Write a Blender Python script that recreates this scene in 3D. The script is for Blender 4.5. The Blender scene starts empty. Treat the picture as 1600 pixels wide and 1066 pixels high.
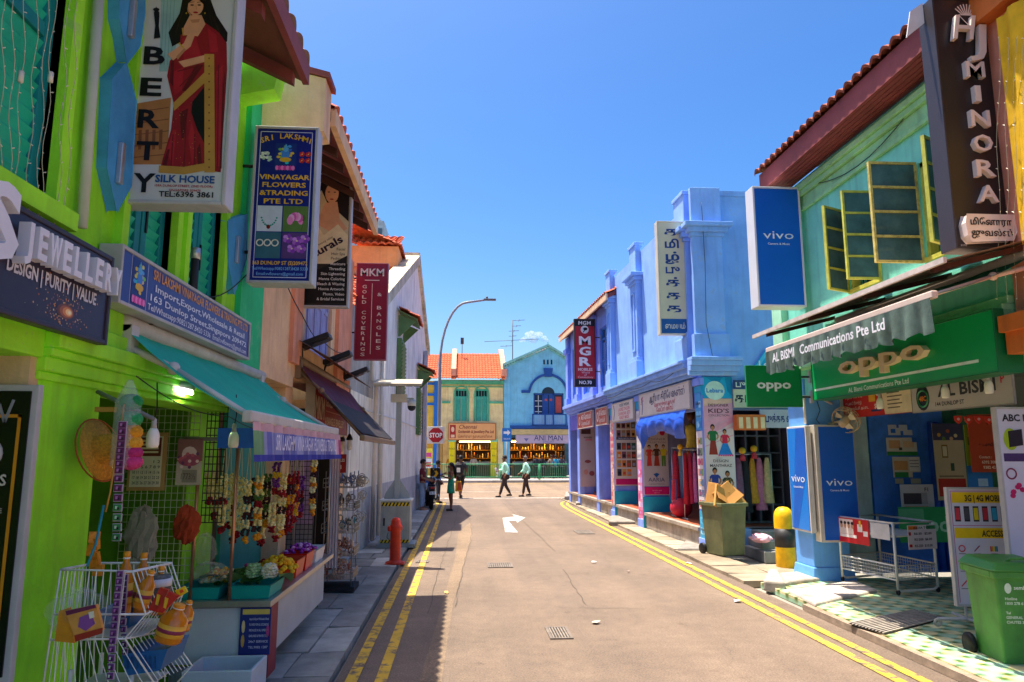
import bpy, bmesh, math, random, re
from mathutils import Vector, Matrix, Euler
from mathutils.geometry import tessellate_polygon
MTR = Matrix.Translation
RU, RC, cos, sin = random.uniform, random.choice, math.cos, math.sin
random.seed(7)
R = math.radians
PI = math.pi
SC = bpy.context.scene
COL = SC.collection

# ------------------------------------------------------------------ camera, sky, sun, exposure
EYE = Vector((0, 0, 1.85))
FOC, PITCH, YAW = 1120.0, 8.98, 3.94
cam = bpy.data.cameras.new('camera')
cam.sensor_width = 36
cam.lens = FOC / 1600 * 36
cam.clip_start, cam.clip_end = 0.05, 4000
co = bpy.data.objects.new('camera', cam)
COL.objects.link(co)
co.location = EYE
co.rotation_euler = (R(90 + PITCH), 0, R(-YAW))
SC.camera = co
CM = Euler((R(90 + PITCH), 0, R(-YAW)), 'XYZ').to_matrix()

SUN_DIR = Vector((.21, -.12, -1)).normalized()          # the way the light travels
EL = math.asin(-SUN_DIR.z)
AZ = math.atan2(-SUN_DIR.x, -SUN_DIR.y)
world = bpy.data.worlds.new('World')
SC.world = world
world.use_nodes = True
wn = world.node_tree
wn.nodes.clear()
sky = wn.nodes.new('ShaderNodeTexSky')
sky.sky_type = 'NISHITA'
sky.sun_disc = False
sky.sun_elevation, sky.sun_rotation = EL, AZ
sky.air_density, sky.dust_density, sky.ozone_density = 1.0, 2.5, 2.0
bg = wn.nodes.new('ShaderNodeBackground')
bg.inputs['Strength'].default_value = .06
wo = wn.nodes.new('ShaderNodeOutputWorld')
gm = wn.nodes.new('ShaderNodeGamma')
gm.inputs[1].default_value = 1.4
hs = wn.nodes.new('ShaderNodeHueSaturation')
hs.inputs['Saturation'].default_value = 1.25
hs.inputs['Value'].default_value = .42
wn.links.new(sky.outputs[0], gm.inputs[0])
wn.links.new(gm.outputs[0], hs.inputs['Color'])
wn.links.new(hs.outputs[0], bg.inputs[0])
wn.links.new(bg.outputs[0], wo.inputs[0])
sl = bpy.data.lights.new('sun', 'SUN')
sl.energy = 2.0
sl.angle = R(.5)
sl.color = (1, .93, .8)
so = bpy.data.objects.new('sun', sl)
COL.objects.link(so)
so.rotation_euler = SUN_DIR.to_track_quat('-Z', 'Y').to_euler()
SC.view_settings.view_transform = 'Standard'
SC.view_settings.look = 'None'
SC.view_settings.exposure = 2.38
SC.view_settings.gamma = 1
SC.render.engine = 'CYCLES'
SC.cycles.max_bounces = 9
SC.cycles.diffuse_bounces = 7
SC.cycles.volume_bounces = 2
SC.cycles.transparent_max_bounces = 12
SC.cycles.use_denoising = True

# ------------------------------------------------------------------ pixel of the photograph -> point on a plane of the street
def ray(px, py): return CM @ Vector(((px - 800) / FOC, (533 - py) / FOC, -1))
def PX(px, py, X): r = ray(px, py); return EYE + r * (X / r.x)
def PY(px, py, D): r = ray(px, py); return EYE + r * (D / r.y)
def PZ(px, py, Z=0.): r = ray(px, py); return EYE + r * ((Z - EYE.z) / r.z)
XR0, XRS = 5.18, .035
def PR(px, py, off=0): r = ray(px, py); return EYE + r * ((XR0 - off) / (r.x + XRS * r.y))
def xr(D): return XR0 - XRS * D

# ------------------------------------------------------------------ materials
def S(h):
    h = h.lstrip('#')
    o = []
    for i in (0, 2, 4):
        c = int(h[i:i + 2], 16) / 255
        o.append(c / 12.92 if c <= .04045 else ((c + .055) / 1.055) ** 2.4)
    return (*o, 1)
_M = {}
def mat(h, rough=.6, var=.14, sc=3., bump=.12, bsc=60., metal=0., streak=0., coat=0., alpha=1., key='', chip=0.):
    k = (h, rough, var, sc, bump, bsc, metal, streak, coat, alpha, key, chip)
    if k in _M: return _M[k]
    m = bpy.data.materials.new('paint_' + h)
    _M[k] = m
    m.use_nodes = True
    nt = m.node_tree; N = nt.nodes; L = nt.links
    p = N['Principled BSDF']
    p.inputs['Roughness'].default_value = rough
    p.inputs['Metallic'].default_value = metal
    p.inputs['Specular IOR Level'].default_value = .35
    if coat: p.inputs['Coat Weight'].default_value = coat
    if alpha < 1: p.inputs['Alpha'].default_value = alpha
    tc = N.new('ShaderNodeTexCoord')
    c = S(h)
    p.inputs['Base Color'].default_value = c
    if var:
        n = N.new('ShaderNodeTexNoise'); n.inputs['Scale'].default_value = sc; n.inputs['Detail'].default_value = 6; n.inputs['Roughness'].default_value = .65
        L.new(tc.outputs['Object'], n.inputs['Vector'])
        rp = N.new('ShaderNodeValToRGB')
        rp.color_ramp.elements[0].position = .32; rp.color_ramp.elements[1].position = .68
        rp.color_ramp.elements[0].color = (*[x * (1 - var) for x in c[:3]], 1)
        rp.color_ramp.elements[1].color = (*[min(1, x * (1 + var)) for x in c[:3]], 1)
        L.new(n.outputs[0], rp.inputs[0])
        out = rp.outputs[0]
        if streak:
            mp = N.new('ShaderNodeMapping'); mp.inputs['Scale'].default_value = (5, 5, .45)
            L.new(tc.outputs['Object'], mp.inputs[0])
            n2 = N.new('ShaderNodeTexNoise'); n2.inputs['Scale'].default_value = 1.4; n2.inputs['Detail'].default_value = 5
            L.new(mp.outputs[0], n2.inputs['Vector'])
            r2 = N.new('ShaderNodeValToRGB')
            r2.color_ramp.elements[0].position = .5; r2.color_ramp.elements[1].position = .78
            r2.color_ramp.elements[0].color = (0, 0, 0, 1); r2.color_ramp.elements[1].color = (streak,) * 3 + (1,)
            L.new(n2.outputs[0], r2.inputs[0])
            mx = N.new('ShaderNodeMix'); mx.data_type = 'RGBA'
            L.new(r2.outputs[0], mx.inputs['Factor']); L.new(out, mx.inputs[6])
            mx.inputs[7].default_value = (c[0] * .35 + .03, c[1] * .35 + .03, c[2] * .35 + .025, 1)
            out = mx.outputs[2]
        if chip:
            n4 = N.new('ShaderNodeTexNoise'); n4.inputs['Scale'].default_value = 3.2; n4.inputs['Detail'].default_value = 9; n4.inputs['Roughness'].default_value = .75
            L.new(tc.outputs['Object'], n4.inputs['Vector'])
            r4 = N.new('ShaderNodeValToRGB'); r4.color_ramp.elements[0].position = .6; r4.color_ramp.elements[1].position = .63
            r4.color_ramp.elements[0].color = (0, 0, 0, 1); r4.color_ramp.elements[1].color = (chip,) * 3 + (1,)
            L.new(n4.outputs[0], r4.inputs[0])
            m4 = N.new('ShaderNodeMix'); m4.data_type = 'RGBA'
            L.new(r4.outputs[0], m4.inputs['Factor']); L.new(out, m4.inputs[6])
            m4.inputs[7].default_value = (c[0] * .5 + .2, c[1] * .5 + .19, c[2] * .5 + .17, 1)
            out = m4.outputs[2]
        L.new(out, p.inputs['Base Color'])
    if bump:
        n3 = N.new('ShaderNodeTexNoise'); n3.inputs['Scale'].default_value = bsc; n3.inputs['Detail'].default_value = 4
        L.new(tc.outputs['Object'], n3.inputs['Vector'])
        b = N.new('ShaderNodeBump'); b.inputs['Strength'].default_value = bump; b.inputs['Distance'].default_value = .01
        L.new(n3.outputs[0], b.inputs['Height']); L.new(b.outputs[0], p.inputs['Normal'])
    return m
def K(h, rough=.45): return mat(h, rough, .13, 6, 0)                      # printed or painted flat colour
def plaster(h, streak=.5, var=.16): return mat(h, .8, var + .05, 1.6, .35, 38, streak=min(.9, streak + .15), chip=.5)
def metal(h, rough=.4): return mat(h, rough, .12, 6, .05, 90, metal=.7)
def steelp(h, rough=.45): return mat(h, rough, .12, 5, .06, 70, streak=.25)       # painted metal
def emit(h, s):
    k = ('e', h, s)
    if k not in _M:
        m = bpy.data.materials.new('lamp_light'); m.use_nodes = True
        p = m.node_tree.nodes['Principled BSDF']
        p.inputs['Emission Color'].default_value = S(h); p.inputs['Emission Strength'].default_value = s
        _M[k] = m
    return _M[k]
def glass(h='aabbbb', a=.35):
    k = ('g', h, a)
    if k not in _M:
        m = bpy.data.materials.new('clear_film'); m.use_nodes = True
        p = m.node_tree.nodes['Principled BSDF']
        p.inputs['Base Color'].default_value = S(h); p.inputs['Roughness'].default_value = .08; p.inputs['Alpha'].default_value = a
        p.inputs['Specular IOR Level'].default_value = .7
        _M[k] = m
    return _M[k]

# ------------------------------------------------------------------ things, parts
MW = {}
def things_props(o, label, cat, group=None, kind=None):
    if label: o['label'] = label
    if cat: o['category'] = cat
    if group: o['group'] = group
    if kind: o['kind'] = kind
    return o
def thing(name, label, cat, loc=(0, 0, 0), rz=0., group=None):
    o = bpy.data.objects.new(name, None); COL.objects.link(o)
    o.empty_display_size = .2
    o.location = loc; o.rotation_euler = (0, 0, R(rz))
    MW[o.name] = MTR(Vector(loc)) @ Matrix.Rotation(R(rz), 4, 'Z')
    return things_props(o, label, cat, group)
def copy_thing(src, loc, rz=None, label=None, name=None):
    def cp(o, parent):
        c = o.copy(); COL.objects.link(c)
        if parent is not None: c.parent = parent
        for ch in [x for x in SC.objects if x.parent == o]: cp(ch, c)
        return c
    r = cp(src, None); r.location = loc
    if rz is not None: r.rotation_euler = (0, 0, R(rz))
    MW[r.name] = MTR(Vector(loc)) @ Matrix.Rotation(r.rotation_euler.z, 4, 'Z')
    if label: r['label'] = label
    return r

_TX = {}
def text_geo(s, bold=0., depth=0.):
    s = re.sub('([க-ஹ])([ெேை])', r'\2\1', s); s = re.sub('([க-ஹ])ொ', r'ெ\1ா', s); s = re.sub('([க-ஹ])ோ', r'ே\1ா', s)
    k = (s, bold, depth)
    if k not in _TX:
        c = bpy.data.curves.new('t', 'FONT'); c.body = s; c.size = 1; c.resolution_u = 2; c.offset = bold
        c.extrude = depth / 2
        o = bpy.data.objects.new('t', c)
        m = bpy.data.meshes.new_from_object(o)
        vs = [v.co.copy() for v in m.vertices]; fs = [tuple(p.vertices) for p in m.polygons]
        bpy.data.objects.remove(o); bpy.data.curves.remove(c); bpy.data.meshes.remove(m)
        if not vs: vs = [Vector((0, 0, 0))]; fs = []
        x0 = min(v.x for v in vs); x1 = max(v.x for v in vs); y0 = min(v.y for v in vs); y1 = max(v.y for v in vs)
        _TX[k] = (vs, fs, x0, x1, y0, y1)
    return _TX[k]

class B:
    def __init__(s, m=None, T=None):
        s.v = []; s.f = []; s.mi = []; s.ms = []; s.c = 0; s.T = T; s.sm = []; s.smooth = False
        if m: s.m(m)
    def m(s, m):
        if isinstance(m, str): m = K(m)
        if m not in s.ms: s.ms.append(m)
        s.c = s.ms.index(m); return s
    def add(s, vs, fs):
        b = len(s.v)
        for v in vs:
            v = Vector(v)
            s.v.append(s.T @ v if s.T else v)
        for f in fs:
            s.f.append([i + b for i in f]); s.mi.append(s.c); s.sm.append(s.smooth)
        return s
    def box(s, x0, x1, y0, y1, z0, z1):
        if x0 > x1: x0, x1 = x1, x0
        if y0 > y1: y0, y1 = y1, y0
        if z0 > z1: z0, z1 = z1, z0
        return s.add([(x0, y0, z0), (x1, y0, z0), (x1, y1, z0), (x0, y1, z0), (x0, y0, z1), (x1, y0, z1), (x1, y1, z1), (x0, y1, z1)],
                     [(0, 3, 2, 1), (4, 5, 6, 7), (0, 1, 5, 4), (1, 2, 6, 5), (2, 3, 7, 6), (3, 0, 4, 7)])
    def hexa(s, p):            # eight corners: bottom four, top four
        return s.add(p, [(0, 3, 2, 1), (4, 5, 6, 7), (0, 1, 5, 4), (1, 2, 6, 5), (2, 3, 7, 6), (3, 0, 4, 7)])
    def rbox(s, c, size, rot=(0, 0, 0)):
        T = MTR(Vector(c)) @ Euler([R(a) for a in rot]).to_matrix().to_4x4()
        x, y, z = [a / 2 for a in size]
        return s.hexa([T @ Vector(q) for q in ((-x, -y, -z), (x, -y, -z), (x, y, -z), (-x, y, -z), (-x, -y, z), (x, -y, z), (x, y, z), (-x, y, z))])
    def taper(s, cx, cy, z0, z1, a0, b0, a1, b1):      # box tapering from a0 x b0 to a1 x b1
        return s.hexa([(cx - a0 / 2, cy - b0 / 2, z0), (cx + a0 / 2, cy - b0 / 2, z0), (cx + a0 / 2, cy + b0 / 2, z0), (cx - a0 / 2, cy + b0 / 2, z0),
                       (cx - a1 / 2, cy - b1 / 2, z1), (cx + a1 / 2, cy - b1 / 2, z1), (cx + a1 / 2, cy + b1 / 2, z1), (cx - a1 / 2, cy + b1 / 2, z1)])
    def tube(s, pts, r, n=8, cap=True, closed=False):
        pts = [Vector(p) for p in pts]
        rs = r if isinstance(r, (list, tuple)) else [r] * len(pts)
        vs = []; fs = []; prev = None; k = len(pts)
        for i, p in enumerate(pts):
            if closed: t = pts[(i + 1) % k] - pts[i - 1]
            else: t = (pts[min(i + 1, k - 1)] - pts[max(i - 1, 0)])
            t = t.normalized() if t.length > 1e-9 else Vector((0, 0, 1))
            if prev is None:
                a = Vector((0, 0, 1)) if abs(t.z) < .9 else Vector((1, 0, 0))
                u = t.cross(a).normalized()
            else:
                u = (prev - t * prev.dot(t))
                u = u.normalized() if u.length > 1e-6 else t.orthogonal().normalized()
            prev = u; w = t.cross(u)
            for j in range(n):
                a = 2 * PI * j / n
                vs.append(p + (u * cos(a) + w * sin(a)) * rs[i])
        for i in range(k - (0 if closed else 1)):
            for j in range(n):
                q = (i + 1) % k
                fs.append((i * n + j, i * n + (j + 1) % n, q * n + (j + 1) % n, q * n + j))
        if cap and not closed:
            fs.append(tuple(range(n - 1, -1, -1))); fs.append(tuple((k - 1) * n + j for j in range(n)))
        o = s.smooth; s.smooth = n > 4
        s.add(vs, fs); s.smooth = o; return s
    def lathe(s, prof, c=(0, 0, 0), n=16, sx=1, sy=1):
        vs = []; fs = []; c = Vector(c)
        for r, z in prof:
            for j in range(n):
                a = 2 * PI * j / n
                vs.append(c + Vector((cos(a) * r * sx, sin(a) * r * sy, z)))
        for i in range(len(prof) - 1):
            for j in range(n):
                fs.append((i * n + j, i * n + (j + 1) % n, (i + 1) * n + (j + 1) % n, (i + 1) * n + j))
        fs.append(tuple(range(n - 1, -1, -1))); fs.append(tuple((len(prof) - 1) * n + j for j in range(n)))
        o = s.smooth; s.smooth = True
        s.add(vs, fs); s.smooth = o; return s
    def sph(s, c, r, nu=10, nv=6):
        if not isinstance(r, (tuple, list)): r = (r, r, r)
        c = Vector(c); vs = []; fs = []
        for i in range(nv + 1):
            t = PI * i / nv
            for j in range(nu):
                a = 2 * PI * j / nu
                vs.append(c + Vector((sin(t) * cos(a) * r[0], sin(t) * sin(a) * r[1], -cos(t) * r[2])))
        for i in range(nv):
            for j in range(nu):
                fs.append((i * nu + j, i * nu + (j + 1) % nu, (i + 1) * nu + (j + 1) % nu, (i + 1) * nu + j))
        o = s.smooth; s.smooth = True
        s.add(vs, fs); s.smooth = o; return s
    def ring(s, c, rad, r, ax='y', n=24, k=8, a0=0, a1=360):
        pts = []
        full = a1 - a0 >= 360
        for i in range(n if full else n + 1):
            a = R(a0 + (a1 - a0) * i / n)
            u, w = cos(a) * rad, sin(a) * rad
            pts.append(Vector(c) + Vector({'y': (u, 0, w), 'x': (0, u, w), 'z': (u, w, 0)}[ax]))
        return s.tube(pts, r, k, closed=full)
    def face(s, pts):
        pts = [Vector(p) for p in pts]
        if len(pts) <= 4: return s.add(pts, [tuple(range(len(pts)))])
        return s.add(pts, [tuple(t) for t in tessellate_polygon([pts])])
    def prism(s, pts, y0, y1):      # outline in local x,z pushed through y
        a = [Vector((p[0], y0, p[1])) for p in pts]; b = [Vector((p[0], y1, p[1])) for p in pts]
        n = len(pts); tri = tessellate_polygon([a])
        return s.add(a + b, [tuple(t) for t in tri] + [tuple(i + n for i in reversed(t)) for t in tri] + [(i, (i + 1) % n, n + (i + 1) % n, n + i) for i in range(n)])
    def extr(s, pts, d):            # planar outline in 3d pushed along d
        a = [Vector(p) for p in pts]; d = Vector(d); b = [p + d for p in a]
        n = len(pts); tri = tessellate_polygon([a])
        return s.add(a + b, [tuple(t) for t in tri] + [tuple(i + n for i in reversed(t)) for t in tri] + [(i, (i + 1) % n, n + (i + 1) % n, n + i) for i in range(n)])
    # ---- printed artwork on a board whose front looks along local -y
    def flat(s, pts, y): return s.face([(p[0], y, p[1]) for p in pts])
    def rect(s, x0, x1, z0, z1, y): return s.flat([(x0, z0), (x1, z0), (x1, z1), (x0, z1)], y)
    def ell(s, cx, cz, rx, rz, y, n=16, a0=0, a1=360):
        return s.flat([(cx + rx * cos(R(a0 + (a1 - a0) * i / n)), cz + rz * sin(R(a0 + (a1 - a0) * i / n))) for i in range(n + (a1 - a0 < 360))], y)
    def line(s, pts, w, y):
        for (a, b) in zip(pts[:-1], pts[1:]):
            d = Vector((b[0] - a[0], b[1] - a[1])); l = d.length or 1
            nx, nz = -d.y / l * w / 2, d.x / l * w / 2
            s.flat([(a[0] + nx, a[1] + nz), (a[0] - nx, a[1] - nz), (b[0] - nx, b[1] - nz), (b[0] + nx, b[1] + nz)], y)
        return s
    def text(s, t, x, z, h, y, align='C', w=None, bold=0., depth=0., shear=0., rot=0., T=None, caps=None):
        vs, fs, x0, x1, y0, y1 = text_geo(t, bold, depth)
        k = h / (.727 if caps is None else (y1 - y0))
        kx = k if w is None else w / max(1e-6, (x1 - x0))
        ox = {'C': (x0 + x1) / 2, 'L': x0, 'R': x1}[align]
        out = []
        cr, sr = cos(R(rot)), sin(R(rot))
        for v in vs:
            a = (v.x - ox) * kx + (v.y) * shear * k; b = v.y * k
            q = Vector((x + a * cr - b * sr, y - v.z * (1 if depth else 0), z + a * sr + b * cr))
            out.append(T @ q if T else q)
        return s.add(out, fs)
    def build(s, name, parent=None, world=False, bevel=0., label=None, cat=None, group=None, kind=None, seg=2, origin=True):
        vs = s.v
        loc = Vector((0, 0, 0))
        if parent is not None and world:
            I = MW[parent.name].inverted(); vs = [I @ v for v in vs]
        if parent is None and origin and vs:
            loc = Vector(((min(v.x for v in vs) + max(v.x for v in vs)) / 2, (min(v.y for v in vs) + max(v.y for v in vs)) / 2, min(v.z for v in vs)))
            vs = [v - loc for v in vs]
        me = bpy.data.meshes.new(name)
        me.from_pydata([tuple(v) for v in vs], [], s.f)
        for m in s.ms: me.materials.append(m)
        me.polygons.foreach_set('material_index', s.mi)
        me.polygons.foreach_set('use_smooth', s.sm)
        me.update()
        o = bpy.data.objects.new(name, me); COL.objects.link(o)
        if parent is not None:
            o.parent = parent; MW[o.name] = MW[parent.name]
        else:
            o.location = loc; MW[o.name] = MTR(loc)
        things_props(o, label, cat, group, kind)
        if bevel:
            md = o.modifiers.new('edge', 'BEVEL'); md.width = bevel; md.segments = seg; md.limit_method = 'ANGLE'; md.angle_limit = R(40)
        return o

def split_pieces(o):
    me = o.data; n = len(me.vertices)
    if not n or n > 60000: return
    p = list(range(n))
    def f(i):
        while p[i] != i: p[i] = p[p[i]]; i = p[i]
        return i
    for e in me.edges:
        a, b = f(e.vertices[0]), f(e.vertices[1])
        if a != b: p[a] = b
    isl = {}
    for i in range(n): isl.setdefault(f(i), []).append(i)
    if not 1 < len(isl) <= 400: return
    bx = []
    for k, v in isl.items():
        c = [me.vertices[i].co for i in v]; bx.append((k, [min(q[j] for q in c) for j in range(3)], [max(q[j] for q in c) for j in range(3)]))
    g = {k: k for k in isl}
    def fg(i):
        while g[i] != i: i = g[i]
        return i
    sz = [max(h - l for l, h in zip(lo, hi)) for _, lo, hi in bx]
    for i in range(len(bx)):
        for j in range(i):
            gap = math.sqrt(sum(max(0, bx[i][1][d] - bx[j][2][d], bx[j][1][d] - bx[i][2][d]) ** 2 for d in range(3)))
            if gap <= max(.02, .48 * max(sz[i], sz[j])):
                a, b = fg(bx[i][0]), fg(bx[j][0])
                if a != b: g[a] = b
    grp = {}
    for k in isl: grp.setdefault(fg(k), []).append(k)
    if not 1 < len(grp) <= 60: return
    own = {k: r for r, ks in grp.items() for k in ks}
    pv = {}
    for q in me.polygons: pv.setdefault(own[f(q.vertices[0])], []).append(q)
    first = True
    for r, ps in pv.items():
        ids = {}; vs = []
        for q in ps:
            for i in q.vertices:
                if i not in ids: ids[i] = len(vs); vs.append(tuple(me.vertices[i].co))
        m2 = bpy.data.meshes.new(me.name); m2.from_pydata(vs, [], [[ids[i] for i in q.vertices] for q in ps])
        for m in me.materials: m2.materials.append(m)
        m2.polygons.foreach_set('material_index', [q.material_index for q in ps]); m2.polygons.foreach_set('use_smooth', [q.use_smooth for q in ps]); m2.update()
        if first: o.data = m2; first = False
        else:
            c = o.copy(); c.data = m2; COL.objects.link(c)
def wallgrid(b, x0, x1, z0, z1, y0, y1, holes):
    """a wall from x0 to x1, z0 to z1 with rectangular openings (x0,x1,z0,z1), as butted boxes"""
    holes = sorted(holes)
    x = x0
    cols = {}
    for h in holes: cols.setdefault((h[0], h[1]), []).append((h[2], h[3]))
    for (a, c), zs in sorted(cols.items()):
        if a > x: b.box(x, a, y0, y1, z0, z1)
        z = z0
        for (p, q) in sorted(zs):
            if p > z: b.box(a, c, y0, y1, z, p)
            z = q
        if z < z1: b.box(a, c, y0, y1, z, z1)
        x = c
    if x < x1: b.box(x, x1, y0, y1, z0, z1)

def tiles(b, P, U, V, nu, nv, amp=.045, lap=.03, seg=6):
    """clay pan tiles: P eave corner, U full vector along the eave, V full vector up the slope; nu waves, nv courses"""
    P, U, V = Vector(P), Vector(U), Vector(V)
    N = U.cross(V).normalized()
    if N.z < 0: N = -N
    vs = []; fs = []
    cols = nu * seg + 1
    def hgt(i):
        t = (i % seg) / seg
        return amp * abs(sin(PI * t)) * (1 if (i // seg) % 2 == 0 or True else 1)
    for r in range(nv):
        for (q, l) in ((r / nv, lap), ((r + 1) / nv, 0)):
            for i in range(cols):
                vs.append(P + U * (i / (cols - 1)) + V * q + N * (hgt(i) + l))
        o = r * 2 * cols
        for i in range(cols - 1):
            fs.append((o + i, o + i + 1, o + cols + i + 1, o + cols + i))
            if r: fs.append((o - cols + i, o - cols + i + 1, o + i + 1, o + i))
    base = len(vs)
    for i in range(cols): vs.append(P + U * (i / (cols - 1)) + N * (hgt(i) - .02))
    for i in range(cols - 1): fs.append((i, base + i, base + i + 1, i + 1))
    sm = b.smooth; b.smooth = False
    b.add(vs, fs); b.smooth = sm

# ------------------------------------------------------------------ palette
GREEN = plaster('94e824', .35); GREEN_T = plaster('9ef030', .25); EMER = plaster('2cc884', .3)
TEAL_D = mat('128488', .5, .15, 4, .1); TEAL_L = mat('18b494', .5, .15, 4, .1); BLUEP = mat('459cd0', .5, .18, 5, .1)
ORANGE = plaster('f6c498', .35); PINKP = plaster('ee9f80', .35); WHITEW = plaster('f6ecdc', .6, .1); GREYW = plaster('a9a9a4', .8)
TILE_R = mat('b8562f', .8, .4, 5, .3, 30); TILE_B = mat('8a4a35', .85, .45, 6, .3, 30); TILE_D = mat('7c5d4c', .85, .4, 6, .3, 30)
SOFFIT = mat('8a4340', .7, .2, 3, .1); WOOD_D = mat('4a2c22', .8, .3, 4, .2)
BLUEW = plaster('8fb8fa', .2, .1); BLUE_T = plaster('5c83d8', .25, .1); PURP = plaster('86a0f4', .3, .1); VIOL = plaster('6a62c8', .35)
MINT = plaster('84e4c6', .3, .1); MINT_L = plaster('aeeac2', .3); GRN_L = plaster('9cdc9c', .3)
CONC = mat('a39a8c', .9, .25, 3, .4, 50, streak=.3); CONC_D = mat('7d776d', .9, .3, 3, .4, 50); STEP = mat('8d8a86', .9, .25, 3, .4, 50)
ALU = metal('b9bcc0', .35); ALUP = steelp('b7b4b2'); WHITEP = steelp('d9d7d2', .4); BLACK = K('141416', .5); DARK = mat('26262a', .7, .2, 4, .1)
IRON = mat('2a2a2c', .5, .2, 5, .1); STEEL = metal('8c8f92', .35); GREYP = steelp('8f9695', .5); RUST = mat('7a5440', .85, .35, 8, .3)
# ------------------------------------------------------------------ ground
def asphalt(h, key='a', wear=None):
    m = bpy.data.materials.new('asphalt'); m.use_nodes = True
    nt = m.node_tree; N = nt.nodes; L = nt.links; p = N['Principled BSDF']
    p.inputs['Roughness'].default_value = .85
    tc = N.new('ShaderNodeTexCoord')
    def noise(sc, det=6, rough=.6):
        n = N.new('ShaderNodeTexNoise'); n.inputs['Scale'].default_value = sc; n.inputs['Detail'].default_value = det; n.inputs['Roughness'].default_value = rough
        L.new(tc.outputs['Object'], n.inputs['Vector']); return n.outputs[0]
    def ramp(f, p0, p1, c0, c1):
        r = N.new('ShaderNodeValToRGB'); r.color_ramp.elements[0].position = p0; r.color_ramp.elements[1].position = p1
        r.color_ramp.elements[0].color = (*c0[:3], 1); r.color_ramp.elements[1].color = (*c1[:3], 1); L.new(f, r.inputs[0]); return r.outputs[0]
    def mix(f, a, b, mode='MIX'):
        x = N.new('ShaderNodeMix'); x.data_type = 'RGBA'; x.blend_type = mode
        if isinstance(f, float): x.inputs['Factor'].default_value = f
        else: L.new(f, x.inputs['Factor'])
        L.new(a, x.inputs[6]); L.new(b, x.inputs[7]); return x.outputs[2]
    c = S(h)
    base = ramp(noise(.55), .35, .65, [x * .84 for x in c[:3]], [x * 1.13 for x in c[:3]])
    spk = ramp(noise(190, 3, .7), .38, .62, (.62,) * 3, (1.3,) * 3)
    col = mix(1., base, spk, 'MULTIPLY')
    col = mix(1., col, ramp(noise(55, 4, .8), .34, .66, (.55, .55, .56), (1.4, 1.38, 1.35)), 'MULTIPLY')
    col = mix(1., col, ramp(noise(6, 7, .7), .3, .7, (.84, .84, .85), (1.14, 1.14, 1.13)), 'MULTIPLY')
    st = ramp(noise(2.3, 8, .7), .6, .72, (1, 1, 1), (.62, .6, .58))
    mp = N.new('ShaderNodeMapping'); mp.inputs['Scale'].default_value = (1.5, .06, 1); L.new(tc.outputs['Object'], mp.inputs[0]); n9 = N.new('ShaderNodeTexNoise'); n9.inputs['Scale'].default_value = 1; n9.inputs['Detail'].default_value = 4; L.new(mp.outputs[0], n9.inputs['Vector'])
    col = mix(1., col, ramp(n9.outputs[0], .35, .65, (.86, .86, .87), (1.1, 1.09, 1.07)), 'MULTIPLY')       # oil and tyre stains
    col = mix(1., col, st, 'MULTIPLY')
    vo = N.new('ShaderNodeTexVoronoi'); vo.feature = 'DISTANCE_TO_EDGE'; vo.inputs['Scale'].default_value = .42
    nz = N.new('ShaderNodeTexNoise'); nz.inputs['Scale'].default_value = 2.2; nz.inputs['Detail'].default_value = 5
    L.new(tc.outputs['Object'], nz.inputs['Vector'])
    va = N.new('ShaderNodeMix'); va.data_type = 'RGBA'; va.inputs['Factor'].default_value = .28
    L.new(tc.outputs['Object'], va.inputs[6]); L.new(nz.outputs['Color'], va.inputs[7]); L.new(va.outputs[2], vo.inputs['Vector'])
    ck = ramp(vo.outputs['Distance'], .0, .004, (.84, .84, .84), (1, 1, 1))
    col = mix(1., col, ck, 'MULTIPLY')
    if wear:
        w = ramp(noise(7, 8, .75), .415, .515, (0, 0, 0), (1, 1, 1))
        rgb = N.new('ShaderNodeRGB'); rgb.outputs[0].default_value = S(wear)
        pt = mix(1., rgb.outputs[0], ramp(noise(1.8), .3, .7, (.8, .8, .8), (1.1, 1.1, 1.1)), 'MULTIPLY')
        col = mix(w, col, pt)
    L.new(col, p.inputs['Base Color'])
    b = N.new('ShaderNodeBump'); b.inputs['Strength'].default_value = .35; b.inputs['Distance'].default_value = .006
    L.new(noise(150, 4), b.inputs['Height']); L.new(b.outputs[0], p.inputs['Normal'])
    return m
ASPH = asphalt('776555'); ASPH2 = asphalt('856f58'); ASPH3 = asphalt('6b5b4e')
YEL = asphalt('776555', wear='e0b030'); WHT = asphalt('776555', wear='c9c4bc')

def sheet(name, pts, z, m, kind='structure'):
    b = B(m); b.face([(p[0], p[1], z) for p in pts]); return b.build(name, kind=kind, origin=False)
sheet('ground', [(-300, -200), (300, -200), (300, 500), (-300, 500)], -.06, mat('8d8478', .95, .2, .3, .2, 8))
sheet('road', [(-1.02, -8), (4.1, -8), (4.1, 30.6), (-1.02, 30.6)], 0, ASPH)
sheet('cross_road', [(-80, 30.6), (80, 30.6), (80, 48), (-80, 48)], 0, ASPH2)
# older strips of road surface laid with their own joints
g = lambda *a: [PZ(*q)[:2] for q in a]
b = B(ASPH2)
for pts in (g((655, 1066), (690, 948), (712, 868), (716, 832), (736, 815), (738, 838), (726, 880), (708, 945), (690, 1066)),):
    b.face([(p[0], p[1], .004) for p in pts])
b.build('road_patch', kind='structure', origin=False)
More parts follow.
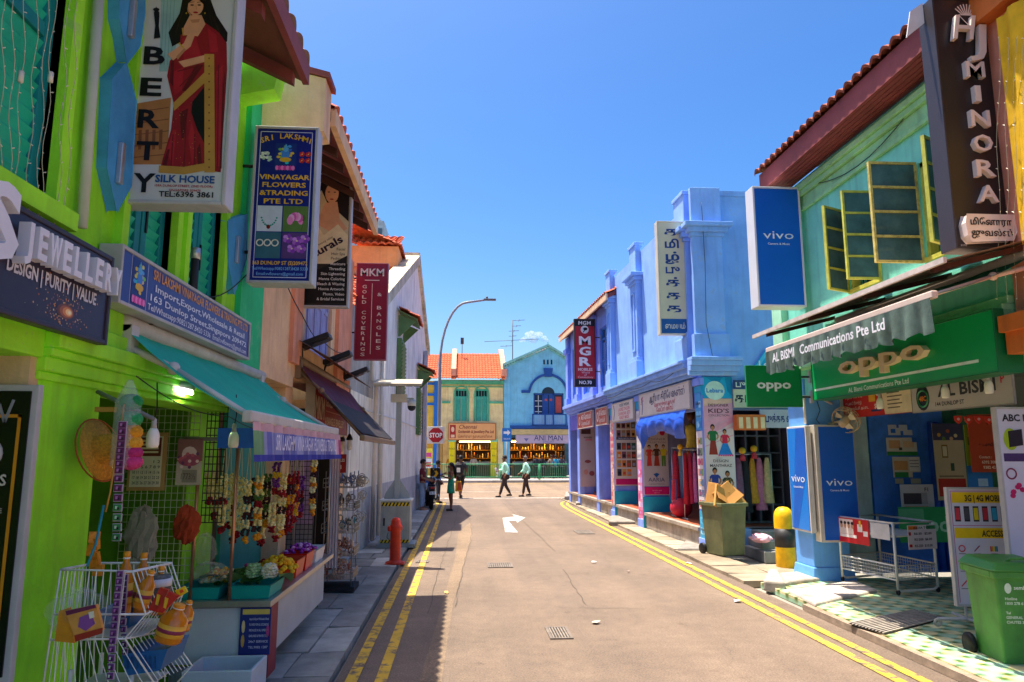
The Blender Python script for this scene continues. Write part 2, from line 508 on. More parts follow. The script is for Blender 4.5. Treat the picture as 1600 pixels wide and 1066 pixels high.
# thin dark joints
b = B(K('54493f', .9))
def joint(pts, w=.02, z=.0065):
    for q0, q1 in zip(pts[:-1], pts[1:]):
        d = Vector((q1[0] - q0[0], q1[1] - q0[1])); n = Vector((-d.y, d.x)).normalized() * w / 2
        b.face([(q0[0] + n.x, q0[1] + n.y, z), (q0[0] - n.x, q0[1] - n.y, z), (q1[0] - n.x, q1[1] - n.y, z), (q1[0] + n.x, q1[1] + n.y, z)])
def wob(pts, n=14, a=.02):
    out = []
    for (p, q) in zip(pts[:-1], pts[1:]):
        for i in range(n):
            t = i / n; out.append((p[0] + (q[0] - p[0]) * t + RU(-a, a), p[1] + (q[1] - p[1]) * t + RU(-a, a)))
    out.append(tuple(pts[-1])); return out
for pts in (((712, 948), (724, 886), (737, 838), (735, 812), (722, 796)), ((668, 960), (690, 880), (702, 842), (712, 812), (716, 790)), ((868, 862), (782, 782)), ((700, 858), (860, 858)),
            ((880, 890), (915, 945)), ((905, 950), (1010, 952))):
    joint(wob(g(*pts), 14, .018), .009)
b.build('road_joint', kind='structure', origin=False)

b = B(YEL)
def strip(x0, x1, w, y0, y1, z, seg=12):
    for i in range(seg):
        a, c = i / seg, (i + 1) / seg
        ya, yc = y0 + (y1 - y0) * a, y0 + (y1 - y0) * c
        xa, xc = x0 + (x1 - x0) * a, x0 + (x1 - x0) * c
        b.face([(xa - w / 2, ya, z), (xa + w / 2, ya, z), (xc + w / 2, yc, z), (xc - w / 2, yc, z)])
strip(-.64, -.66, .1, -6, 27.6, .009); strip(-.885, -.9, .1, -6, 27.6, .009)
strip(3.62, 3.6, .1, -6, 24, .009); strip(3.82, 3.82, .1, -6, 24, .009)
for r0, x0 in ((0, 3.6), (0, 3.82)):      # the pair bends round the corner
    pts = [(x0, 24), (x0 + .02, 25.5), (x0 + .1, 27), (x0 + .3, 28.3), (x0 + .75, 29.4), (x0 + 1.6, 30.1), (x0 + 4, 30.5)]
    for p, q in zip(pts[:-1], pts[1:]):
        d = (Vector(q) - Vector(p)).normalized(); n = Vector((-d.y, d.x)) * .05
        b.face([(p[0] + n.x, p[1] + n.y, .009), (p[0] - n.x, p[1] - n.y, .009), (q[0] - n.x, q[1] - n.y, .009), (q[0] + n.x, q[1] + n.y, .009)])
for x0 in (-.64, -.89):
    pts = [(x0, 27.6), (x0 - .05, 28.6), (x0 - .4, 29.6), (x0 - 1.2, 30.2), (x0 - 5, 30.45)]
    for p, q in zip(pts[:-1], pts[1:]):
        d = (Vector(q) - Vector(p)).normalized(); n = Vector((-d.y, d.x)) * .05
        b.face([(p[0] + n.x, p[1] + n.y, .009), (p[0] - n.x, p[1] - n.y, .009), (q[0] - n.x, q[1] - n.y, .009), (q[0] + n.x, q[1] + n.y, .009)])
for yy in (46.6, 47.1): b.face([(-60, yy, .008), (60, yy, .008), (60, yy + .12, .008), (-60, yy + .12, .008)])
b.m(WHT)
b.face([(-.9, 31.0, .009), (4.4, 31.0, .009), (4.4, 31.3, .009), (-.9, 31.3, .009)])
for yy in (36.4, 41.8):
    for i in range(-9, 10): b.face([(i * 6, yy, .008), (i * 6 + 3, yy, .008), (i * 6 + 3, yy + .14, .008), (i * 6, yy + .14, .008)])
z3 = lambda *a: [PZ(560 + x / 4.1, 640 + y / 4.1)[:2] for x, y in a]
b.face([(p[0], p[1], .009) for p in z3((940, 788), (1022, 790), (985, 745), (962, 716), (1012, 714), (1018, 728), (1070, 694), (986, 672), (1000, 688), (924, 696))])
b.build('road_marking', kind='structure', origin=False)

# footpaths of cracked slabs
def slabs(name, x0, x1, y0, y1, sx, sy, z, hs, edge=None, gap=.012, tilt=.012):
    ms = [mat(h, .9, .25, 3, .35, 60, streak=.25, key=name + str(i)) for i, h in enumerate(hs)]
    b = B()
    y = y0; row = 0
    while y < y1:
        dy = sy * RU(.8, 1.25)
        x = x0(y) if callable(x0) else x0
        xe = x1(y) if callable(x1) else x1
        while x < xe - .05:
            dx = min(sx * RU(.75, 1.3), xe - x)
            if xe - x - dx < .2: dx = xe - x
            b.m(RC(ms)); zz = [z + RU(-tilt, tilt) for _ in range(4)]
            g2 = gap / 2
            c = [(x + g2, y + g2), (x + dx - g2, y + g2), (x + dx - g2, y + dy - g2), (x + g2, y + dy - g2)]
            b.hexa([(p[0], p[1], -.05) for p in c] + [(p[0], p[1], q) for p, q in zip(c, zz)])
            x += dx
        y += dy
    return b.build(name, kind='structure', origin=False)
slabs('pavement', lambda y: -2.02 if y < 13 else -2.02 + (y - 13) * .041, lambda y: -1.06, 1, 27.5, .5, .8, .03, ['98938a', 'aca69c', '8a857d', 'b8b2a8'])
slabs('walkway', -4.4, -2.03, 0, 12.6, .6, .6, .05, ['b8b2aa', 'c2bcb2', 'aea79e'], tilt=.002, gap=.006)
slabs('footpath', lambda y: 4.07, lambda y: xr(y) - .02 if y > 11.7 else 5.6, 10.5, 30.3, .55, .75, .05, ['94836d', 'a19079', '867662', 'ab9b84'], tilt=.012)
slabs('far_pavement', -40, 40, 48.02, 55, 2, 1.6, .15, ['a79f94', 'b3aaa0'], tilt=.003)
slabs('corner_pavement', -16, -1.1, 27.6, 30.3, .8, .8, .04, ['8b867e', '98938a'], tilt=.005)
# raised floor of the covered walk in front of the blue and violet shops, with its concrete face
b = B(mat('9a4f32', .55, .25, 4, .1))
P = lambda D, off, z: (xr(D) + off, D, z)
b.face([P(14.25, .1, .432), P(14.25, 3, .432), P(28.4, 3, .432), P(28.4, .1, .432)])
b.m(mat('a5988a', .9, .3, 3, .35, 40, streak=.5, key='plinth'))
b.hexa([P(14.25, .02, -.05), P(14.25, 3, -.05), P(28.4, 3, -.05), P(28.4, .02, -.05), P(14.25, .02, .36), P(14.25, 3, .36), P(28.4, 3, .36), P(28.4, .02, .36)])
b.hexa([P(14.25, -.03, .36), P(14.25, 2.99, .36), P(28.4, 2.99, .36), P(28.4, -.03, .36), P(14.25, -.03, .428), P(14.25, 2.99, .428), P(28.4, 2.99, .428), P(28.4, -.03, .428)])
b.build('raised_walk_floor', kind='structure', origin=False)
b = B(STEP)
for i, (y0, z) in enumerate(((12.75, .15), (13.1, .29), (13.45, .43))): b.box(5.35 + .1 * i, 9.5, y0, 13.74 - .01 * i if i < 2 else 15.4, -.05 + .001 * i, z)
b.build('steps', kind='structure', origin=False, bevel=.015)

# patterned tile forecourt of the corner shop
def tilemat():
    m = bpy.data.materials.new('forecourt_tile'); m.use_nodes = True
    nt = m.node_tree; N = nt.nodes; L = nt.links; p = N['Principled BSDF']; p.inputs['Roughness'].default_value = .45
    tc = N.new('ShaderNodeTexCoord')
    mp = N.new('ShaderNodeMapping'); mp.inputs['Rotation'].default_value = (0, 0, R(45)); mp.inputs['Scale'].default_value = (5.6, 5.6, 5.6)
    L.new(tc.outputs['Object'], mp.inputs[0])
    ch = N.new('ShaderNodeTexChecker'); ch.inputs['Scale'].default_value = 1
    ch.inputs['Color1'].default_value = S('e4dca8'); ch.inputs['Color2'].default_value = S('a4ccac')
    L.new(mp.outputs[0], ch.inputs[0])
    vo = N.new('ShaderNodeTexVoronoi'); vo.inputs['Scale'].default_value = 1; vo.inputs['Randomness'].default_value = .15
    L.new(mp.outputs[0], vo.inputs['Vector'])
    r = N.new('ShaderNodeValToRGB'); r.color_ramp.elements[0].position = .12; r.color_ramp.elements[1].position = .42
    r.color_ramp.elements[0].color = S('6f8a3a'); r.color_ramp.elements[1].color = (1, 1, 1, 1)
    L.new(vo.outputs['Distance'], r.inputs[0])
    n = N.new('ShaderNodeTexNoise'); n.inputs['Scale'].default_value = 2.5; n.inputs['Detail'].default_value = 7
    L.new(tc.outputs['Object'], n.inputs['Vector'])
    r2 = N.new('ShaderNodeValToRGB'); r2.color_ramp.elements[0].position = .35; r2.color_ramp.elements[1].position = .6
    r2.color_ramp.elements[0].color = (.62, .6, .55, 1); r2.color_ramp.elements[1].color = (1, 1, 1, 1)
    L.new(n.outputs[0], r2.inputs[0])
    a = N.new('ShaderNodeMix'); a.data_type = 'RGBA'; a.blend_type = 'MULTIPLY'; a.inputs['Factor'].default_value = 1
    L.new(ch.outputs[0], a.inputs[6]); L.new(r.outputs[0], a.inputs[7])
    c = N.new('ShaderNodeMix'); c.data_type = 'RGBA'; c.blend_type = 'MULTIPLY'; c.inputs['Factor'].default_value = 1
    L.new(a.outputs[2], c.inputs[6]); L.new(r2.outputs[0], c.inputs[7])
    L.new(c.outputs[2], p.inputs['Base Color'])
    return m
b = B(tilemat())
b.box(4.3, 8.2, 5.6, 10.45, -.05, .035)
b.m(mat('9c8672', .9, .3, 5, .4, 40)); b.box(4.22, 4.3, 5.2, 9.0, -.05, .022)
b.build('tiled_forecourt', kind='structure', origin=False)

# ------------------------------------------------------------------ far side of the cross street
FY = 53.
def fz(px, py): q = PY(px, py, FY); return q.x, q.z
yh = thing('yellow_shophouse', 'cream yellow two-storey shophouse with twin green shuttered windows and orange tiled roof', 'building', (.7, FY, .15))
b = B(plaster('f4d79a', .3)); b.m(plaster('f4d79a', .3))
wx0, wx1 = -1.58, 3.0
b.T = MTR((0, FY, 0))
wallgrid(b, wx0, wx1, 2.9, 7.3, 0, .3, [(-.55, .35, 4.25, 6.65), (.95, 1.85, 4.25, 6.65)])
b.box(wx0, wx1, 6, 10, .15, 7.3)
b.build('wall', yh, 1)
b = B(plaster('58b08a', .2)); b.T = MTR((0, FY, 0))
b.box(wx0 - .02, wx1 + .02, -.25, 0, 6.95, 7.06); b.box(wx0 - .02, wx1 + .02, -.35, 0, 7.06, 7.22); b.box(wx0, wx1, -.12, 0, 6.74, 6.8)
for cx in (-.1, 1.4):
    for s in (-1, 1): b.box(cx + s * .52 - .06, cx + s * .52 + .06, -.06, 0, 4.25, 6.3)
    b.ring((cx, -.03, 6.3), .52, .06, 'y', 10, 6, 0, 180)
b.box(1.95, 2.98, -.14, 0, 5.55, 5.7); b.box(-1.5, -.9, -.14, 0, 5.55, 5.7)
b.build('cornice', yh, 1)
for cx in (-.1, 1.4):
    b = B(mat('3fae96', .6, .15, 4, .1)); b.T = MTR((0, FY, 0))
    for s in (-1, 1):
        x0 = cx + s * .225 - .2
        b.box(x0, x0 + .4, .08, .12, 4.27, 6.0)
        for k in range(9): b.box(x0 + .06, x0 + .34, .05, .08, 4.95 + k * .1, 5.01 + k * .1)
        b.box(x0 + .06, x0 + .34, .06, .08, 4.35, 4.8)
    b.box(cx - .43, cx + .43, .08, .12, 6.0, 6.08); b.box(cx - .43, cx + .43, .08, .12, 6.5, 6.63)
    for k in range(5): b.box(cx - .43 + k * .2, cx - .39 + k * .2, .08, .12, 6.08, 6.5)
    f = b.build('shuttered_window', yh, 1)
    b = B(BLACK); b.T = MTR((0, FY, 0)); b.box(cx - .44, cx + .44, .2, .24, 6.05, 6.6); b.build('pane', f, 1)
b = B(TILE_R); tiles(b, (wx0 - .3, FY - .6, 7.35), (wx1 - wx0 + .4, 0, 0), (0, 4.6, 2.45), 22, 12, .05)
b.build('roof', yh, 1)
b = B(PINKP); b.T = MTR((0, FY, 0))
for x in (-.85, 2.85):
    b.extr([(x, -.4, 7.3), (x, 4.2, 9.8), (x, 4.2, 10.15), (x, 3.7, 10.15), (x, -.5, 7.95)], (.35, 0, 0)); b.box(x - .03, x + .38, -.62, -.2, 7.55, 8.05)
b.build('fire_wall', yh, 1)
for x in (-.95, 2.1):
    b = B(mat('ecd400', .5, .1, 4, .05)); b.T = MTR((0, FY, 0)); b.box(x, x + .42, -.12, .3, .15, 2.75)
    b.m(MINT); b.box(x - .05, x + .47, -.17, .34, 2.75, 2.95)
    b.m('2b2b20'); [b.text(t, x + .21, z, .12, -.125) for t, z in (('GOLD', 2.2), ('916', 1.7), ('SALE', 1.2))]
    b.build('pillar', yh, 1)
b = B(plaster('f4d79a', .3)); b.T = MTR((0, FY, 0)); b.box(2.6, 3.0, 0, .3, .15, 2.9); b.build('party_wall', yh, 1)

bh = thing('blue_gabled_shophouse', 'sky blue gabled shophouse with dark blue arch moulding and balcony window', 'building', (5.8, FY, .15))
gx0, gx1, gap_ = 3.04, 8.75, 6.35
b = B(plaster('7cc8e6', .15, .1)); b.T = MTR((0, FY, 0))
wallgrid(b, gx0, gx1, 3.4, 8.2, 0, .3, [(5.25, 7.5, 4.75, 6.35)])
b.prism([(gx0, 8.2), (gx1, 8.2), (gx1, 8.35), (gap_, 9.75), (gx0, 8.35)], 0, .3)
b.box(gx0, gx1, 6, 9.5, .15, 8)
b.box(gx0, gx0 + .45, -.08, 0, .15, 8.3); b.box(8.3, gx1, 0, .3, .15, 3.4); b.box(gx0, gx0 + .45, 0, .3, .15, 3.4)
b.build('wall', bh, 1)
b = B(plaster('86c7c0', .2)); b.T = MTR((0, FY, 0))
for s, xa in ((-1, gx0 - .1), (1, gx1 + .1)):
    b.prism([(xa, 8.3), (gap_, 9.85), (gap_, 10.02), (xa, 8.5)], -.28, .31)
    for k in range(17):
        t = (k + .5) / 17; x = xa + (gap_ - xa) * t; z = 8.3 + 1.55 * t
        b.box(x - .05, x + .05, -.16, -.002, z - .16, z - .02)
b.lathe([(.05, 10), (.03, 10.2), (.0, 10.5)], (gap_, -.1, 0), 6)
b.build('gable_cornice', bh, 1)
DKB = mat('1f4f9a', .5, .12, 4, .05)
b = B(DKB); b.T = MTR((0, FY, 0))
b.ring((gap_, -.06, 6.3), 1.42, .1, 'y', 18, 6, 8, 172); b.box(4.35, 5.0, -.14, 0, 6.35, 6.55); b.box(7.7, 8.5, -.14, 0, 6.35, 6.55)
b.prism([(6.1, 7.55), (6.6, 7.55), (6.7, 8.2), (6.0, 8.2)], -.22, 0)
b.box(3.5, gx1, -.2, 0, 3.72, 3.95); b.box(3.5, gx1, -.1, 0, 3.6, 3.72)
b.m(BLACK)
for k in range(3): b.box(6.0 + k * .28, 6.12 + k * .28, -.012, 0, 8.5, 8.85)
b.build('moulding', bh, 1)
b = B(DKB); b.T = MTR((0, FY, 0))
for x in (5.25, 5.92, 6.72, 7.42): b.box(x, x + .09, .02, .12, 4.75, 6.3)
b.box(5.25, 7.51, .02, .12, 6.22, 6.32); b.box(5.25, 7.51, .02, .12, 4.7, 4.78)
for x in (6.01, 6.4): b.box(x, x + .33, .06, .1, 4.75, 6.22)
b.ring((gap_, .05, 6.32), .5, .05, 'y', 12, 6, 0, 180)
w = b.build('window', bh, 1)
b = B(K('1d2c40', .15)); b.T = MTR((0, FY, 0)); b.box(5.3, 7.5, .13, .16, 4.75, 6.25)
b.ell(gap_, 6.32, .48, .48, -.01, 14, 0, 180); b.m('d8dce0')
for k in range(3):
    b.box(5.36, 5.9, .11, .13, 4.95 + k * .4, 5.0 + k * .4)
b.box(5.6, 5.64, .11, .13, 4.8, 6.2); b.m('c0504a'); b.box(6.9, 7.35, .11, .13, 4.9, 6.1)
b.ell(6.18, 5.85, .1, .1, .055, 8); b.ell(6.56, 5.85, .1, .1, .055, 8)
b.build('pane', w, 1)
b = B(mat('9cc3e6', .5, .1, 4, .05)); b.T = MTR((0, FY, 0))
for k in range(20): x = 5.2 + k * .122; b.box(x, x + .05, -.45, -.4, 3.98, 4.7)
b.m(DKB); b.box(5.1, 7.65, -.5, -.38, 4.7, 4.78); b.box(5.1, 5.2, -.5, -.38, 3.96, 4.75); b.box(7.55, 7.65, -.5, -.38, 3.96, 4.75); b.box(5.1, 7.65, -.5, 0, 3.955, 4.0)
b.box(6.0, 6.1, -.51, -.39, 4, 4.7); b.box(6.6, 6.7, -.51, -.39, 4, 4.7)
b.build('balcony_railing', bh, 1)
b = B(TILE_R)
tiles(b, (gx0, FY + .3, 8.3), (0, 9, 0), (gap_ - gx0, 0, 1.45), 36, 8); tiles(b, (gx1, FY + .3, 8.3), (0, 9, 0), (gap_ - gx1, 0, 1.45), 36, 8)
b.build('roof', bh, 1)

sh = thing('striped_shophouse', 'blue and yellow painted shophouse with tiled roof behind the street lamp', 'building', (-4, FY, .15))
b = B(plaster('e0b94a', .2)); b.T = MTR((0, FY, 0)); wallgrid(b, -8, -1.62, 2.9, 7.2, 0, .3, [(-3.6, -2.9, 4.2, 6.4), (-6, -5.2, 4.2, 6.4)]); b.box(-8, -1.62, 6, 10, .15, 7.2)
b.build('wall', sh, 1)
b = B(mat('1f6fc4', .5, .1, 4, .05)); b.T = MTR((0, FY, 0))
for x in (-7.9, -4.4, -2.1): b.box(x, x + .42, -.12, 0, .15, 7.2)
for z in (2.9, 5.4, 6.1, 6.9): b.box(-8, -1.63, -.09, 0, z, z + .18)
b.build('band', sh, 1)
for x in (-3.6, -6):
    b = B(mat('1f6fc4', .5, .1, 4, .05)); b.T = MTR((0, FY, 0)); b.box(x, x + .34, .1, .14, 4.2, 6.4); b.box(x + .37, x + .72, .1, .14, 4.2, 6.4); b.build('shutter', sh, 1)
b = B(TILE_R); tiles(b, (-8.2, FY - .6, 7.3), (6.3, 0, 0), (0, 4.6, 2.4), 30, 12, .05); b.build('roof', sh, 1)
cw = thing('pale_shophouse', 'pale pink shophouse past the blue gabled one on the far street', 'building', (12, FY, .15))
b = B(plaster('d9b7a2', .3)); b.T = MTR((0, FY, 0)); wallgrid(b, 8.8, 16, 2.9, 7.4, 0, .3, [(10, 10.9, 4.2, 6.4), (13, 13.9, 4.2, 6.4)]); b.box(8.8, 16, 6, 10, .15, 7.4); b.box(8.8, 16, 3, 3.2, .15, 2.9)
b.build('wall', cw, 1)
b = B(TILE_R); tiles(b, (8.75, FY - .5, 7.5), (7.4, 0, 0), (0, 4.6, 2.3), 34, 12, .05); b.build('roof', cw, 1)
for x in (10, 13):
    b = B(DKB); b.T = MTR((0, FY, 0)); b.box(x, x + .9, .1, .14, 4.2, 6.4); b.build('shutter', cw, 1)
ft = thing('apartment_block', 'pale blue grey apartment block far behind the tiled roofs', 'building', (-9.5, 85, 0))
q = PY(600, 345, 85); q0 = PY(583, 345, 85)
b = B(plaster('9fb4bd', .2)); b.box(q0.x - 12, q.x, 85, 95, 0, q.z); b.box(q.x - .05, q.x + 1.0, 86, 95, 0, q.z - 2); b.box(q0.x - 2, q.x - .6, 86, 88, q.z, q.z + .7); b.build('wall', ft, 1)
for k in range(4):
    b = B('4a6470'); b.box(q.x - 1.2, q.x - .2, 84.9, 85, q.z - 2.2 - k * 3, q.z - 1.0 - k * 3); b.build('window', ft, 1)

# shop fronts on the far street
def far_shop(x0, x1, h, warm):
    t = thing('shop_counter_display', warm, 'shop display', ((x0 + x1) / 2, FY + 2.2, .15))
    b = B(K('3a2c20', .8)); b.box(x0, x1, FY + 5, FY + 5.1, .15, 3); b.box(x0, x1, FY + .35, FY + 5, 2.95, 3.05); b.build('back_wall', t, 1)
    for k in range(3):
        b = B(mat('c8871c', .4, .3, 6, .1)); z = .9 + k * .65
        b.box(x0 + .1, x1 - .1, FY + 4.5, FY + 4.99, z - .05, z)
        for j in range(int((x1 - x0) / .22)):
            x = x0 + .15 + j * .22; b.m(mat(RC(['e0a020', 'd98a1a', 'f0c040', '8a5a1a', '5a2018', '3a2a20', 'd8c8a0', '4a3a30']), .35, .2, 9, .1)); q_ = RU(.5, 1.25); b.lathe([(.07 * q_, 0), (.09 * RU(.4, 1), .12 * q_), (.04, .3 * q_), (.05 * q_, .42 * q_), (0, .44 * q_)], (x, FY + 4.3 + RU(0, .1), z), 7)
        b.build('shelf', t, 1)
    b = B(mat('6d5a44', .5, .2, 4, .1)); b.box(x0 + .3, x1 - .3, FY + 2.0, FY + 2.6, .15, 1.05); b.m(glass('cfe0e4', .5)); b.box(x0 + .3, x1 - .3, FY + 1.98, FY + 2.62, 1.05, 1.3); b.build('counter', t, 1)
    b = B(emit('ffd27a', 9)); b.box(x0 + .3, x1 - .3, FY + 3.6, FY + 3.7, 2.8, 2.86); b.build('ceiling_lamp', t, 1)
far_shop(-.5, 2.55, 3, 'lit golden goods on shelves inside the cream yellow shop')
far_shop(3.55, 8.25, 3, 'long lit gold jewellery shelves inside the sky blue shop')
# ------------------------------------------------------------------ left row of houses
LW = MTR((-2, 0, 0)) @ Matrix.Rotation(R(90), 4, 'Z')
LI = LW.inverted()
def lf(px, py, X=-2.0):
    q = LI @ PX(px, py, X); return q.x, q.z
gh = thing('green_shophouse', 'lime green two-storey shophouse with teal shutters and blue diamond boards', 'building', (-2, 0, 0), 90)
W = [(2.4, 3.42, 3.02, 4.75), (4.17, 4.86, 2.95, 4.75), (5.1, 5.82, 2.95, 4.75)]
b = B(GREEN); wallgrid(b, -3, 6.3, 2.45, 5.15, 0, .3, W); b.box(-3, 6.9, .3, 9, 4.95, 5.05); b.build('wall', gh)
b = B(EMER); b.box(6.3, 7.0, -.05, .3, 2.62, 5.2); b.m(GREEN_T); b.box(6.3, 7.0, .3, 2.2, .05, 2.6); b.build('pilaster', gh)
b = B(GREEN_T)
for (x0, x1, z0, z1) in W:
    b.box(x0 - .08, x0, -.05, .1, z0, z1); b.box(x1, x1 + .08, -.05, .1, z0, z1); b.box(x0 - .08, x1 + .08, -.05, .1, z1, z1 + .08)
    b.box(x0 - .12, x1 + .12, -.1, .1, z0 - .09, z0)
b.build('window_frame', gh)
for (x0, x1, z0, z1) in W:
    mid = (x0 + x1) / 2
    for (a, c) in ((x0, mid - .01), (mid + .01, x1)):
        f = B(TEAL_D); w = .07
        f.box(a, a + w, .04, .09, z0, z1); f.box(c - w, c, .04, .09, z0, z1)
        for z in (z0, (z0 + z1) / 2 - w / 2, z1 - w): f.box(a + w, c - w, .04, .09, z, z + w)
        o = f.build('shutter', gh, bevel=.004)
        f = B(TEAL_L); f.box(a + w, c - w, .065, .08, z0 + w, z1 - w)
        for k in range(int((z1 - z0) / .075)):
            z = z0 + .1 + k * .075
            if z < z1 - .13: f.rbox(((a + c) / 2, .06, z), (c - a - 2 * w, .012, .06), (25, 0, 0))
        f.m(BLACK); f.box(a + w - .03, a + w - .01, .03, .04, z0 + .3, z0 + .5); f.build('louvre_panel', o)
b = B(BLUEP)
for pts in (((168, -30), (211, -30), (210, 20), (202, 72), (182, 98), (176, 60), (168, 30)), ((181, 98), (196, 158), (188, 290), (166, 330), (150, 262), (156, 122)),
            ((345, 345), (376, 335), (374, 405), (355, 460), (346, 415))):
    b.prism([lf(*p) for p in pts], -.06, -.005)
b.m(ALU)
for p in ((186, 28), (167, 255), (357, 390)):
    x, z = lf(*p); b.box(x - .02, x + .02, -.09, -.06, z - .12, z + .12)
b.build('wall_ornament', gh, bevel=.006)
b = B(GREEN); b.box(3.52, 4.12, 0, .5, .03, 2.22); b.build('pillar', gh, bevel=.01)
b = B(GREEN_T)
for z0, z1, o in ((2.2, 2.24, .02), (2.24, 2.31, .045), (2.31, 2.35, .07), (2.35, 2.43, .10)): b.box(3.52 - .03, 6.28, -o, .28, z0, z1)
b.box(-3, 3.49, -.03, .28, 2.3, 2.45)
for z0, z1, o in ((2.43, 2.52, .05), (2.52, 2.66, .02)): b.box(-3, 6.29, -o, -.001, z0, z1)
b.build('moulding', gh, bevel=.008)
b = B(plaster('cbab80', .5)); b.box(3.44, 3.515, .0, 1.4, .03, 2.45); b.build('jamb', gh)
b = B(GREEN); b.box(-3, 3.4, 2.2, 2.3, .05, 2.6); b.box(3.4, 6.3, 2.2, 2.3, .05, 2.6)
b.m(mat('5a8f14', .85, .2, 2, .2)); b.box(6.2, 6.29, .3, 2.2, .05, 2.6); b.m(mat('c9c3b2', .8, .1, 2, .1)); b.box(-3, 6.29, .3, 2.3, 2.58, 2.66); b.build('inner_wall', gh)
b = B(TILE_D); tiles(b, (-1.33, 5.7, 5.06), (0, -8.7, 0), (-4.2, 0, 2.1), 36, 14); b.m(SOFFIT)
b.extr([(-1.36, -3, 4.93), (-1.36, -3, 5.04), (-5.5, -3, 7.1), (-5.5, -3, 6.95)], (0, 8.7, 0))
b.box(-1.36, -1.31, -3, 5.69, 4.9, 5.07)
for k in range(10): b.extr([(-1.4, -2.6 + k * .9, 4.82), (-1.4, -2.6 + k * .9, 4.92), (-2.1, -2.6 + k * .9, 5.27), (-2.1, -2.6 + k * .9, 5.15)], (0, .08, 0))
b.build('roof', gh, 1)
b = B(GREEN_T); b.extr([(-2, 6.0, 4.95), (-1.68, 6.0, 5.02), (-1.62, 6.0, 5.38), (-2.0, 6.0, 5.5), (-6, 6.0, 7.3), (-6, 6.0, 6.4), (-2.3, 6.0, 4.95)], (0, .22, 0)); b.build('fire_wall', gh, 1)
b = B(mat('b9c2b4', .6, .1, 4, .05)); p0, p1 = lf(157, -60, -1.96), lf(126, 356, -1.96)
b.tube([(p0[0], -.045, p0[1]), (p1[0], -.045, p1[1])], .028, 8); b.m(IRON); x, z = lf(290, 430); b.tube([(x, -.06, z - .25), (x, -.06, z + .12)], .03, 8); b.m(ALU); b.tube([(x, -.06, z + .12), (x, -.06, z + .2)], .035, 8); b.build('downpipe', gh)

oh = thing('orange_shophouse', 'peach orange shophouse with lilac shutters and red tiled eave', 'building', (-2, 0, 0), 90)
b = B(ORANGE); wallgrid(b, 7.02, 12.5, 2.75, 5.2, 0, .3, [(9.1, 10.9, 3.2, 4.7)]); b.box(7.02, 8.5, -.02, .3, 2.62, 2.75); b.box(8.5, 8.85, .06, .5, .03, 2.75); b.box(7.02, 12.5, 2.0, 2.1, .05, 2.7); b.box(12.2, 12.5, 0, 2, .03, 2.75)
b.box(7.02, 12.5, .3, 9, 5.0, 5.1); b.build('wall', oh)
b = B(PINKP); b.box(11.2, 12.48, -.06, 0, 2.9, 5.2); b.box(8.3, 8.75, -.05, 0, 2.9, 5.2); b.build('pilaster', oh)
LIL = mat('9fa3d6', .55, .15, 3, .08)
for i in range(4):
    a = 9.1 + i * .45
    f = B(LIL); f.box(a, a + .06, .05, .1, 3.2, 4.7); f.box(a + .37, a + .43, .05, .1, 3.2, 4.7)
    for z in (3.2, 3.9, 4.64): f.box(a + .06, a + .37, .05, .1, z, z + .06)
    f.box(a + .06, a + .37, .07, .09, 3.2, 4.7)
    f.m('a8506a'); f.line([(a + .2, 4.6), (a + .26, 4.2), (a + .15, 3.9), (a + .24, 3.5)], .02, .045)
    f.build('shutter', oh)
b = B(TILE_R); tiles(b, (-1.33, 10.6, 5.3), (0, -3.7, 0), (-4.2, 0, 2.3), 17, 14, .05); b.m(SOFFIT)
b.extr([(-1.36, 6.92, 5.17), (-1.36, 6.92, 5.28), (-5.5, 6.92, 7.5), (-5.5, 6.92, 7.38)], (0, 3.68, 0)); b.m(ORANGE); b.box(-1.37, -1.31, 6.92, 10.6, 5.13, 5.31); b.m(WOOD_D)
for k in range(8): b.extr([(-1.4, 7.1 + k * .43, 5.06), (-1.4, 7.1 + k * .43, 5.15), (-2.02, 7.1 + k * .43, 5.47), (-2.02, 7.1 + k * .43, 5.37)], (0, .07, 0))
b.build('roof', oh, 1)
b = B(ORANGE); b.extr([(-2, 6.6, 4.6), (-1.8, 6.6, 4.85), (-1.36, 6.6, 4.92), (-1.36, 6.6, 5.46), (-1.95, 6.6, 5.6), (-6, 6.6, 7.8), (-6, 6.6, 6), (-2.3, 6.6, 4.6)], (0, .3, 0))
b.m(SOFFIT); b.extr([(-1.32, 6.58, 5.46), (-1.32, 6.58, 5.52), (-1.95, 6.58, 5.68), (-1.95, 6.58, 5.61)], (0, .34, 0)); b.build('fire_wall', oh, 1)

gy = thing('grey_shophouse', 'small weathered grey house with a low tiled roof beside the white gable', 'building', (-2, 14, 0))
b = B(GREYW); b.box(-8, -2.0, 12.55, 15.4, .03, 4.55); b.build('wall', gy, 1)
b = B(TILE_R); tiles(b, (-6, 12.6, 4.6), (4.1, 0, 0), (0, 2.6, .8), 18, 6, .05); b.build('roof', gy, 1)
b = B(mat('e7dcd0', .6, .1, 4)); b.tube([(-1.9, 15.2, 4.6), (-1.9, 15.2, 3.4), (-1.82, 15.3, 3.3), (-1.82, 15.3, .1)], .05); b.build('downpipe', gy, 1)

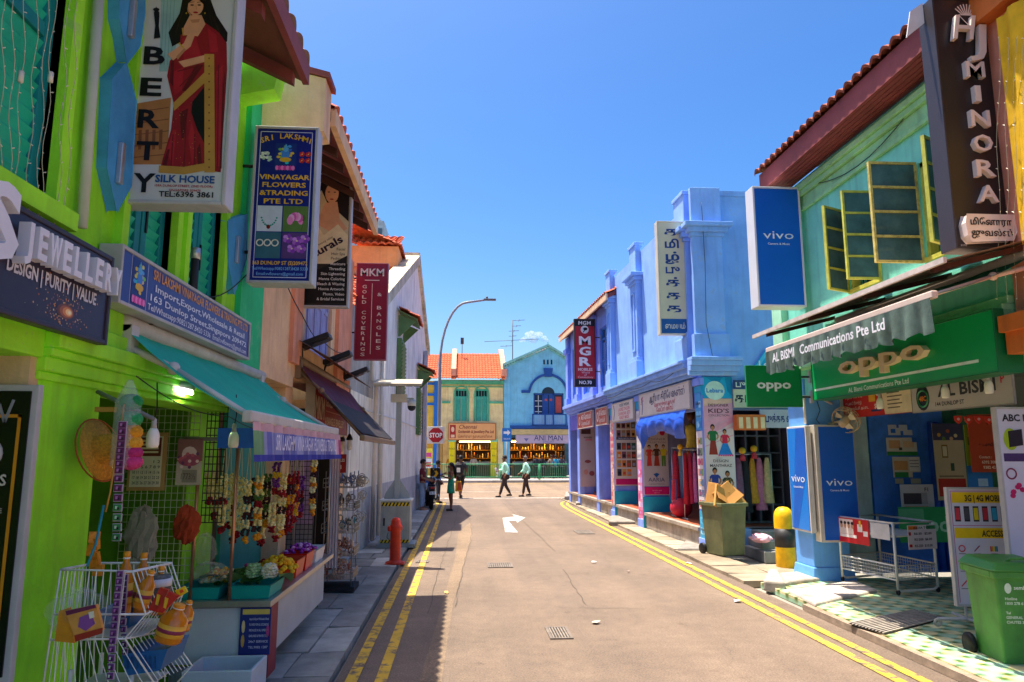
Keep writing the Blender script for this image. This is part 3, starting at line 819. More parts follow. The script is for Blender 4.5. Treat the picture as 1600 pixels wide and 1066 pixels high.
wh = thing('white_gabled_house', 'weathered white corner house with tall stepped gable and green window hoods', 'building', (-1.8, 20, 0))
wx = lambda D: -2.0 + (D - 13) * .041
def wl(pts, d0, d1): return [(wx(p[0]) + d0, p[0], p[1]) for p in pts], d1
b = B(WHITEW)
pts = [(13, .02), (27.7, .02), (27.7, 5.7), (23.5, 8.2), (15.5, 4.85), (15.42, 3.0), (13, 3.0)]
b.extr([(wx(p[0]), p[0], p[1]) for p in pts], (-.3, 0, 0))
b.box(-9, wx(27.7) - .3, 27.45, 27.7, .02, 5.7); b.box(-9, -2.2, 15.45, 15.7, .02, 4.9)
b.build('wall', wh, 1)
b = B(plaster('c9bb9c', .9, .35))
for (p, q) in (((15.4, 4.8), (23.6, 8.2)), ((23.4, 8.22), (27.85, 5.65))):
    b.extr([(wx(p[0]) + .1, p[0], p[1]), (wx(q[0]) + .1, q[0], q[1]), (wx(q[0]) + .1, q[0], q[1] + .3), (wx(p[0]) + .1, p[0], p[1] + .3)], (-.5, 0, 0))
b.build('coping', wh, 1)
b = B(TILE_R); tiles(b, (-8, 15.3, 4.75), (5.75, 0, 0), (0, 8.2, 3.35), 26, 22, .05); tiles(b, (-8, 27.9, 5.5), (5.9, 0, 0), (0, -4.4, 2.6), 26, 12, .05); b.build('roof', wh, 1)
b = B(plaster('b8b6b8', .9)); b.extr([(wx(p[0]) + .012, p[0], p[1]) for p in ((13.02, .03), (27.68, .03), (27.68, 1.15), (13.02, 1.2))], (-.011, 0, 0)); b.build('dado', wh, 1)
OLIV = mat('5f7f4a', .6, .2, 4, .1)
for (px, py, w, h) in ((648, 545, 1.5, 1.5), (664, 618, 1.2, 1.5)):
    D = 19.6 if px == 648 else 24.6
    x = wx(D); z = 1.85 + (710 - py) / 1134 * D
    f = B(OLIV); zt = z + .95
    f.hexa([(x, D - w / 2, zt - .02), (x + .5, D - w / 2, zt - .28), (x + .5, D + w / 2, zt - .28), (x, D + w / 2, zt - .02), (x, D - w / 2, zt), (x + .5, D - w / 2, zt - .24), (x + .5, D + w / 2, zt - .24), (x, D + w / 2, zt)])
    for s in (-1, 1): f.extr([(x, D + s * (w / 2 - .1), zt - .7), (x + .05, D + s * (w / 2 - .1), zt - .7), (x + .45, D + s * (w / 2 - .1), zt - .3), (x, D + s * (w / 2 - .1), zt - .12)], (0, .05, 0))
    o = f.build('window_hood', wh, 1)
    f = B(TILE_R); tiles(f, (x + .56, D + w / 2 + .1, zt - .22), (0, -w - .2, 0), (-.56, 0, .28), 7, 2, .04); f.build('hood_tile', o, 1)
    f = B(OLIV); f.box(x - .02, x + .1, D - w / 2 + .1, D + w / 2 - .1, zt - 2.3, zt - .75)
    for k in range(14): f.rbox((x + .11, D, zt - 2.2 + k * .1), (.03, w - .3, .07), (0, 30, 0))
    f.build('shutter', wh, 1)
b = B(mat('d9cfc4', .6, .1, 4)); b.tube([(wx(16.3) + .06, 16.3, 4.9), (wx(16.3) + .06, 16.3, .1)], .05); b.tube([(wx(26.9) + .06, 26.9, 5.7), (wx(26.9) + .06, 26.9, .1)], .06); b.build('downpipe', wh, 1)
b = B(plaster('b5b0b4', .7)); b.box(wx(27), wx(27) + .12, 26.2, 26.7, .03, 5.6); b.build('pilaster', wh, 1)

# ------------------------------------------------------------------ right row: blue and violet houses
RWM = MTR((XR0, 0, 0)) @ Matrix.Rotation(R(-88), 4, 'Z')
RIV = RWM.inverted()
def rf(px, py, off=0):
    q = RIV @ PR(px, py, off); return q.x, q.z
bl = thing('blue_shophouse', 'bright blue corner shophouse with plain parapet and tall pilasters', 'building', (XR0, 0, 0), -88)
b = B(BLUEW); b.box(-20.95, -14.08, 0, .28, 3.3, 7.05); b.box(-20.95, -14.08, .28, 9, 6.2, 6.35)
b.build('wall', bl)
b = B(BLUEW); b.T = RIV.copy() if False else None
fw = B(BLUEW)
fw.T = MTR((0, 13.8, 0))
wallgrid(fw, 4.71, 11, .0, 7.1, 0, .28, [(5.3, 7.0, .43, 2.72), (6.62, 6.74, 5.05, 5.5)])
fw.box(4.72, 11, -.05, .3, 7.1, 7.2)
fw.build('side_wall', bl, 1)
b = B(BLUEW)
for (a, c) in ((-14.7, -14.06), (-18.35, -17.75), (-21.05, -20.55)):
    b.box(a, c, -.14, 0, 3.72, 7.22); b.box(a - .05, c + .05, -.2, -.001, 3.72, 4.2); b.box(a - .02, c + .02, -.17, -.001, 4.2, 4.3)
    for z0, z1, o in ((6.2, 6.28, .18), (6.28, 6.38, .24), (6.38, 6.47, .32)): b.box(a - o + .14, c + o - .14, -o, -.001, z0, z1)
    b.box(a + .15, a + .2, -.17, -.14, 4.45, 6.0); b.box(c - .2, c - .15, -.17, -.14, 4.45, 6.0); b.box(a + .2, c - .2, -.17, -.14, 5.95, 6.0); b.box(a + .2, c - .2, -.17, -.14, 4.45, 4.5)
    b.box(a - .03, c + .03, -.17, .1, 7.22, 7.3)
for z0, z1, o in ((3.38, 3.46, .12), (3.46, 3.56, .2), (3.56, 3.66, .28), (3.66, 3.72, .32)): b.box(-20.95, -14.06, -o, -.001, z0, z1)
b.build('pilaster', bl, bevel=.01)
fw = B(BLUEW); fw.T = MTR((0, 13.8, 0))
fw.box(4.58, 5.2, -.12, -.001, 3.74, 7.24); fw.box(4.53, 5.25, -.18, -.0012, 3.74, 4.2)
for z0, z1, o in ((6.2, 6.28, .16), (6.28, 6.38, .22), (6.38, 6.47, .3)): fw.box(4.58 - o + .12, 5.2 + o - .12, -o, -.0015, z0, z1)
for z0, z1, o in ((3.38, 3.46, .12), (3.46, 3.56, .2), (3.56, 3.66, .28), (3.66, 3.73, .32)): fw.box(4.42, 5.35 + o * .3, -o, -.002, z0, z1)
fw.m(BLACK); fw.box(6.62, 6.74, .15, .2, 5.05, 5.5)
fw.build('corner_pilaster', bl, 1, bevel=.01)
pd = .62
def pillar(Dc, w, m, z1=3.4, d=pd, name='pillar', par=None):
    b = B(m); b.box(-Dc - w, -Dc, -.02, d, .03, z1); return b.build(name, par, bevel=.01)
pillar(13.78, .36, PURP, 3.37, .6, par=bl); pillar(18.02, .45, PURP, 3.37, par=bl); pillar(20.9, .45, PURP, 3.37, par=bl)
b = B(PURP); b.box(-20.9, -18.47, .0, .3, 2.75, 3.37); b.box(-18.02, -14.15, .0, .3, 2.75, 3.37)
for D, w in ((13.78, .36), (18.02, .45), (20.9, .45)):
    b.box(-D - w - .05, -D + .05, -.07, .02, 3.2, 3.34)
    b.box(-D - w - .03, -D + .03, -.05, pd + .03, .03, .25)
b.build('beam', bl, bevel=.01)
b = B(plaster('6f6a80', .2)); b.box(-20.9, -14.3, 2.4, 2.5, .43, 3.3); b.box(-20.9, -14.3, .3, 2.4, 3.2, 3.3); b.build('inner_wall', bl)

vi = thing('violet_shophouse', 'violet blue shophouse with red tiled roof at the street corner', 'building', (XR0, 0, 0), -88)
WV = [(-22.6, -21.55, 3.95, 5.85), (-25.3, -24.1, 3.95, 5.85), (-27.3, -26.4, 3.95, 5.85)]
b = B(PURP); wallgrid(b, -28.2, -21.1, 3.3, 6.55, 0, .28, WV); b.box(-28.2, -27.95, .28, 9, .03, 6.5); b.box(-28.2, -21.1, .28, 9, 6.3, 6.4); b.build('wall', vi)
b = B(PURP)
for D in (23.05, 25.7, 27.75):
    b.box(-D - .42, -D, -.12, 0, 3.72, 6.4); b.box(-D - .46, -D + .04, -.17, -.001, 3.72, 4.0); b.box(-D - .5, -D + .08, -.2, -.001, 5.75, 5.95)
for z0, z1, o in ((3.38, 3.46, .1), (3.46, 3.58, .18), (3.58, 3.7, .26)): b.box(-28.2, -21.1, -o, -.001, z0, z1)
b.build('pilaster', vi, bevel=.01)
for (x0, x1, z0, z1) in WV:
    f = B(mat('3f7fd6', .5, .12, 4, .06)); w = .07
    f.box(x0, x0 + w, .06, .12, z0, z1); f.box(x1 - w, x1, .06, .12, z0, z1); mid = (x0 + x1) / 2; f.box(mid - .05, mid + .05, .06, .12, z0, z1)
    for z in (z0, z0 + .8, z1 - .4, z1 - .06): f.box(x0 + w, x1 - w, .06, .12, z, z + .06)
    for k in range(int((z1 - z0 - .5) / .08)): f.rbox((mid, .09, z0 + .1 + k * .08), (x1 - x0 - .15, .012, .07), (25, 0, 0))
    o = f.build('shutter', vi)
    f = B('1a2436'); f.box(x0, x1, .13, .15, z0, z1); f.build('pane', o)
for D, w in ((22.98, .4), (26.1, .4), (27.9, .35)):
    pillar(D, w, PURP, 3.37, .5, par=vi)
b = B(VIOL); b.box(-28.2, -21.37, .0, .3, 2.75, 3.37); b.box(-23.6, -21.4, .55, .6, .43, 2.75); b.build('beam', vi)
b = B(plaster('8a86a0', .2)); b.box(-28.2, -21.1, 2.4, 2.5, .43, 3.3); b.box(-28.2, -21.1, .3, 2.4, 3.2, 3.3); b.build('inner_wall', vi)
b = B(TILE_R); V0 = RWM @ Vector((-28.5, -.32, 6.5)); U = (RWM @ Vector((-20.3, -.32, 6.5))) - V0
tiles(b, V0, U, (4.2, .15, 2.1), 38, 14, .05); b.m(SOFFIT)
q = [RWM @ Vector(p) for p in ((-28.45, -.3, 6.36), (-28.45, -.3, 6.48), (-28.45, 4, 8.6), (-28.45, 4, 8.45))]
b.extr(q, U * .99); b.m(ORANGE); b.extr([RWM @ Vector(p) for p in ((-28.47, -.33, 6.32), (-28.47, -.28, 6.32), (-28.47, -.28, 6.5), (-28.47, -.33, 6.5))], U)
b.build('roof', vi, 1)

# ------------------------------------------------------------------ right: mint green corner house
MX = 5.15
mh = thing('mint_green_shophouse', 'mint green upper storey with opened green casement windows under a corrugated eave', 'building', (MX, 0, 0), -90)
MWM = MW[mh.name]; MI = MWM.inverted()
def mf(px, py, X=MX):
    q = MI @ PX(px, py, X); return q.x, q.z
wz0 = 3.98; wz1 = 5.12
o1 = (-9.02, -8.28, wz0, wz1); o2 = (-7.42, -6.92, wz0, wz1)
b = B(MINT); wallgrid(b, -10.9, -6.2, 3.1, 6.0, 0, .28, [o1, o2]); b.box(-10.9, -6.2, .28, 8, 5.9, 6.0); b.build('wall', mh)
b = B(MINT_L); b.box(-11.25, -10.9, -.1, .3, 3.1, 6.05)
b.build('corner_pilaster', mh, bevel=.012)
b = B(MINT); b.box(-11.27, -11.02, .3, 8, .05, 6.0); b.build('side_wall', mh)
b = B(GRN_L)
for z0, z1, o in ((5.5, 5.56, .05), (5.56, 5.72, .03), (5.72, 5.8, .08), (5.8, 5.88, .12)): b.box(-11.3 - o * .5, -6.2, -o, -.001, z0, z1)
b.box(-11.35, -6.2, -.16, -.001, 3.1, 3.24); b.box(-11.35, -6.2, -.1, -.001, 3.24, 3.32)
b.build('cornice', mh, bevel=.01)
FRM = mat('c4c450', .6, .25, 9, .2, 60); GLS = mat('4a6a6c', .08, .35, 3, 0); FRMR = mat('c8b866', .8, .4, 14, .3)
for (x0, x1, z0, z1) in (o1, o2):
    f = B(FRM); f.box(x0, x0 + .05, .02, .12, z0, z1); f.box(x1 - .05, x1, .02, .12, z0, z1); f.box(x0, x1, .02, .12, z1 - .05, z1); f.box(x0, x1, -.03, .12, z0 - .02, z0 + .03)
    f.m(IRON)
    for k in range(7): xx = x0 + .08 + k * (x1 - x0 - .16) / 6; f.tube([(xx, .15, z0), (xx, .15, z1)], .008, 5)
    f.ring(((x0 + x1) / 2, .15, z0 + .3), .13, .008, 'y', 16, 5); f.m(BLACK); f.box(x0, x1, .25, .27, z0, z1)
    f.build('window_frame', mh)
def leaf(hx, ang, w, z0, z1, rusty=False, board=None):
    T = MTR((hx, -.02, 0)) @ Matrix.Rotation(R(ang), 4, 'Z')
    f = B(FRMR if rusty else FRM); f.T = T; t = .026; n = 4
    f.box(0, t, -.02, .02, z0, z1); f.box(w - t, w, -.02, .02, z0, z1)
    for k in range(n + 1): z = z0 + (z1 - z0 - t) * k / n; f.box(t, w - t, -.02, .02, z, z + t)
    o = f.build('casement', mh)
    f = B(GLS); f.T = T; f.box(t, w - t, -.004, .004, z0 + t, z1 - t)
    if board: f.m(mat(board, .8, .4, 6, .2)); f.box(t, w - t, -.012, -.006, z0 + t, z0 + (z1 - z0) / n)
    f.build('pane', o)
leaf(o1[0], -64, .42, wz0, wz1, board='b98a3c'); leaf(o1[1], -92, .42, wz0, wz1, board='cdbb85')
leaf(o2[0] - .02, -91, .56, wz0 - .02, wz1 + .02, True); leaf(o2[1], -62, .46, wz0, wz1)
b = B(TILE_B); b.T = None
tiles(b, (4.68, 10.75, 6.30), (0, -4.3, 0), (4, 0, 1.5), 22, 6, .06, .02, 8)
b.m(SOFFIT); b.box(4.73, 4.78, 6.45, 10.7, 6.0, 6.29)
for k in range(5): b.box(4.79 + k * .07, 4.85 + k * .07, 6.45, 10.65, 6.0 + .0, 6.03)
b.m(DARK); b.box(4.785, 5.15, 6.45, 10.66, 6.035, 6.06)
b.extr([(4.78, 10.65, 6.1), (4.78, 10.65, 6.25), (8.6, 10.65, 7.7), (8.6, 10.65, 7.55)], (0, -4.2, 0))
b.build('roof', mh, 1)
b = B(MINT); b.T = None; b.box(5.75, 7.7, 11.0, 11.25, .06, 3.1)
b.m(plaster('c4dcd4', .3)); b.box(5.5, 6.35, 10.95, 11.0, .06, 3.0); b.m(mat('4484e8', .6, .25, 3, .15, streak=.3)); b.box(6.38, 7.6, 10.94, 10.99, .06, 2.95)
b.m(mat('3d7a55', .7, .2, 3)); b.box(7.6, 8.2, 10.6, 11.2, .06, 3.0); b.m(plaster('9aa39a', .3)); b.box(8.2, 8.3, 5.6, 11, .06, 3); b.box(5.4, 8.3, 5.6, 10.94, 2.98, 3.08)
b.m(MINT); b.box(5.17, 5.4, 5.6, 10.9, 2.72, 3.1)
b.build('inner_wall', mh, 1)
COLB = mat('6aaaf0', .55, .12, 2, .1, 40, streak=.2)
b = B(COLB); b.taper(5.42, 10.78, .03, .22, .66, .66, .6, .6); b.box(5.14, 5.7, 10.5, 11.06, .22, 2.98); b.build('pillar', mh, 1, bevel=.012)

po = thing('pink_shophouse', 'salmon pink shophouse wall with orange trim beside the mint green one', 'building', (5.15, 3, 0))
b = B(plaster('e08f72', .3)); b.box(5.1, 5.4, 1, 6.17, 3.0, 6.6); b.box(5.4, 9, 1, 6.17, 6.4, 6.6); b.box(8.2, 8.3, 1, 5.6, .05, 3); b.build('wall', po, 1)
b = B(plaster('d9762f', .3))
for z0, z1, o in ((2.75, 2.95, .14), (2.95, 3.1, .2), (6.0, 6.3, .15), (6.3, 6.5, .25)): b.box(5.1 - o, 5.099, 1, 6.16, z0, z1)
b.build('cornice', po, 1)
b = B(mat('8a4a2a', .6, .2, 4, .1)); b.box(5.03, 5.1, 5.35, 5.85, 4.2, 5.2); b.build('shutter', po, 1, bevel=.02)
b = B(TILE_B); tiles(b, (4.66, 6.05, 6.62), (0, -5, 0), (4, 0, 1.5), 25, 6, .06); b.build('roof', po, 1)

oj = thing('orange_roofed_house', 'peach rooftop storey with orange tiled hips rising behind the maroon hanging sign', 'building', (-3, 21.5, 4))
q0, q1, q2 = PY(622, 418, 21), PY(622, 386, 21), PY(618, 372, 22.4)
b = B(plaster('e8a070', .3)); b.box(-7, q0.x - .12, 21.1, 24, 4.0, q1.z - .1); b.m(plaster('f0a060', .2)); b.box(-7.1, q0.x, 20.95, 24.1, q0.z, q1.z); b.build('wall', oj, 1)
b = B(TILE_R); tiles(b, (-7.1, 20.85, q1.z + .02), (7.15 + q0.x, 0, 0), (0, 1.7, .75), 24, 6, .05); tiles(b, (q0.x + .08, 24.1, q1.z + .02), (0, -3.2, 0), (-1.7, 0, .75), 14, 6, .05); b.build('roof', oj, 1)
# ------------------------------------------------------------------ sign helpers
def hang_sign(name, label, D, x0, x1, z0, z1, depth, frame, face, fw=.025, group='signs hung out from the upper storeys', brackets=(), bside=-2.0):
    """a lightbox standing out from a facade and facing down the street"""
    xc = (x0 + x1) / 2
    t = thing(name, label, 'sign', (xc, D, z0), 0, group)
    w, h = x1 - x0, z1 - z0
    b = B(frame); d = depth / 2
    b.box(-w / 2, -w / 2 + fw, -d, d, 0, h); b.box(w / 2 - fw, w / 2, -d, d, 0, h); b.box(-w / 2 + fw, w / 2 - fw, -d, d, 0, fw); b.box(-w / 2 + fw, w / 2 - fw, -d, d, h - fw, h)
    b.build('frame', t, bevel=.006)
    b = B(face); b.box(-w / 2 + fw, w / 2 - fw, -d + .012, d - .012, fw, h - fw); b.build('face_panel', t)
    for zb in brackets:
        b = B(IRON); e = -w / 2 if bside < xc else w / 2
        b.tube([(e, 0, zb), (bside - xc, 0, zb)], .016, 6); b.m(ALU); b.box(bside - xc - .02, bside - xc + .02, -.03, .03, zb - .09, zb + .09)
        b.build('bracket', t)
    return t, w, h, -d + .012
def wall_sign(name, label, rz, loc, w, h, depth, frame, face, fw=.025, group=None, cat='sign'):
    """board against a facade; local x runs along it, front at -y; loc = lower left corner of the back"""
    t = thing(name, label, cat, loc, rz, group)
    b = B(frame); d = depth
    b.box(0, fw, -d, 0, 0, h); b.box(w - fw, w, -d, 0, 0, h); b.box(fw, w - fw, -d, 0, 0, fw); b.box(fw, w - fw, -d, 0, h - fw, h)
    b.build('frame', t, bevel=.005)
    b = B(face); b.box(fw, w - fw, -d + .01, -.004, fw, h - fw); b.build('face_panel', t)
    return t, -d + .01
def deity(b, cx, cz, s, y):       # a small bright devotional print, generic
    b.m('17327e'); b.rect(cx - s * .36, cx + s * .36, cz - s * .5, cz + s * .5, y)
    for k in range(26):
        a = k * 2.4; r = .1 + .013 * k
        b.m(RC(['4aa3e8', '2fd0d8', 'e8c13a', '7ac04a', 'd8d060', '3a66d0'])); b.ell(cx + s * r * cos(a) * .6, cz + s * (.1 + r * sin(a) * .8), s * .07, s * .05, y - .0006 - k * .00005, 7)
    b.m('5fb4ea'); b.ell(cx, cz + s * .28, s * .09, s * .1, y - .003, 10); b.prism([(cx - s * .05, cz + s * .36), (cx + s * .05, cz + s * .36), (cx, cz + s * .48)], y - .003, y)
    b.m('3f86d8'); b.ell(cx, cz + s * .08, s * .14, s * .17, y - .0026, 10); b.m('e0b02a'); b.ell(cx, cz - s * .1, s * .2, s * .09, y - .0031, 10)
    for k in range(7): b.m('d83a9a' if k % 2 else 'f07ac0'); b.ell(cx + s * (-.27 + .09 * k), cz - s * .4, s * .06, s * .09, y - .003 - k * .0001, 8)
def blossom(b, cx, cz, r, y, cols, n=6):
    for k in range(n):
        a = 2 * PI * k / n; b.m(cols[k % len(cols)])
        b.ell(cx + r * .55 * cos(a), cz + r * .55 * sin(a), r * .45, r * .45, y - .0003 * k, 9)
    b.m('f0d890'); b.ell(cx, cz, r * .18, r * .18, y - .0025, 8)
def pxl(pts, D, t, sx=1., ox=0., oy=0.):
    I = MW[t.name].inverted()
    out = []
    for (x, y) in pts:
        q = I @ PY(ox + x / sx, oy + y / sx, D); out.append((q.x, q.z))
    return out

# ---- tall saree sign
D = 4.2
t, w, h, y = hang_sign('saree_shop_sign', 'tall lightbox picturing a woman in a red saree beside black vertical letters', D, -2.0, -1.40, 3.29, 4.86, .15, ALUP, mat('c6c7c4', .35, .06, 2, 0), brackets=(.22, 1.2), bside=-2.03)
q = lambda *p: pxl(p, D - .068, t, 2.96)
b = B()
b.m('8fb5b0'); b.flat(q((745, -60), (860, -60), (830, 120), (790, 330), (735, 330)), y - .001)
b.m('6f9c9a'); [b.line(q((760 + k * 16, -40), (742 + k * 16, 300)), .004, y - .0015) for k in range(4)]
b.m('a9713f'); b.flat(q((618, 480), (790, 450), (770, 760), (608, 760)), y - .001)
b.m('7a4a2a')
for k in range(5): b.line(q((612, 520 + k * 52), (780, 496 + k * 54)), .006, y - .0014)
for k in range(4): b.flat(q((640 + k * 32, 600), (655 + k * 32, 598), (652 + k * 32, 690), (637 + k * 32, 692)), y - .0015)
b.m('150d0c'); b.flat(q((850, -40), (960, -40), (1000, 70), (1052, 150), (1050, 190), (1015, 225), (958, 222), (950, 140), (870, 90), (850, 185), (795, 215), (778, 150), (830, 60)), y - .002)
b.m('8e1420'); b.flat(q((835, 160), (950, 105), (1012, 150), (1048, 200), (1050, 320), (1020, 797), (940, 785), (850, 803), (735, 795), (790, 600), (803, 480), (772, 350), (785, 280), (830, 240)), y - .003)
b.m('6b0d18'); [b.line(q(*p), .007, y - .0034) for p in (((820, 330), (930, 300)), ((800, 620), (790, 780)), ((860, 560), (850, 780)), ((1010, 300), (1005, 780)), ((900, 620), (900, 770)), ((830, 400), (930, 300)))]
b.m('a81c2a'); [b.flat(q(*f), y - .0032) for f in (((840, 180), (900, 150), (930, 260), (850, 280)), ((960, 130), (1000, 160), (1010, 240), (970, 240)), ((800, 330), (850, 310), (840, 420), (805, 440)), ((770, 700), (800, 600), (815, 600), (800, 770)), ((870, 640), (885, 560), (905, 640), (890, 770)), ((1000, 330), (1030, 300), (1015, 770), (1000, 770)))]
b.m('5c0a14'); [b.flat(q(*f), y - .00325) for f in (((790, 290), (805, 260), (800, 400), (785, 380)), ((905, 300), (940, 300), (860, 420), (840, 420)), ((745, 780), (775, 690), (785, 690), (765, 790)), ((830, 520), (870, 500), (850, 640), (838, 640)), ((1030, 400), (1040, 330), (1024, 780), (1016, 780)), ((910, 690), (925, 660), (935, 770), (915, 775)))]
b.m('b8863a'); [b.ell(*q((RU(790, 930), RU(430, 770)))[0], .0022, .0022, y - .0035, 5) for k in range(40)]
b.m('0d0a0a'); b.flat(q((945, 400), (945, 665), (912, 600), (884, 520), (890, 470)), y - .0036)
b.m('b98a3c'); b.flat(q((945, 250), (990, 250), (994, 797), (945, 797)), y - .004); b.flat(q((800, 478), (945, 335), (945, 385), (806, 512)), y - .004); b.flat(q((735, 765), (850, 772), (945, 755), (945, 790), (850, 806), (733, 798)), y - .0038); b.flat(q((840, 130), (950, 105), (900, 160), (845, 165)), y - .004)
b.m('7c4a28'); [b.ell(*q((967, 270 + k * 36))[0], .006, .006, y - .0045, 6) for k in range(15)]
b.m('d69a70'); b.flat(q((776, 250), (850, 200), (882, 128), (912, 132), (882, 215), (800, 280)), y - .0046); b.flat(q((825, 285), (945, 255), (945, 287), (850, 312)), y - .0046); b.flat(q((878, 70), (932, 70), (950, 112), (915, 168), (850, 160), (850, 125)), y - .0043)
c = q((905, 28))[0]; b.ell(c[0], c[1], .046, .064, y - .005, 20)
b.m('1a0c0a'); [b.ell(*q((x, 24))[0], .0105, .0048, y - .0056, 10) for x in (889, 922)]; [b.line(q((x - 11, 12), (x + 11, 9)), .0034, y - .0056) for x in (889, 922)]
b.m('a51420'); b.ell(*q((905, 58))[0], .015, .0062, y - .0056, 12); b.m('c07f58'); b.line(q((906, 26), (909, 44)), .005, y - .0056)
b.m('b87c54'); b.flat(q((866, 30), (876, 58), (890, 76), (880, 72), (868, 55)), y - .0053); b.flat(q((880, 92), (925, 88), (920, 104), (888, 106)), y - .0053); b.flat(q((815, 262), (852, 222), (860, 230), (822, 276)), y - .0053)
b.m('3a2218'); [b.line(q((x, 40 + 10 * k), (x + d_, 150 + 12 * k)), .0022, y - .0026) for k, (x, d_) in enumerate(((850, -40), (842, -30), (966, 30), (978, 50), (990, 40)))]
b.m('1a0c0a'); b.flat(q((858, 60), (862, 0), (905, -40), (948, 0), (952, 60), (940, 20), (908, -12), (872, 16)), y - .006)
b.m('c9a227'); b.ell(*q((862, 62))[0], .004, .006, y - .006, 8); b.ell(*q((948, 62))[0], .004, .006, y - .006, 8); b.line(q((826, 200), (850, 222)), .008, y - .0062)
b.build('poster', t)
b = B('101012')
for ch, zx, zy in (('L', 722, -100), ('B', 716, 250), ('E', 700, 395), ('R', 690, 542), ('T', 682, 690), ('Y', 668, 838)):
    c = q((zx, zy))[0]; b.text(ch, c[0], c[1] - .065, .115, y - .007, w=.125, bold=.03)
b.flat(q((712, 60), (722, 30), (738, 60), (735, 120), (742, 175), (712, 180), (718, 120)), y - .006); b.ell(*q((723, 45))[0], .02, .012, y - .0063, 8)
b.m('1c4f8c'); c = q((855, 845))[0]; b.text('SILK HOUSE', c[0], c[1], .045, y - .007, w=.34, bold=.03)
b.m('a01828'); c = q((850, 866))[0]; b.text('159A DUNLOP STREET, (2ND FLOOR)', c[0], c[1], .014, y - .007, w=.33, bold=.02); c = q((855, 886))[0]; b.text('SINGAPORE 209470', c[0], c[1], .014, y - .007, w=.18, bold=.02)
b.m('101012'); c = q((860, 912))[0]; b.text('TEL:6396 3861', c[0], c[1], .034, y - .007, w=.31, bold=.02)
b.build('lettering', t)

# ---- blue flower shop hanging sign
D = 6.3
t, w, h, y = hang_sign('flower_shop_sign', 'royal blue hanging lightbox with yellow words and flower photographs', D, -1.885, -1.325, 3.32, 4.77, .2, ALUP, mat('16237c', .3, .05, 2, 0), brackets=(.3, 1.1), bside=-2.05)
b = B('d8d6e8'); e = .05
for (a, c, p, r) in ((-w / 2 + e, w / 2 - e, e, e + .006), (-w / 2 + e, w / 2 - e, h - e - .006, h - e), (-w / 2 + e, -w / 2 + e + .006, e, h - e), (w / 2 - e - .006, w / 2 - e, e, h - e)): b.rect(a, c, p, r, y - .001)
deity(b, 0, h * .80, .26, y - .002)
for k in range(30): b.m(RC(['dfe8d8', 'b9d0b8', 'f0f4ea'])); b.ell(-.17 + RU(-.045, .045), h * .80 + RU(-.04, .04), .014, .011, y - .002 - k * .00005, 6)
for dx, dz in ((-.025, .03), (.03, .03), (-.025, -.03), (.03, -.03)): blossom(b, .17 + dx, h * .80 + dz, .026, y - .002, ['c8241e', 'e04a30'], 5)
zb, zt = h * .155, h * .485; mid = (zb + zt) / 2
b.m('cfd6e0'); b.rect(-w / 2 + .06, -.005, mid + .004, zt, y - .001); b.m('5e7f3a'); b.rect(.005, w / 2 - .06, mid + .004, zt, y - .001); b.m('3a6a78'); b.rect(-w / 2 + .06, -.005, zb, mid - .004, y - .001); b.m('5a3a78'); b.rect(.005, w / 2 - .06, zb, mid - .004, y - .001)
b.m('1f9a8a'); [b.ell(-.115 + .07 * cos(R(200 + k * 14)), mid + .165 + .11 * sin(R(200 + k * 14)), .009, .009, y - .002, 7) for k in range(11)]; b.m('7a1414'); b.ell(-.118, mid + .045, .018, .02, y - .0024, 8)
for k in range(7): b.m(['f08ac0', 'e05aa8', 'f8b0d8'][k % 3]); a = R(20 + k * 24); b.ell(.115 + .05 * cos(a), mid + .09 + .055 * sin(a), .028, .04, y - .002 - .0003 * k, 9)
b.m('4a6a2a'); b.line([(.17, mid + .02), (.19, mid + .14)], .007, y - .002); b.ell(.185, mid + .13, .016, .03, y - .0022, 8)
for k in range(3): b.m('e8e4d0'); b.ring((-.185 + k * .065, y - .003, mid - .1), .028, .006, 'y', 14, 5)
for dx, dz in ((.05, -.06), (.13, -.08), (.2, -.06), (.09, -.15), (.17, -.15)): blossom(b, .005 + dx, mid + dz, .045, y - .002, ['b060c8', '8a3ab0', 'd08ae0'], 5)
b.build('poster', t)
b = B('f0b81c')
for k, ch in enumerate('SRI LAKSHMI'):
    if ch != ' ': a = (k - 5) / 5; b.text(ch, a * .205, h * .905 + .045 * (1 - a * a) - .02, .05, y - .002, bold=.02, rot=-a * 14)
for s, z, ww in (('VINAYAGAR', .655, .44), ('FLOWERS', .605, .38), ('&TRADING', .553, .42), ('PTE LTD', .5, .34)): b.text(s, 0, h * z, .046, y - .002, w=ww, bold=.022)
b.text('163 DUNLOP ST (S)209472', 0, h * .115, .034, y - .002, w=.47, bold=.02)
b.m('7fb0e8'); b.text('Tel/Whatsapp:90821287,8420 5338', 0, h * .082, .028, y - .002, w=.48, bold=.01); b.text('Email:vvflowers@gmail.com', 0, h * .05, .028, y - .002, w=.4, bold=.01)
b.build('lettering', t)

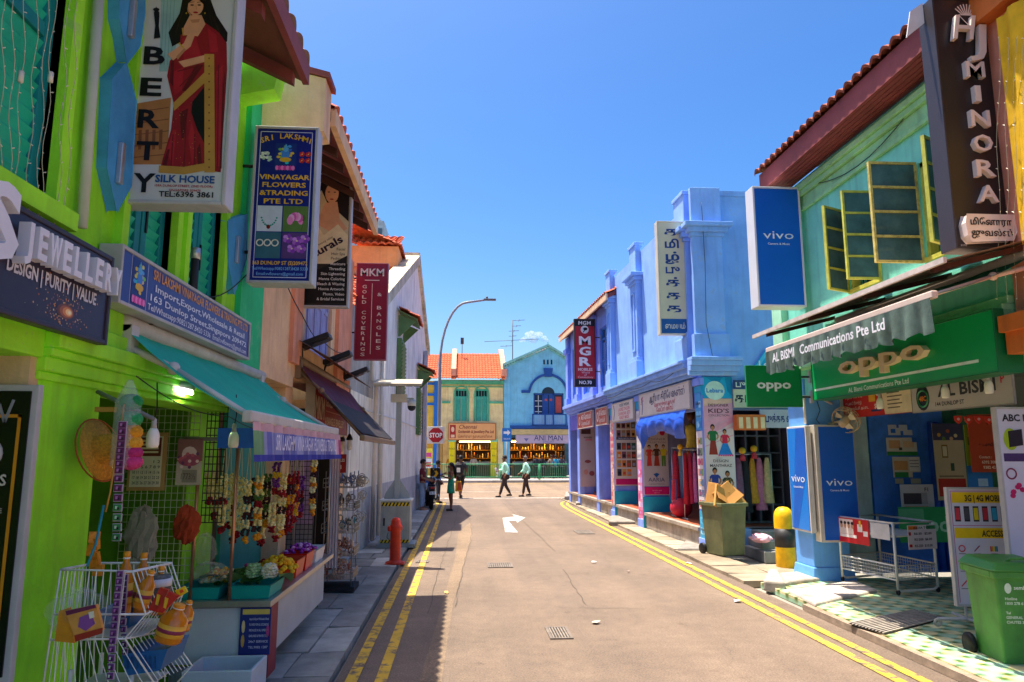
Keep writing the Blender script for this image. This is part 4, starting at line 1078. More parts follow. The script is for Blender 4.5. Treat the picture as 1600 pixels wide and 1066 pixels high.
# ---- beauty parlour hanging sign
D = 8.9
t, w, h, y = hang_sign('beauty_parlour_sign', 'black and cream hanging lightbox with a dark haired woman and service list', D, -2.0, -1.43, 3.65, 5.5, .12, ALUP, mat('2a2723', .35, .1, 2, 0), brackets=(.05,), bside=-2.05)
b = B('cdbf94'); b.rect(-w / 2 + .03, w / 2 - .03, h * .3, h * .97, y - .001)
b.m('1a1210'); b.flat([(-.1, h * .97), (.25, h * .97), (.25, h * .6), (.13, h * .66), (.0, h * .7), (-.12, h * .84)], y - .0015)
b.m('d9a47a'); b.ell(.03, h * .80, .085, .13, y - .002, 18); b.flat([(-.05, h * .73), (.1, h * .74), (.14, h * .62), (.24, h * .55), (.1, h * .5), (-.15, h * .58)], y - .0018)
b.m('1a1210'); b.flat([(-.13, h * .8), (-.1, h * .9), (.04, h * .91), (.2, h * .84), (.2, h * .7), (.11, h * .72), (.115, h * .82), (.06, h * .865), (-.04, h * .865)], y - .0026); [b.ell(x, h * .808, .016, .008, y - .003, 8) for x in (-.01, .065)]
b.m('a02028'); b.ell(.03, h * .757, .026, .01, y - .003, 10)
b.m('e3d3a4'); b.flat([(-.25, h * .3), (.25, h * .3), (.25, h * .5), (.12, h * .58), (-.05, h * .5), (-.2, h * .62), (-.25, h * .6)], y - .002)
b.m('17140f'); b.flat([(-.25, h * .03), (.25, h * .03), (.25, h * .36), (.05, h * .3), (-.1, h * .26), (-.25, h * .28)], y - .0024)
b.build('poster', t)
b = B('2c1c30'); b.text('turals', .02, h * .40, .1, y - .004, w=.42, bold=.03, rot=32); b.text('beauty salon', -.02, h * .455, .03, y - .004, rot=32)
b.m('2a2018'); [b.text(s, .22, h * z, .036, y - .004, 'R') for s, z in (('Facial', .395), ('Hair Spa', .362), ('Pedicure', .330))]
b.m('e8e4da'); [b.text(s, .23, h * z, .036, y - .004, 'R', bold=.01) for s, z in (('Manicure', .292), ('Threading', .257), ('Skin Lightening', .222), ('Henna Coloring', .187), ('Bleach & Waxing', .152), ('Henna Artwork', .117), ('Photo, Video', .082), ('& Bridal Services', .048))]
b.build('lettering', t)

# ---- maroon bangle shop hanging sign
D = 12.8
t, w, h, y = hang_sign('bangle_shop_sign', 'maroon hanging lightbox with pale vertical lettering in two columns', D, -1.935, -1.365, 3.5, 5.27, .14, steelp('9a4a58'), mat('8e1a30', .35, .08, 2, 0), fw=.018, brackets=(.5, 1.5), bside=-2.02)
b = B('e6cdbb'); b.text('MKM', 0, h * .865, .14, y - .002, w=.42, bold=.02); b.rect(-.13, .13, h * .815, h * .823, y - .002); b.rect(.0, .01, h * .06, h * .785, y - .002)
for k, ch in enumerate('GOLD COVERINGS'):
    if ch != ' ': b.text(ch, -.13, h * (.735 - k * .0535), .062, y - .002, w=.028 if ch == 'I' else .075, bold=.01)
for k, ch in enumerate('& BANGLES'): 
    if ch != ' ': b.text(ch, .14, h * (.655 - k * .0685), .066, y - .002, w=.08, bold=.01)
b.build('lettering', t)

# ---- jewellery fascia on the green house
JX0, JX1 = 1.2, 3.83
t, y = wall_sign('jewellery_sign', 'dark purple fascia board with raised white letters and a gold starburst', 90, (-2.0 + .09, JX0, 2.50 - .09), JX1 - JX0, .47, .06, steelp('3a3340'), mat('332a3c', .35, .15, 2, 0))
L0 = JX1 - JX0
b = B()
for k in range(300):
    a = RU(0, 2 * PI); r = abs(random.gauss(0, .12)); x = L0 - .42 + r * cos(a) * 1.0; z = .1 + r * sin(a) * .55
    if .03 < z < .40 and x < L0 - .04: b.m(RC(['f0a050', 'c86a3a', 'ffd890', '8a5a70', 'e8b080'])); s_ = RU(.0012, .0042); b.rect(x - s_, x + s_, z - s_, z + s_, y - .001)
for k in range(9): b.m(['6a4038', 'a05a3a', 'd88a4a', 'ffd08a', 'fff0c8'][min(4, k // 2)]); b.ell(L0 - .40 + .012 * k * .3, .10, .075 - k * .008, .036 - k * .0035, y - .0012 - k * .0003, 14)
b.build('starburst', t)
b = B(mat('e4e2e8', .4, .05, 3, 0)); b.text('S', L0 - 1.02, .2, .3, y - .045, 'C', w=.22, bold=.03, depth=.05)
for k, ch in enumerate('JEWELLERY'):
    x = L0 - .83 + k * .0965
    b.text(ch, x, .262, .135, y - .04, w=.05 if ch == 'J' else .088 if ch == 'W' else .068, bold=.035, depth=.05)
b.build('letter', t)
b = B('d8d4dc'); b.text('DESIGN | PURITY | VALUE', L0 - .5, .185, .06, y - .003, w=.72, bold=.03); b.build('lettering', t)

# ---- long blue flower shop fascia box
D0, D1 = 3.93, 6.35
t, y = wall_sign('long_flower_sign', 'long blue lightbox with a small devotional picture and gold and white lettering', 90, (-1.99, D0, 2.66), D1 - D0, .33, .13, ALUP, mat('1c2a7e', .3, .05, 2, 0), fw=.022)
L0 = D1 - D0
b = B(); deity(b, .24, .165, .26, y - .002); b.m('c8c8e0'); [b.rect(.135, .14, .02, .31, y - .001), b.rect(.345, .35, .02, .31, y - .001)]; b.build('poster', t)
b = B('e89a2c'); b.text('SRI LAKSHMI VINAYAGAR FLOWERS & TRADING PTE LTD', .42, .235, .062, y - .003, 'L', w=L0 - .5, bold=.02)
b.m('e8e6f4'); b.text('Import,Export,Wholesale & Retail', .46, .165, .045, y - .003, 'L', w=L0 - .62, bold=.015); b.text('163 Dunlop Street,Singapore 209472', .4, .1, .042, y - .003, 'L', w=L0 - .5, bold=.015); b.text('Tel/Whatsapp:90821287,8420 5336  Email:vvflowers@gmail.com', .37, .04, .04, y - .003, 'L', w=L0 - .46, bold=.005)
b.build('lettering', t)

# ------------------------------------------------------------------ teal awning of the flower stall
def awning(name, label, D0, D1, xw, zw, xf, zf, cloth, frame, side, vtext=None):
    t = thing(name, label, 'awning', ((xw + xf) / 2, (D0 + D1) / 2, zf))
    b = B(cloth)
    n = 16
    for i in range(n):
        ya, yb = D0 + (D1 - D0) * i / n, D0 + (D1 - D0) * (i + 1) / n
        for k in range(5):
            p0, p1 = k / 5, (k + 1) / 5
            f = lambda p, yy: (xw + (xf - xw) * p, yy, zw + (zf - zw) * p - .05 * sin(PI * p) + .006 * sin(yy * 9))
            b.face([f(p0, ya), f(p1, ya), f(p1, yb), f(p0, yb)])
    b.build('fabric', t, 1)
    b = B(frame); b.rbox(((xf), (D0 + D1) / 2, zf), (.06, D1 - D0 + .04, .07)); b.build('front_bar', t, 1, bevel=.012)
    b = B(frame); b.tube([(xw, D0, zw + .03), (xw, D1, zw + .03)], .05, 10); b.build('roller', t, 1)
    for yy in (D0 + .05, D1 - .12):
        b = B(frame); e = Vector((xw + (xf - xw) * .35, yy + (.06 if yy < (D0 + D1) / 2 else -.06), zw - .1 + (zf - zw + .1) * .3))
        b.tube([(xw, yy, zw - .1), e], .024, 6); b.tube([e, (xf, yy, zf)], .02, 6); b.sph(e, .04, 8, 5); b.box(xw - .03, xw + .05, yy - .05, yy + .05, zw - .2, zw + .02); b.build('folding_arm', t, 1)
    return t
CLT = mat('14b896', .75, .12, 3, .15, 90)
p0 = PX(388, 637, -1.24); p1 = PX(524, 683, -1.24)
AW0, AW1, AZ_ = p0.y, p1.y, (p0.z + p1.z) / 2
t = awning('teal_awning', 'teal fabric awning with a printed blue valance over the flower stall', AW0, AW1, -1.98, 2.58, -1.24, AZ_, CLT, steelp('c9c4bc'), 1)
b = B(mat('3a3fa0', .7, .2, 4, .1)); n = 60
def vz(i): return AZ_ - .04
wav = lambda i: -1.21 + .018 * sin(i * 1.1) + .01 * sin(i * 2.7)
hgt = .23
for i in range(n):
    ya, yb = AW0 + (AW1 - AW0) * i / n, AW0 + (AW1 - AW0) * (i + 1) / n
    for j, (za, zb, c) in enumerate(((0, .05, 'c9a0a8'), (.05, .19, None), (.19, hgt, '3a3fa0'))):
        col = c or ('8f96c8' if i % 2 else '6a6fb8')
        if i < 5 and j == 1: col = ['6f9a70', '9ab0c0'][i % 2]
        if i > n - 6 and j == 1: col = ['d8a8c8', 'b84a78', 'e8e0ea'][i % 3]
        b.m(mat(col, .75, .15, 8, .1))
        f0, f1 = za / hgt, zb / hgt
        b.face([(wav(i) + .02 * f0, ya, AZ_ - .03 - za), (wav(i) + .02 * f1, ya, AZ_ - .03 - zb), (wav(i + 1) + .02 * f1, yb, AZ_ - .03 - zb), (wav(i + 1) + .02 * f0, yb, AZ_ - .03 - za)])
v = b.build('valance', t, 1)
b = B('dcdcf0'); T = MTR((-1.165, AW0, AZ_ - .03)) @ Matrix.Rotation(R(90), 4, 'Z')
b.text('SRI LAKSHMI VINAYAGAR FLOWERS & TRADING', (AW1 - AW0) * .5, -.16, .1, 0, w=(AW1 - AW0) * .74, bold=.015, T=T); b.build('lettering', v, 1)

# ------------------------------------------------------------------ maroon awning, zinc sheet, floodlights, red sign of the bangle shop
p0 = PX(566, 684, -1.18); p1 = PX(615, 692, -1.18)
BW0, BW1, BZ = p0.y, p1.y, p0.z
t = awning('maroon_awning', 'faded maroon and black awning over the bangle shop doorway', BW0, BW1, -1.98, 2.95, -1.18, BZ, mat('6a2440', .8, .3, 2, .15, 80), mat('8a6f50', .5, .2, 4, .1), 1)
b = B(mat('2c2426', .8, .3, 2, .15, 80)); b.face([(-1.6, BW0 + .02, 2.51), (-1.19, BW0 + .02, BZ + .055), (-1.19, BW1 - .02, BZ + .055), (-1.6, BW1 - .02, 2.51)]); b.build('faded_panel', t, 1)
z = thing('zinc_canopy', 'rusty folded zinc sheet canopy above the maroon awning', 'canopy', (-1.8, 10.2, 3.0))
b = B(RUST)
for i in range(28):
    ya, yb = BW0 - .1 + i * .15, BW0 - .1 + (i + 1) * .15; d = .012 * (i % 2)
    b.face([(-2, ya, 3.22 + d), (-1.62, ya, 3.0 + d), (-1.62, yb, 3.012 - d), (-2, yb, 3.232 - d)])
b.build('sheet', z, 1)
for k, (px, py) in enumerate(((485, 534), (522, 560), (552, 584))):
    D = 9.0 + k * 1.45
    f = thing('floodlight', ['black floodlight nearest the beauty parlour sign above the maroon awning', 'middle black floodlight above the maroon awning', 'black floodlight above the far end of the maroon awning'][k], 'light', (-1.6, D, 3.2), 0, 'floodlights over the bangle shop')
    q = PY(px, py, D)
    b = B(IRON); b.rbox((q.x + .05, D, q.z), (.42, .26, .07), (0, -22, 0)); b.build('lamp_body', f, 1, bevel=.012)
    b = B(K('3c4248', .1)); b.rbox((q.x + .062, D, q.z - .04), (.36, .2, .006), (0, -22, 0)); b.build('lens', f, 1)
    b = B(IRON); b.tube([(q.x - .1, D, q.z - .05), (-2.0, D, q.z - .2)], .015, 6); b.build('bracket', f, 1)
q0 = PX(487, 600, -1.93)
t, y = wall_sign('red_bangle_sign', 'red box sign with cream lettering under the maroon awning', 90, (-2.0, q0.y, 2.12), 2.7, .66, .12, mat('cbbda4', .5, .1, 4), mat('9c241c', .4, .12, 2, 0), fw=.03)
b = B('e8d4b4'); b.text('MKM', .4, .2, .3, y - .002, w=.62, bold=.02); b.text('GOLD COVERING', 1.6, .39, .13, y - .002, w=1.6, bold=.02); b.text('& BANGLES JEWELLERY', 1.6, .14, .11, y - .002, w=1.6, bold=.02); b.m('d8b090'); b.rect(.8, 2.55, .32, .33, y - .002); b.build('lettering', t)
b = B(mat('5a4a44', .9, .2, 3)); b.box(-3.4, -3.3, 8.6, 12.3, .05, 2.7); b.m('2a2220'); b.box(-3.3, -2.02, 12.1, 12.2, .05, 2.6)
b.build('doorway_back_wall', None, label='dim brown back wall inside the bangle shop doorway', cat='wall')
# ------------------------------------------------------------------ flower stall
CX = -1.5
c0 = PX(425, 938, CX); c1 = PX(521, 872, CX)
SD0, SD1, SZ = c0.y, c1.y, c0.z
SXL = -2.28
st = thing('flower_stall', 'steel framed flower stall with a metal counter and white front panel', 'stall', (-1.9, (SD0 + SD1) / 2, .04))
b = B(metal('b2aca6', .35)); b.hexa([(SXL, SD0 - .02, SZ - .05), (CX, SD0 - .02, SZ - .05), (CX, SD1, SZ - .05), (-1.98, SD1, SZ - .05), (SXL, SD0 - .02, SZ), (CX, SD0 - .02, SZ), (CX, SD1, SZ), (-1.98, SD1, SZ)]); b.build('counter_top', st, 1, bevel=.006)
b = B(mat('c9cdd2', .5, .08, 2, .03)); b.box(SXL + .03, CX - .24, SD0 + .02, SD0 + .05, .22, SZ - .06); b.m(mat('8f9094', .6)); b.box(SXL + .03, CX - .24, SD0 + .021, SD0 + .05, .05, .2); b.box(SXL, SXL + .03, SD0 + .05, 6.15, .05, SZ - .06); b.build('front_panel', st, 1)
b = B(mat('8c2436', .5, .15, 3)); b.box(CX - .05, CX - .02, SD0 + .05, SD0 + .3, .1, SZ - .06); b.m(mat('b8bcc0', .5, .1, 3)); b.box(CX - .06, CX - .03, SD0 + .31, SD1 - .4, .25, SZ - .06); b.build('side_panel', st, 1)
pz = PY(366, 690, SD0).z
for px in (306, 366):
    x = PY(px, 800, SD0 + .03).x; b = B(metal('c98f74', .3)); b.tube([(x, SD0 + .03, SZ), (x, SD0 + .03, pz)], .014, 8); b.build('post', st, 1)
for (x, yy) in ((-1.56, SD1 - .1), (-1.95, SD1 - .1)):
    b = B(metal('b0a49a', .3)); b.tube([(x, yy, SZ), (x, yy, pz)], .012, 8); b.build('post', st, 1)
b = B(metal('8d8f8a', .4)); b.rbox((-1.93, SD0 + .03, pz + .02), (.75, .05, .03)); b.rbox((-1.60, (SD0 + SD1) / 2, pz + .03), (.03, SD1 - SD0, .03)); b.rbox((-1.8, (SD0 + SD1) / 2, pz + .03), (.03, SD1 - SD0, .03)); b.build('hanging_rail', st, 1)
b = B(mat('2b8f84', .6, .15, 3, .1)); b.box(-2.27, -2.23, 7.03, 8.45, .05, 2.3); b.build('back_panel', st, 1)
t = thing('stall_banner', 'small blue printed banner fixed to the corner of the stall counter', 'banner', (CX - .13, SD0 + .01, .3))
b = B(mat('22307c', .5, .1, 3, 0)); b.box(CX - .24, CX - .0, SD0 - .005, SD0 + .012, .29, SZ - .055); b.build('cloth', t, 1)
b = B(); b.T = MTR((CX - .12, SD0 - .006, .29)); hh = SZ - .055 - .29
b.m('d8c060'); b.rect(-.1, .11, hh * .86, hh * .97, -.001); b.m('cdd4ea')
for k, s in enumerate(('Import & Export Wholesale & Retail', 'FLOWERS FOR ALL OCCASIONS', 'SPECIALIZE IN ALL KINDS OF', 'GARLANDS & PRAYER ITEMS', '24x7 SERVICE', 'TEL:9082 1287')): b.text(s, .03, hh * (.74 - k * .12), .018, -.002, w=.15, bold=.01)
b.m('c84a8a'); b.ell(.1, hh * .5, .012, .05, -.002, 8); b.m('e8d090'); b.ell(-.09, hh * .6, .014, .05, -.002, 8); b.m('c8a050'); b.ell(-.09, hh * .3, .014, .05, -.0025, 8)
b.build('lettering', t, 1)

def petals(b, pts, r, cols, jit=.3, nu=7, nv=4):
    for p in pts:
        b.m(mat(RC(cols), .85, .25, 40, .2, 120))
        rr = r * RU(1 - jit, 1 + jit * .6)
        b.sph(Vector(p) + Vector([RU(-1, 1) * r * .3 for _ in range(3)]), (rr, rr, rr * .8), nu, nv)
W_ = ['ecdc9c', 'f2e6b4', 'e0cb7c']; RD = ['8a0f1c', 'a51626', '6e0a18']; OR_ = ['e8941a', 'f0a828', 'd97a10']; YE = ['edb51a', 'f4c62e']; DK = ['3a1a1e', '2c2420', '4a2028']; PU = ['6a2a8a', '7d3aa0', '581f72']; GR = ['4a6a2a', '587a34']
pal = {'w': W_, 'r': RD, 'o': OR_, 'y': YE, 'd': DK, 'p': PU, 'g': GR}
def garland(px, y0, y1, pat, D, label, rad=.021, tail='r', gap=.018):
    a = PY(px, y0, D); e = PY(px, y1, D); n = max(6, int((a.z - e.z) / (rad * .62)))
    t = thing('flower_garland', label, 'garland', (a.x, D, e.z), 0, 'garlands hanging on the flower stall')
    b = B()
    for s in (-1, 1):
        for i in range(n):
            z = a.z + (e.z - a.z) * i / n; c = pal[pat[int(i / n * len(pat))]]
            x = a.x + s * (gap + .006 * sin(i * .6 + s))
            petals(b, [(x, D + s * .004, z), (x + RU(-.012, .012), D - .012, z + rad * .3)], rad * .85, c, .2, 6, 4)
    b.build('flower_strand', t, 1)
    b = B(); petals(b, [(a.x + RU(-.022, .022), D + RU(-.02, .02), e.z - .01 - RU(0, .05)) for _ in range(14)], rad * 1.05, pal[tail]); b.build('tassel', t, 1)
    b = B('d8c8a0'); b.tube([(a.x - gap, D, a.z), (a.x, D, pz + .02)], .003, 4); b.tube([(a.x + gap, D, a.z), (a.x, D, pz + .02)], .003, 4); b.build('string', t, 1)
G1 = SD0 + .25
for args in ((329, 738, 776, 'w', SD0 + .2, 'short cream garland with dark red tip beside the steel post'), (350, 746, 822, 'wwwrwww', SD0 + .25, 'long cream double garland with a red knot behind the steel post'),
             (358, 742, 815, 'w', SD0 + .55, 'plain cream garland half hidden behind another cream one'), (375, 748, 830, 'wwwwww', SD0 + .5, 'thin cream garland just past the steel post'), (388, 752, 838, 'wwdwdwd', SD0 + .45, 'cream garland with dark bands and orange tip'),
             (406, 746, 832, 'wowgrwowd', SD0 + .5, 'thick cream garland with orange rings and yellow tassel'), (419, 742, 812, 'gdgdgd', SD0 + .75, 'dark green leaf garland with a yellow end'), (426, 786, 822, 'w', SD0 + .7, 'narrow cream garland with red tip below the purple one'),
             (433, 724, 762, 'ppypp', SD0 + .7, 'short purple garland with a yellow band'), (443, 742, 828, 'wwrwdww', SD0 + .75, 'cream garland with red and dark knots beside the purple one'), (456, 742, 820, 'rdorr', SD0 + 1.0, 'crimson garland with an orange band'),
             (463, 738, 806, 'rrorroy', SD0 + 1.25, 'crimson garland with thin yellow rings'), (338, 752, 800, 'wwwrw', SD0 + .6, 'cream garland with one red knot in the gap between the posts'), (369, 745, 838, 'wwwrww', SD0 + .9, 'long plain cream garland behind the front steel post'), (398, 748, 812, 'dgdrd', SD0 + 1.1, 'dark leafy garland between two cream ones'), (413, 752, 842, 'wwwww', SD0 + .95, 'slim cream garland behind the orange ringed one'), (436, 742, 836, 'wrwrww', SD0 + 1.15, 'cream garland with two red knots under the purple one'), (449, 748, 826, 'oryor', SD0 + 1.3, 'orange and red garland near the mesh screen'), (471, 745, 800, 'pprdp', SD0 + 1.5, 'deep purple garland touching the mesh screen'), (491, 722, 796, 'wodwowdow', SD1 - .35, 'cream and orange striped garland hanging alone at the far end')):
    garland(*args[:5], args[5], .02 if args[0] in (406, 491) else .0155, 'o' if args[0] in (388, 406, 419, 491, 443) else 'r')

# trays, tubs and flowers on the counter
def tray(name, label, x0, x1, d0, d1, h, col, cat='tray', group=None):
    b = B(mat(col, .4, .08, 3, 0)); cx, cy = (x0 + x1) / 2, (d0 + d1) / 2; z = SZ + .002; w, d = x1 - x0, d1 - d0
    T = .008
    lo, hi = .86, 1.
    def ringv(s, zz): return [(cx - w / 2 * s, cy - d / 2 * s, zz), (cx + w / 2 * s, cy - d / 2 * s, zz), (cx + w / 2 * s, cy + d / 2 * s, zz), (cx - w / 2 * s, cy + d / 2 * s, zz)]
    vs = ringv(lo, z) + ringv(hi, z + h) + ringv(hi + .05, z + h) + ringv(hi - .05, z + h) + ringv(lo - .05, z + .01)
    fs = [(3, 2, 1, 0)]
    for a, c in ((0, 4), (4, 8), (8, 12), (12, 16)):
        for i in range(4): fs.append((a + i, a + (i + 1) % 4, c + (i + 1) % 4, c + i))
    fs.append((16, 17, 18, 19)); b.add(vs, fs)
    return b.build(name, None, label=label, cat=cat, group=group)
tray('flower_tray', 'wide teal plastic tray at the front corner of the stall', -1.86, -1.52, SD0 + .02, SD0 + .5, .11, '12a39a', group='teal trays on the stall')
tray('flower_tray', 'teal plastic tray behind the steel post at the inner end of the stall', -2.24, -1.92, SD0 + .02, SD0 + .45, .1, '12a39a', group='teal trays on the stall')
tray('flower_tub', 'orange red plastic tub beside the marigolds', -1.78, -1.53, SD0 + 1.0, SD0 + 1.35, .16, 'd8401c', 'tub', 'tubs on the stall')
tray('flower_tub', 'bright red plastic tub under the purple flowers', -1.80, -1.53, SD0 + 1.42, SD0 + 1.8, .17, 'cf2418', 'tub', 'tubs on the stall')
tray('flower_tub', 'white plastic tub at the far end of the counter', -1.80, -1.53, SD0 + 1.9, SD0 + 2.4, .14, 'd6d6d8', 'tub', 'tubs on the stall')
def heap(name, label, cx, cy, z, rx, ry, h, r, cols, n):
    b = B(); pts = []
    for _ in range(n):
        a = RU(0, 2 * PI); q = math.sqrt(random.random()); pts.append((cx + rx * q * cos(a), cy + ry * q * sin(a), z + h * (1 - q * q) * RU(.75, 1)))
    petals(b, pts, r, cols); o = b.build(name, None, label=label, cat='flowers', kind='stuff'); return o
heap('marigold_flowers', 'heap of yellow marigold blossoms', -1.68, SD0 + .85, SZ + .10, .17, .3, .13, .028, YE + ['e0a010'], 110)
heap('purple_flowers', 'purple orchid blossoms in the red tub', -1.66, SD0 + 1.75, SZ + .16, .14, .3, .07, .022, ['8a2a9a', 'b03ab0', '6a1a80', 'd0a0d8'], 70)
heap('mixed_flowers', 'loose orange and yellow blossoms at the inner end of the counter', -2.05, SD0 + .45, SZ + .1, .14, .2, .09, .02, OR_ + YE + W_, 80)
heap('green_leaves', 'pile of small green leaves and buds behind the jasmine coils', -1.9, SD0 + .55, SZ + .06, .2, .25, .1, .024, GR + ['6a8a4a', '3a5a24'], 120)
heap('pink_flowers', 'small pink blossoms behind the leaves', -1.92, SD0 + .8, SZ + .04, .1, .16, .12, .022, ['b84a80', 'd080a8', '8a2a5a'], 50)
heap('rose_flowers', 'dark red and orange loose petals', -1.86, SD0 + 1.1, SZ + .06, .1, .3, .1, .02, RD + OR_, 60)
def coil(label, cx, cy, z, R0, cols):
    b = B()
    for k in range(5):
        for j in range(26):
            a = 2 * PI * j / 26 + k; rr = R0 * (1 - .15 * abs(k - 1.5)); petals(b, [(cx + rr * .62 * cos(a), cy + rr * .8 * sin(a), z + .022 * k)], .014, cols, nu=6, nv=4)
    b.build('jasmine_coil', None, label=label, cat='flowers', group='jasmine coils on the counter')
coil('coil of cream jasmine beside the marigolds', -1.62, SD0 + .36, SZ + .13, .1, ['f3ecc8', 'fff8e0', 'e8dfb0'])
coil('coil of pale green jasmine buds behind the cream coil', -1.76, SD0 + .38, SZ + .13, .1, ['a8c890', 'bcd8a4', '8fb478'])
LEAF = mat('3f6b2a', .5, .3, 6, .1); 
def banana_leaf(label, pts, w):
    b = B(LEAF); pts = [Vector(p) for p in pts]; n = len(pts)
    for i in range(n - 1):
        wa, wb = w * sin(PI * (i + .25) / n), w * sin(PI * (i + 1.25) / n)
        d = (pts[i + 1] - pts[i]); s = Vector((-d.y, d.x, 0)).normalized()
        for sg in (-1, 1):
            b.face([pts[i], pts[i + 1], pts[i + 1] + s * wb * sg + Vector((0, 0, .03)), pts[i] + s * wa * sg + Vector((0, 0, .03))])
    b.build('banana_leaf', None, label=label, cat='leaf', group='leaves lining the counter')
banana_leaf('large folded green leaf lying across the teal trays', [(-2.18 + i * .075, SD0 + .30 + .02 * sin(i), SZ + .11 + .03 * sin(i * .9)) for i in range(8)], .12)
banana_leaf('green leaf drooping over the tray at the counter corner', [(-1.5, SD0 + .2 + i * .07, SZ + .14 - .003 * i * i) for i in range(7)], .06)
banana_leaf('broad green leaf at the inner end of the counter', [(-2.2 + i * .05, SD0 + .55 + i * .02, SZ + .1 + .02 * sin(i)) for i in range(7)], .14)
def crumple(name, label, c, r, m, cat='bag', n=10, group=None, seed=1, par=None):
    rnd = random.Random(seed); b = B(m); vs = []; fs = []
    nu, nv = n * 2, n
    for i in range(nv + 1):
        tt = PI * i / nv
        for j in range(nu):
            a = 2 * PI * j / nu; k = 1 + rnd.uniform(-.18, .18)
            vs.append((c[0] + r[0] * k * sin(tt) * cos(a), c[1] + r[1] * k * sin(tt) * sin(a), c[2] - r[2] * k * cos(tt)))
    for i in range(nv):
        for j in range(nu): fs.append((i * nu + j, i * nu + (j + 1) % nu, (i + 1) * nu + (j + 1) % nu, (i + 1) * nu + j))
    b.add(vs, fs)
    if par is not None: return b.build(name, par, 1)
    return b.build(name, None, label=label, cat=cat, group=group)
FILM = glass('d8dcd4', .16)
q = PY(320, 858, SD0 + .35); crumple('plastic_bag', 'clear crumpled bag of pale flowers at the inner end of the counter', (q.x, q.y, q.z), (.09, .12, .12), FILM, seed=3, group='clear bags of flowers')
q = PY(326, 895, SD0 + .2); crumple('plastic_bag', 'low clear bag of buds lying by the steel post', (q.x + .0, q.y, q.z), (.14, .14, .075), FILM, seed=4, group='clear bags of flowers')

# black pole with mesh screen beyond the stall
GD = 8.9
q = PZ(485, 951, .04)
ms = thing('mesh_screen', 'square black wire mesh screen on a black pole hung with pink packets', 'display screen', (q.x, q.y, .04))
b = B(BLACK); b.tube([(q.x, q.y, .04), (q.x + .02, q.y, 2.1)], .016, 8); b.tube([(q.x, q.y, .1), (q.x - .55, q.y + .1, .1)], .016, 6); b.build('pole', ms, 1)
b = B(IRON); x0, x1, z0, z1 = q.x - .52, q.x - .02, .2, 2.05
for i in range(11): x = x0 + (x1 - x0) * i / 10; b.tube([(x, q.y + .03, z0), (x, q.y + .03, z1)], .004, 4)
for i in range(33): z = z0 + (z1 - z0) * i / 32; b.tube([(x0, q.y + .03, z), (x1, q.y + .03, z)], .004, 4)
b.build('wire_mesh', ms, 1)
b = B(mat('a8a09a', .5, .2, 5, .1)); b.box(x0, x1, q.y + .12, q.y + .15, .1, 1.0); b.m(mat('c8a4c0', .5, .25, 8, .1)); b.box(x0 + .12, x1, q.y + .1, q.y + .11, 1.0, 2.0); b.build('card_backing', ms, 1)
b = B(glass('d8d0d8', .6)); b.T = MTR((q.x + .17, q.y + .35, 0))
for i in range(8): b.face([(-.07 + .018 * i, .02 * (i % 2), .45), (-.07 + .018 * (i + 1), .02 * ((i + 1) % 2), .45), (-.07 + .016 * (i + 1), .02 * ((i + 1) % 2), 2.0), (-.07 + .016 * i, .02 * (i % 2), 2.0)])
b.build('plastic_sheet', None, label='long translucent plastic sheet hanging beside the wire mesh screen', cat='plastic sheet')
b = B(mat('5b8a4a', .7, .3, 9)); [b.face([(q.x + RU(-.05, .1), q.y - RU(0, .15), .05 + RU(0, .08)) for _ in range(3)]) for _ in range(26)]
b.m('e8e8e0'); [b.sph((q.x + RU(-.05, .1), q.y - RU(0, .12), .09), .012, 5, 3) for _ in range(6)]
b.build('weed', None, label='small leafy weed at the foot of the black pole', cat='plant')
# wire rack of bangles
q = PZ(527, 925, .04); rk = thing('bangle_rack', 'tall tiered wire rack crowded with bangles on the pavement', 'display rack', (q.x, q.y + .2, .04)); RX, RY = q.x - .02, q.y + .22
RODM = metal('a8a4a0', .3)
b = B(RODM)
for sx in (-.19, .19):
    for sy in (-.2, .2): b.tube([(RX + sx, RY + sy, .06), (RX + sx, RY + sy, 1.62)], .008, 5)
b.m(DARK); b.box(RX - .24, RX + .24, RY - .24, RY + .24, .04, .1); b.build('stand', rk, 1)
for lv in range(5):
    z = .2 + lv * .3; b = B(RODM)
    for e in (0, .06, .12):
        p = [(RX - .22, RY - .23, z + e), (RX + .22, RY - .23, z + e), (RX + .22, RY + .23, z + e), (RX - .22, RY + .23, z + e)]; b.tube(p, .004, 4, closed=True)
    for k in range(12): x = RX - .22 + .04 * k; b.tube([(x, RY - .23, z), (x, RY - .23, z + .12)], .003, 4); b.tube([(RX + .22, RY - .23 + .042 * k, z), (RX + .22, RY - .23 + .042 * k, z + .12)], .003, 4)
    b.box(RX - .21, RX + .21, RY - .22, RY + .22, z - .004, z); b.build('wire_basket', rk, 1)
    b = B()
    for k in range(34):
        b.m(mat(RC([['c8b8d8', '8a70b0', 'd8d0e0', '6a5a90'], ['b86a50', 'd09a80', '8a4a40', 'e0c0b0'], ['b0a890', '70685a', '4a90a0', 'd0c8b0'], ['888078', 'b0a898', '50483f'], ['9a90a0', '6a80c0', 'c8c0d0']][lv if lv != 0 else 1]), .3, .2, 30, 0, metal=.3))
        c = Vector((RX + RU(-.19, .19), RY + RU(-.21, .21), z + RU(.05, .19)))
        b.ring(c, RU(.03, .042), .009, RC('xy'), 12, 5)
    b.build('bangle_filling', rk, 1)
b = B(metal('b8b0a4', .3))
for k in range(26): b.ring((RX + .22 + RU(0, .08), RY + RU(-.15, .2), 1.0 + RC([0, .28, .5]) + RU(-.05, .05)), .05, .005, RC('xy'), 14, 4)
b.build('hanging_bangle', rk, 1)
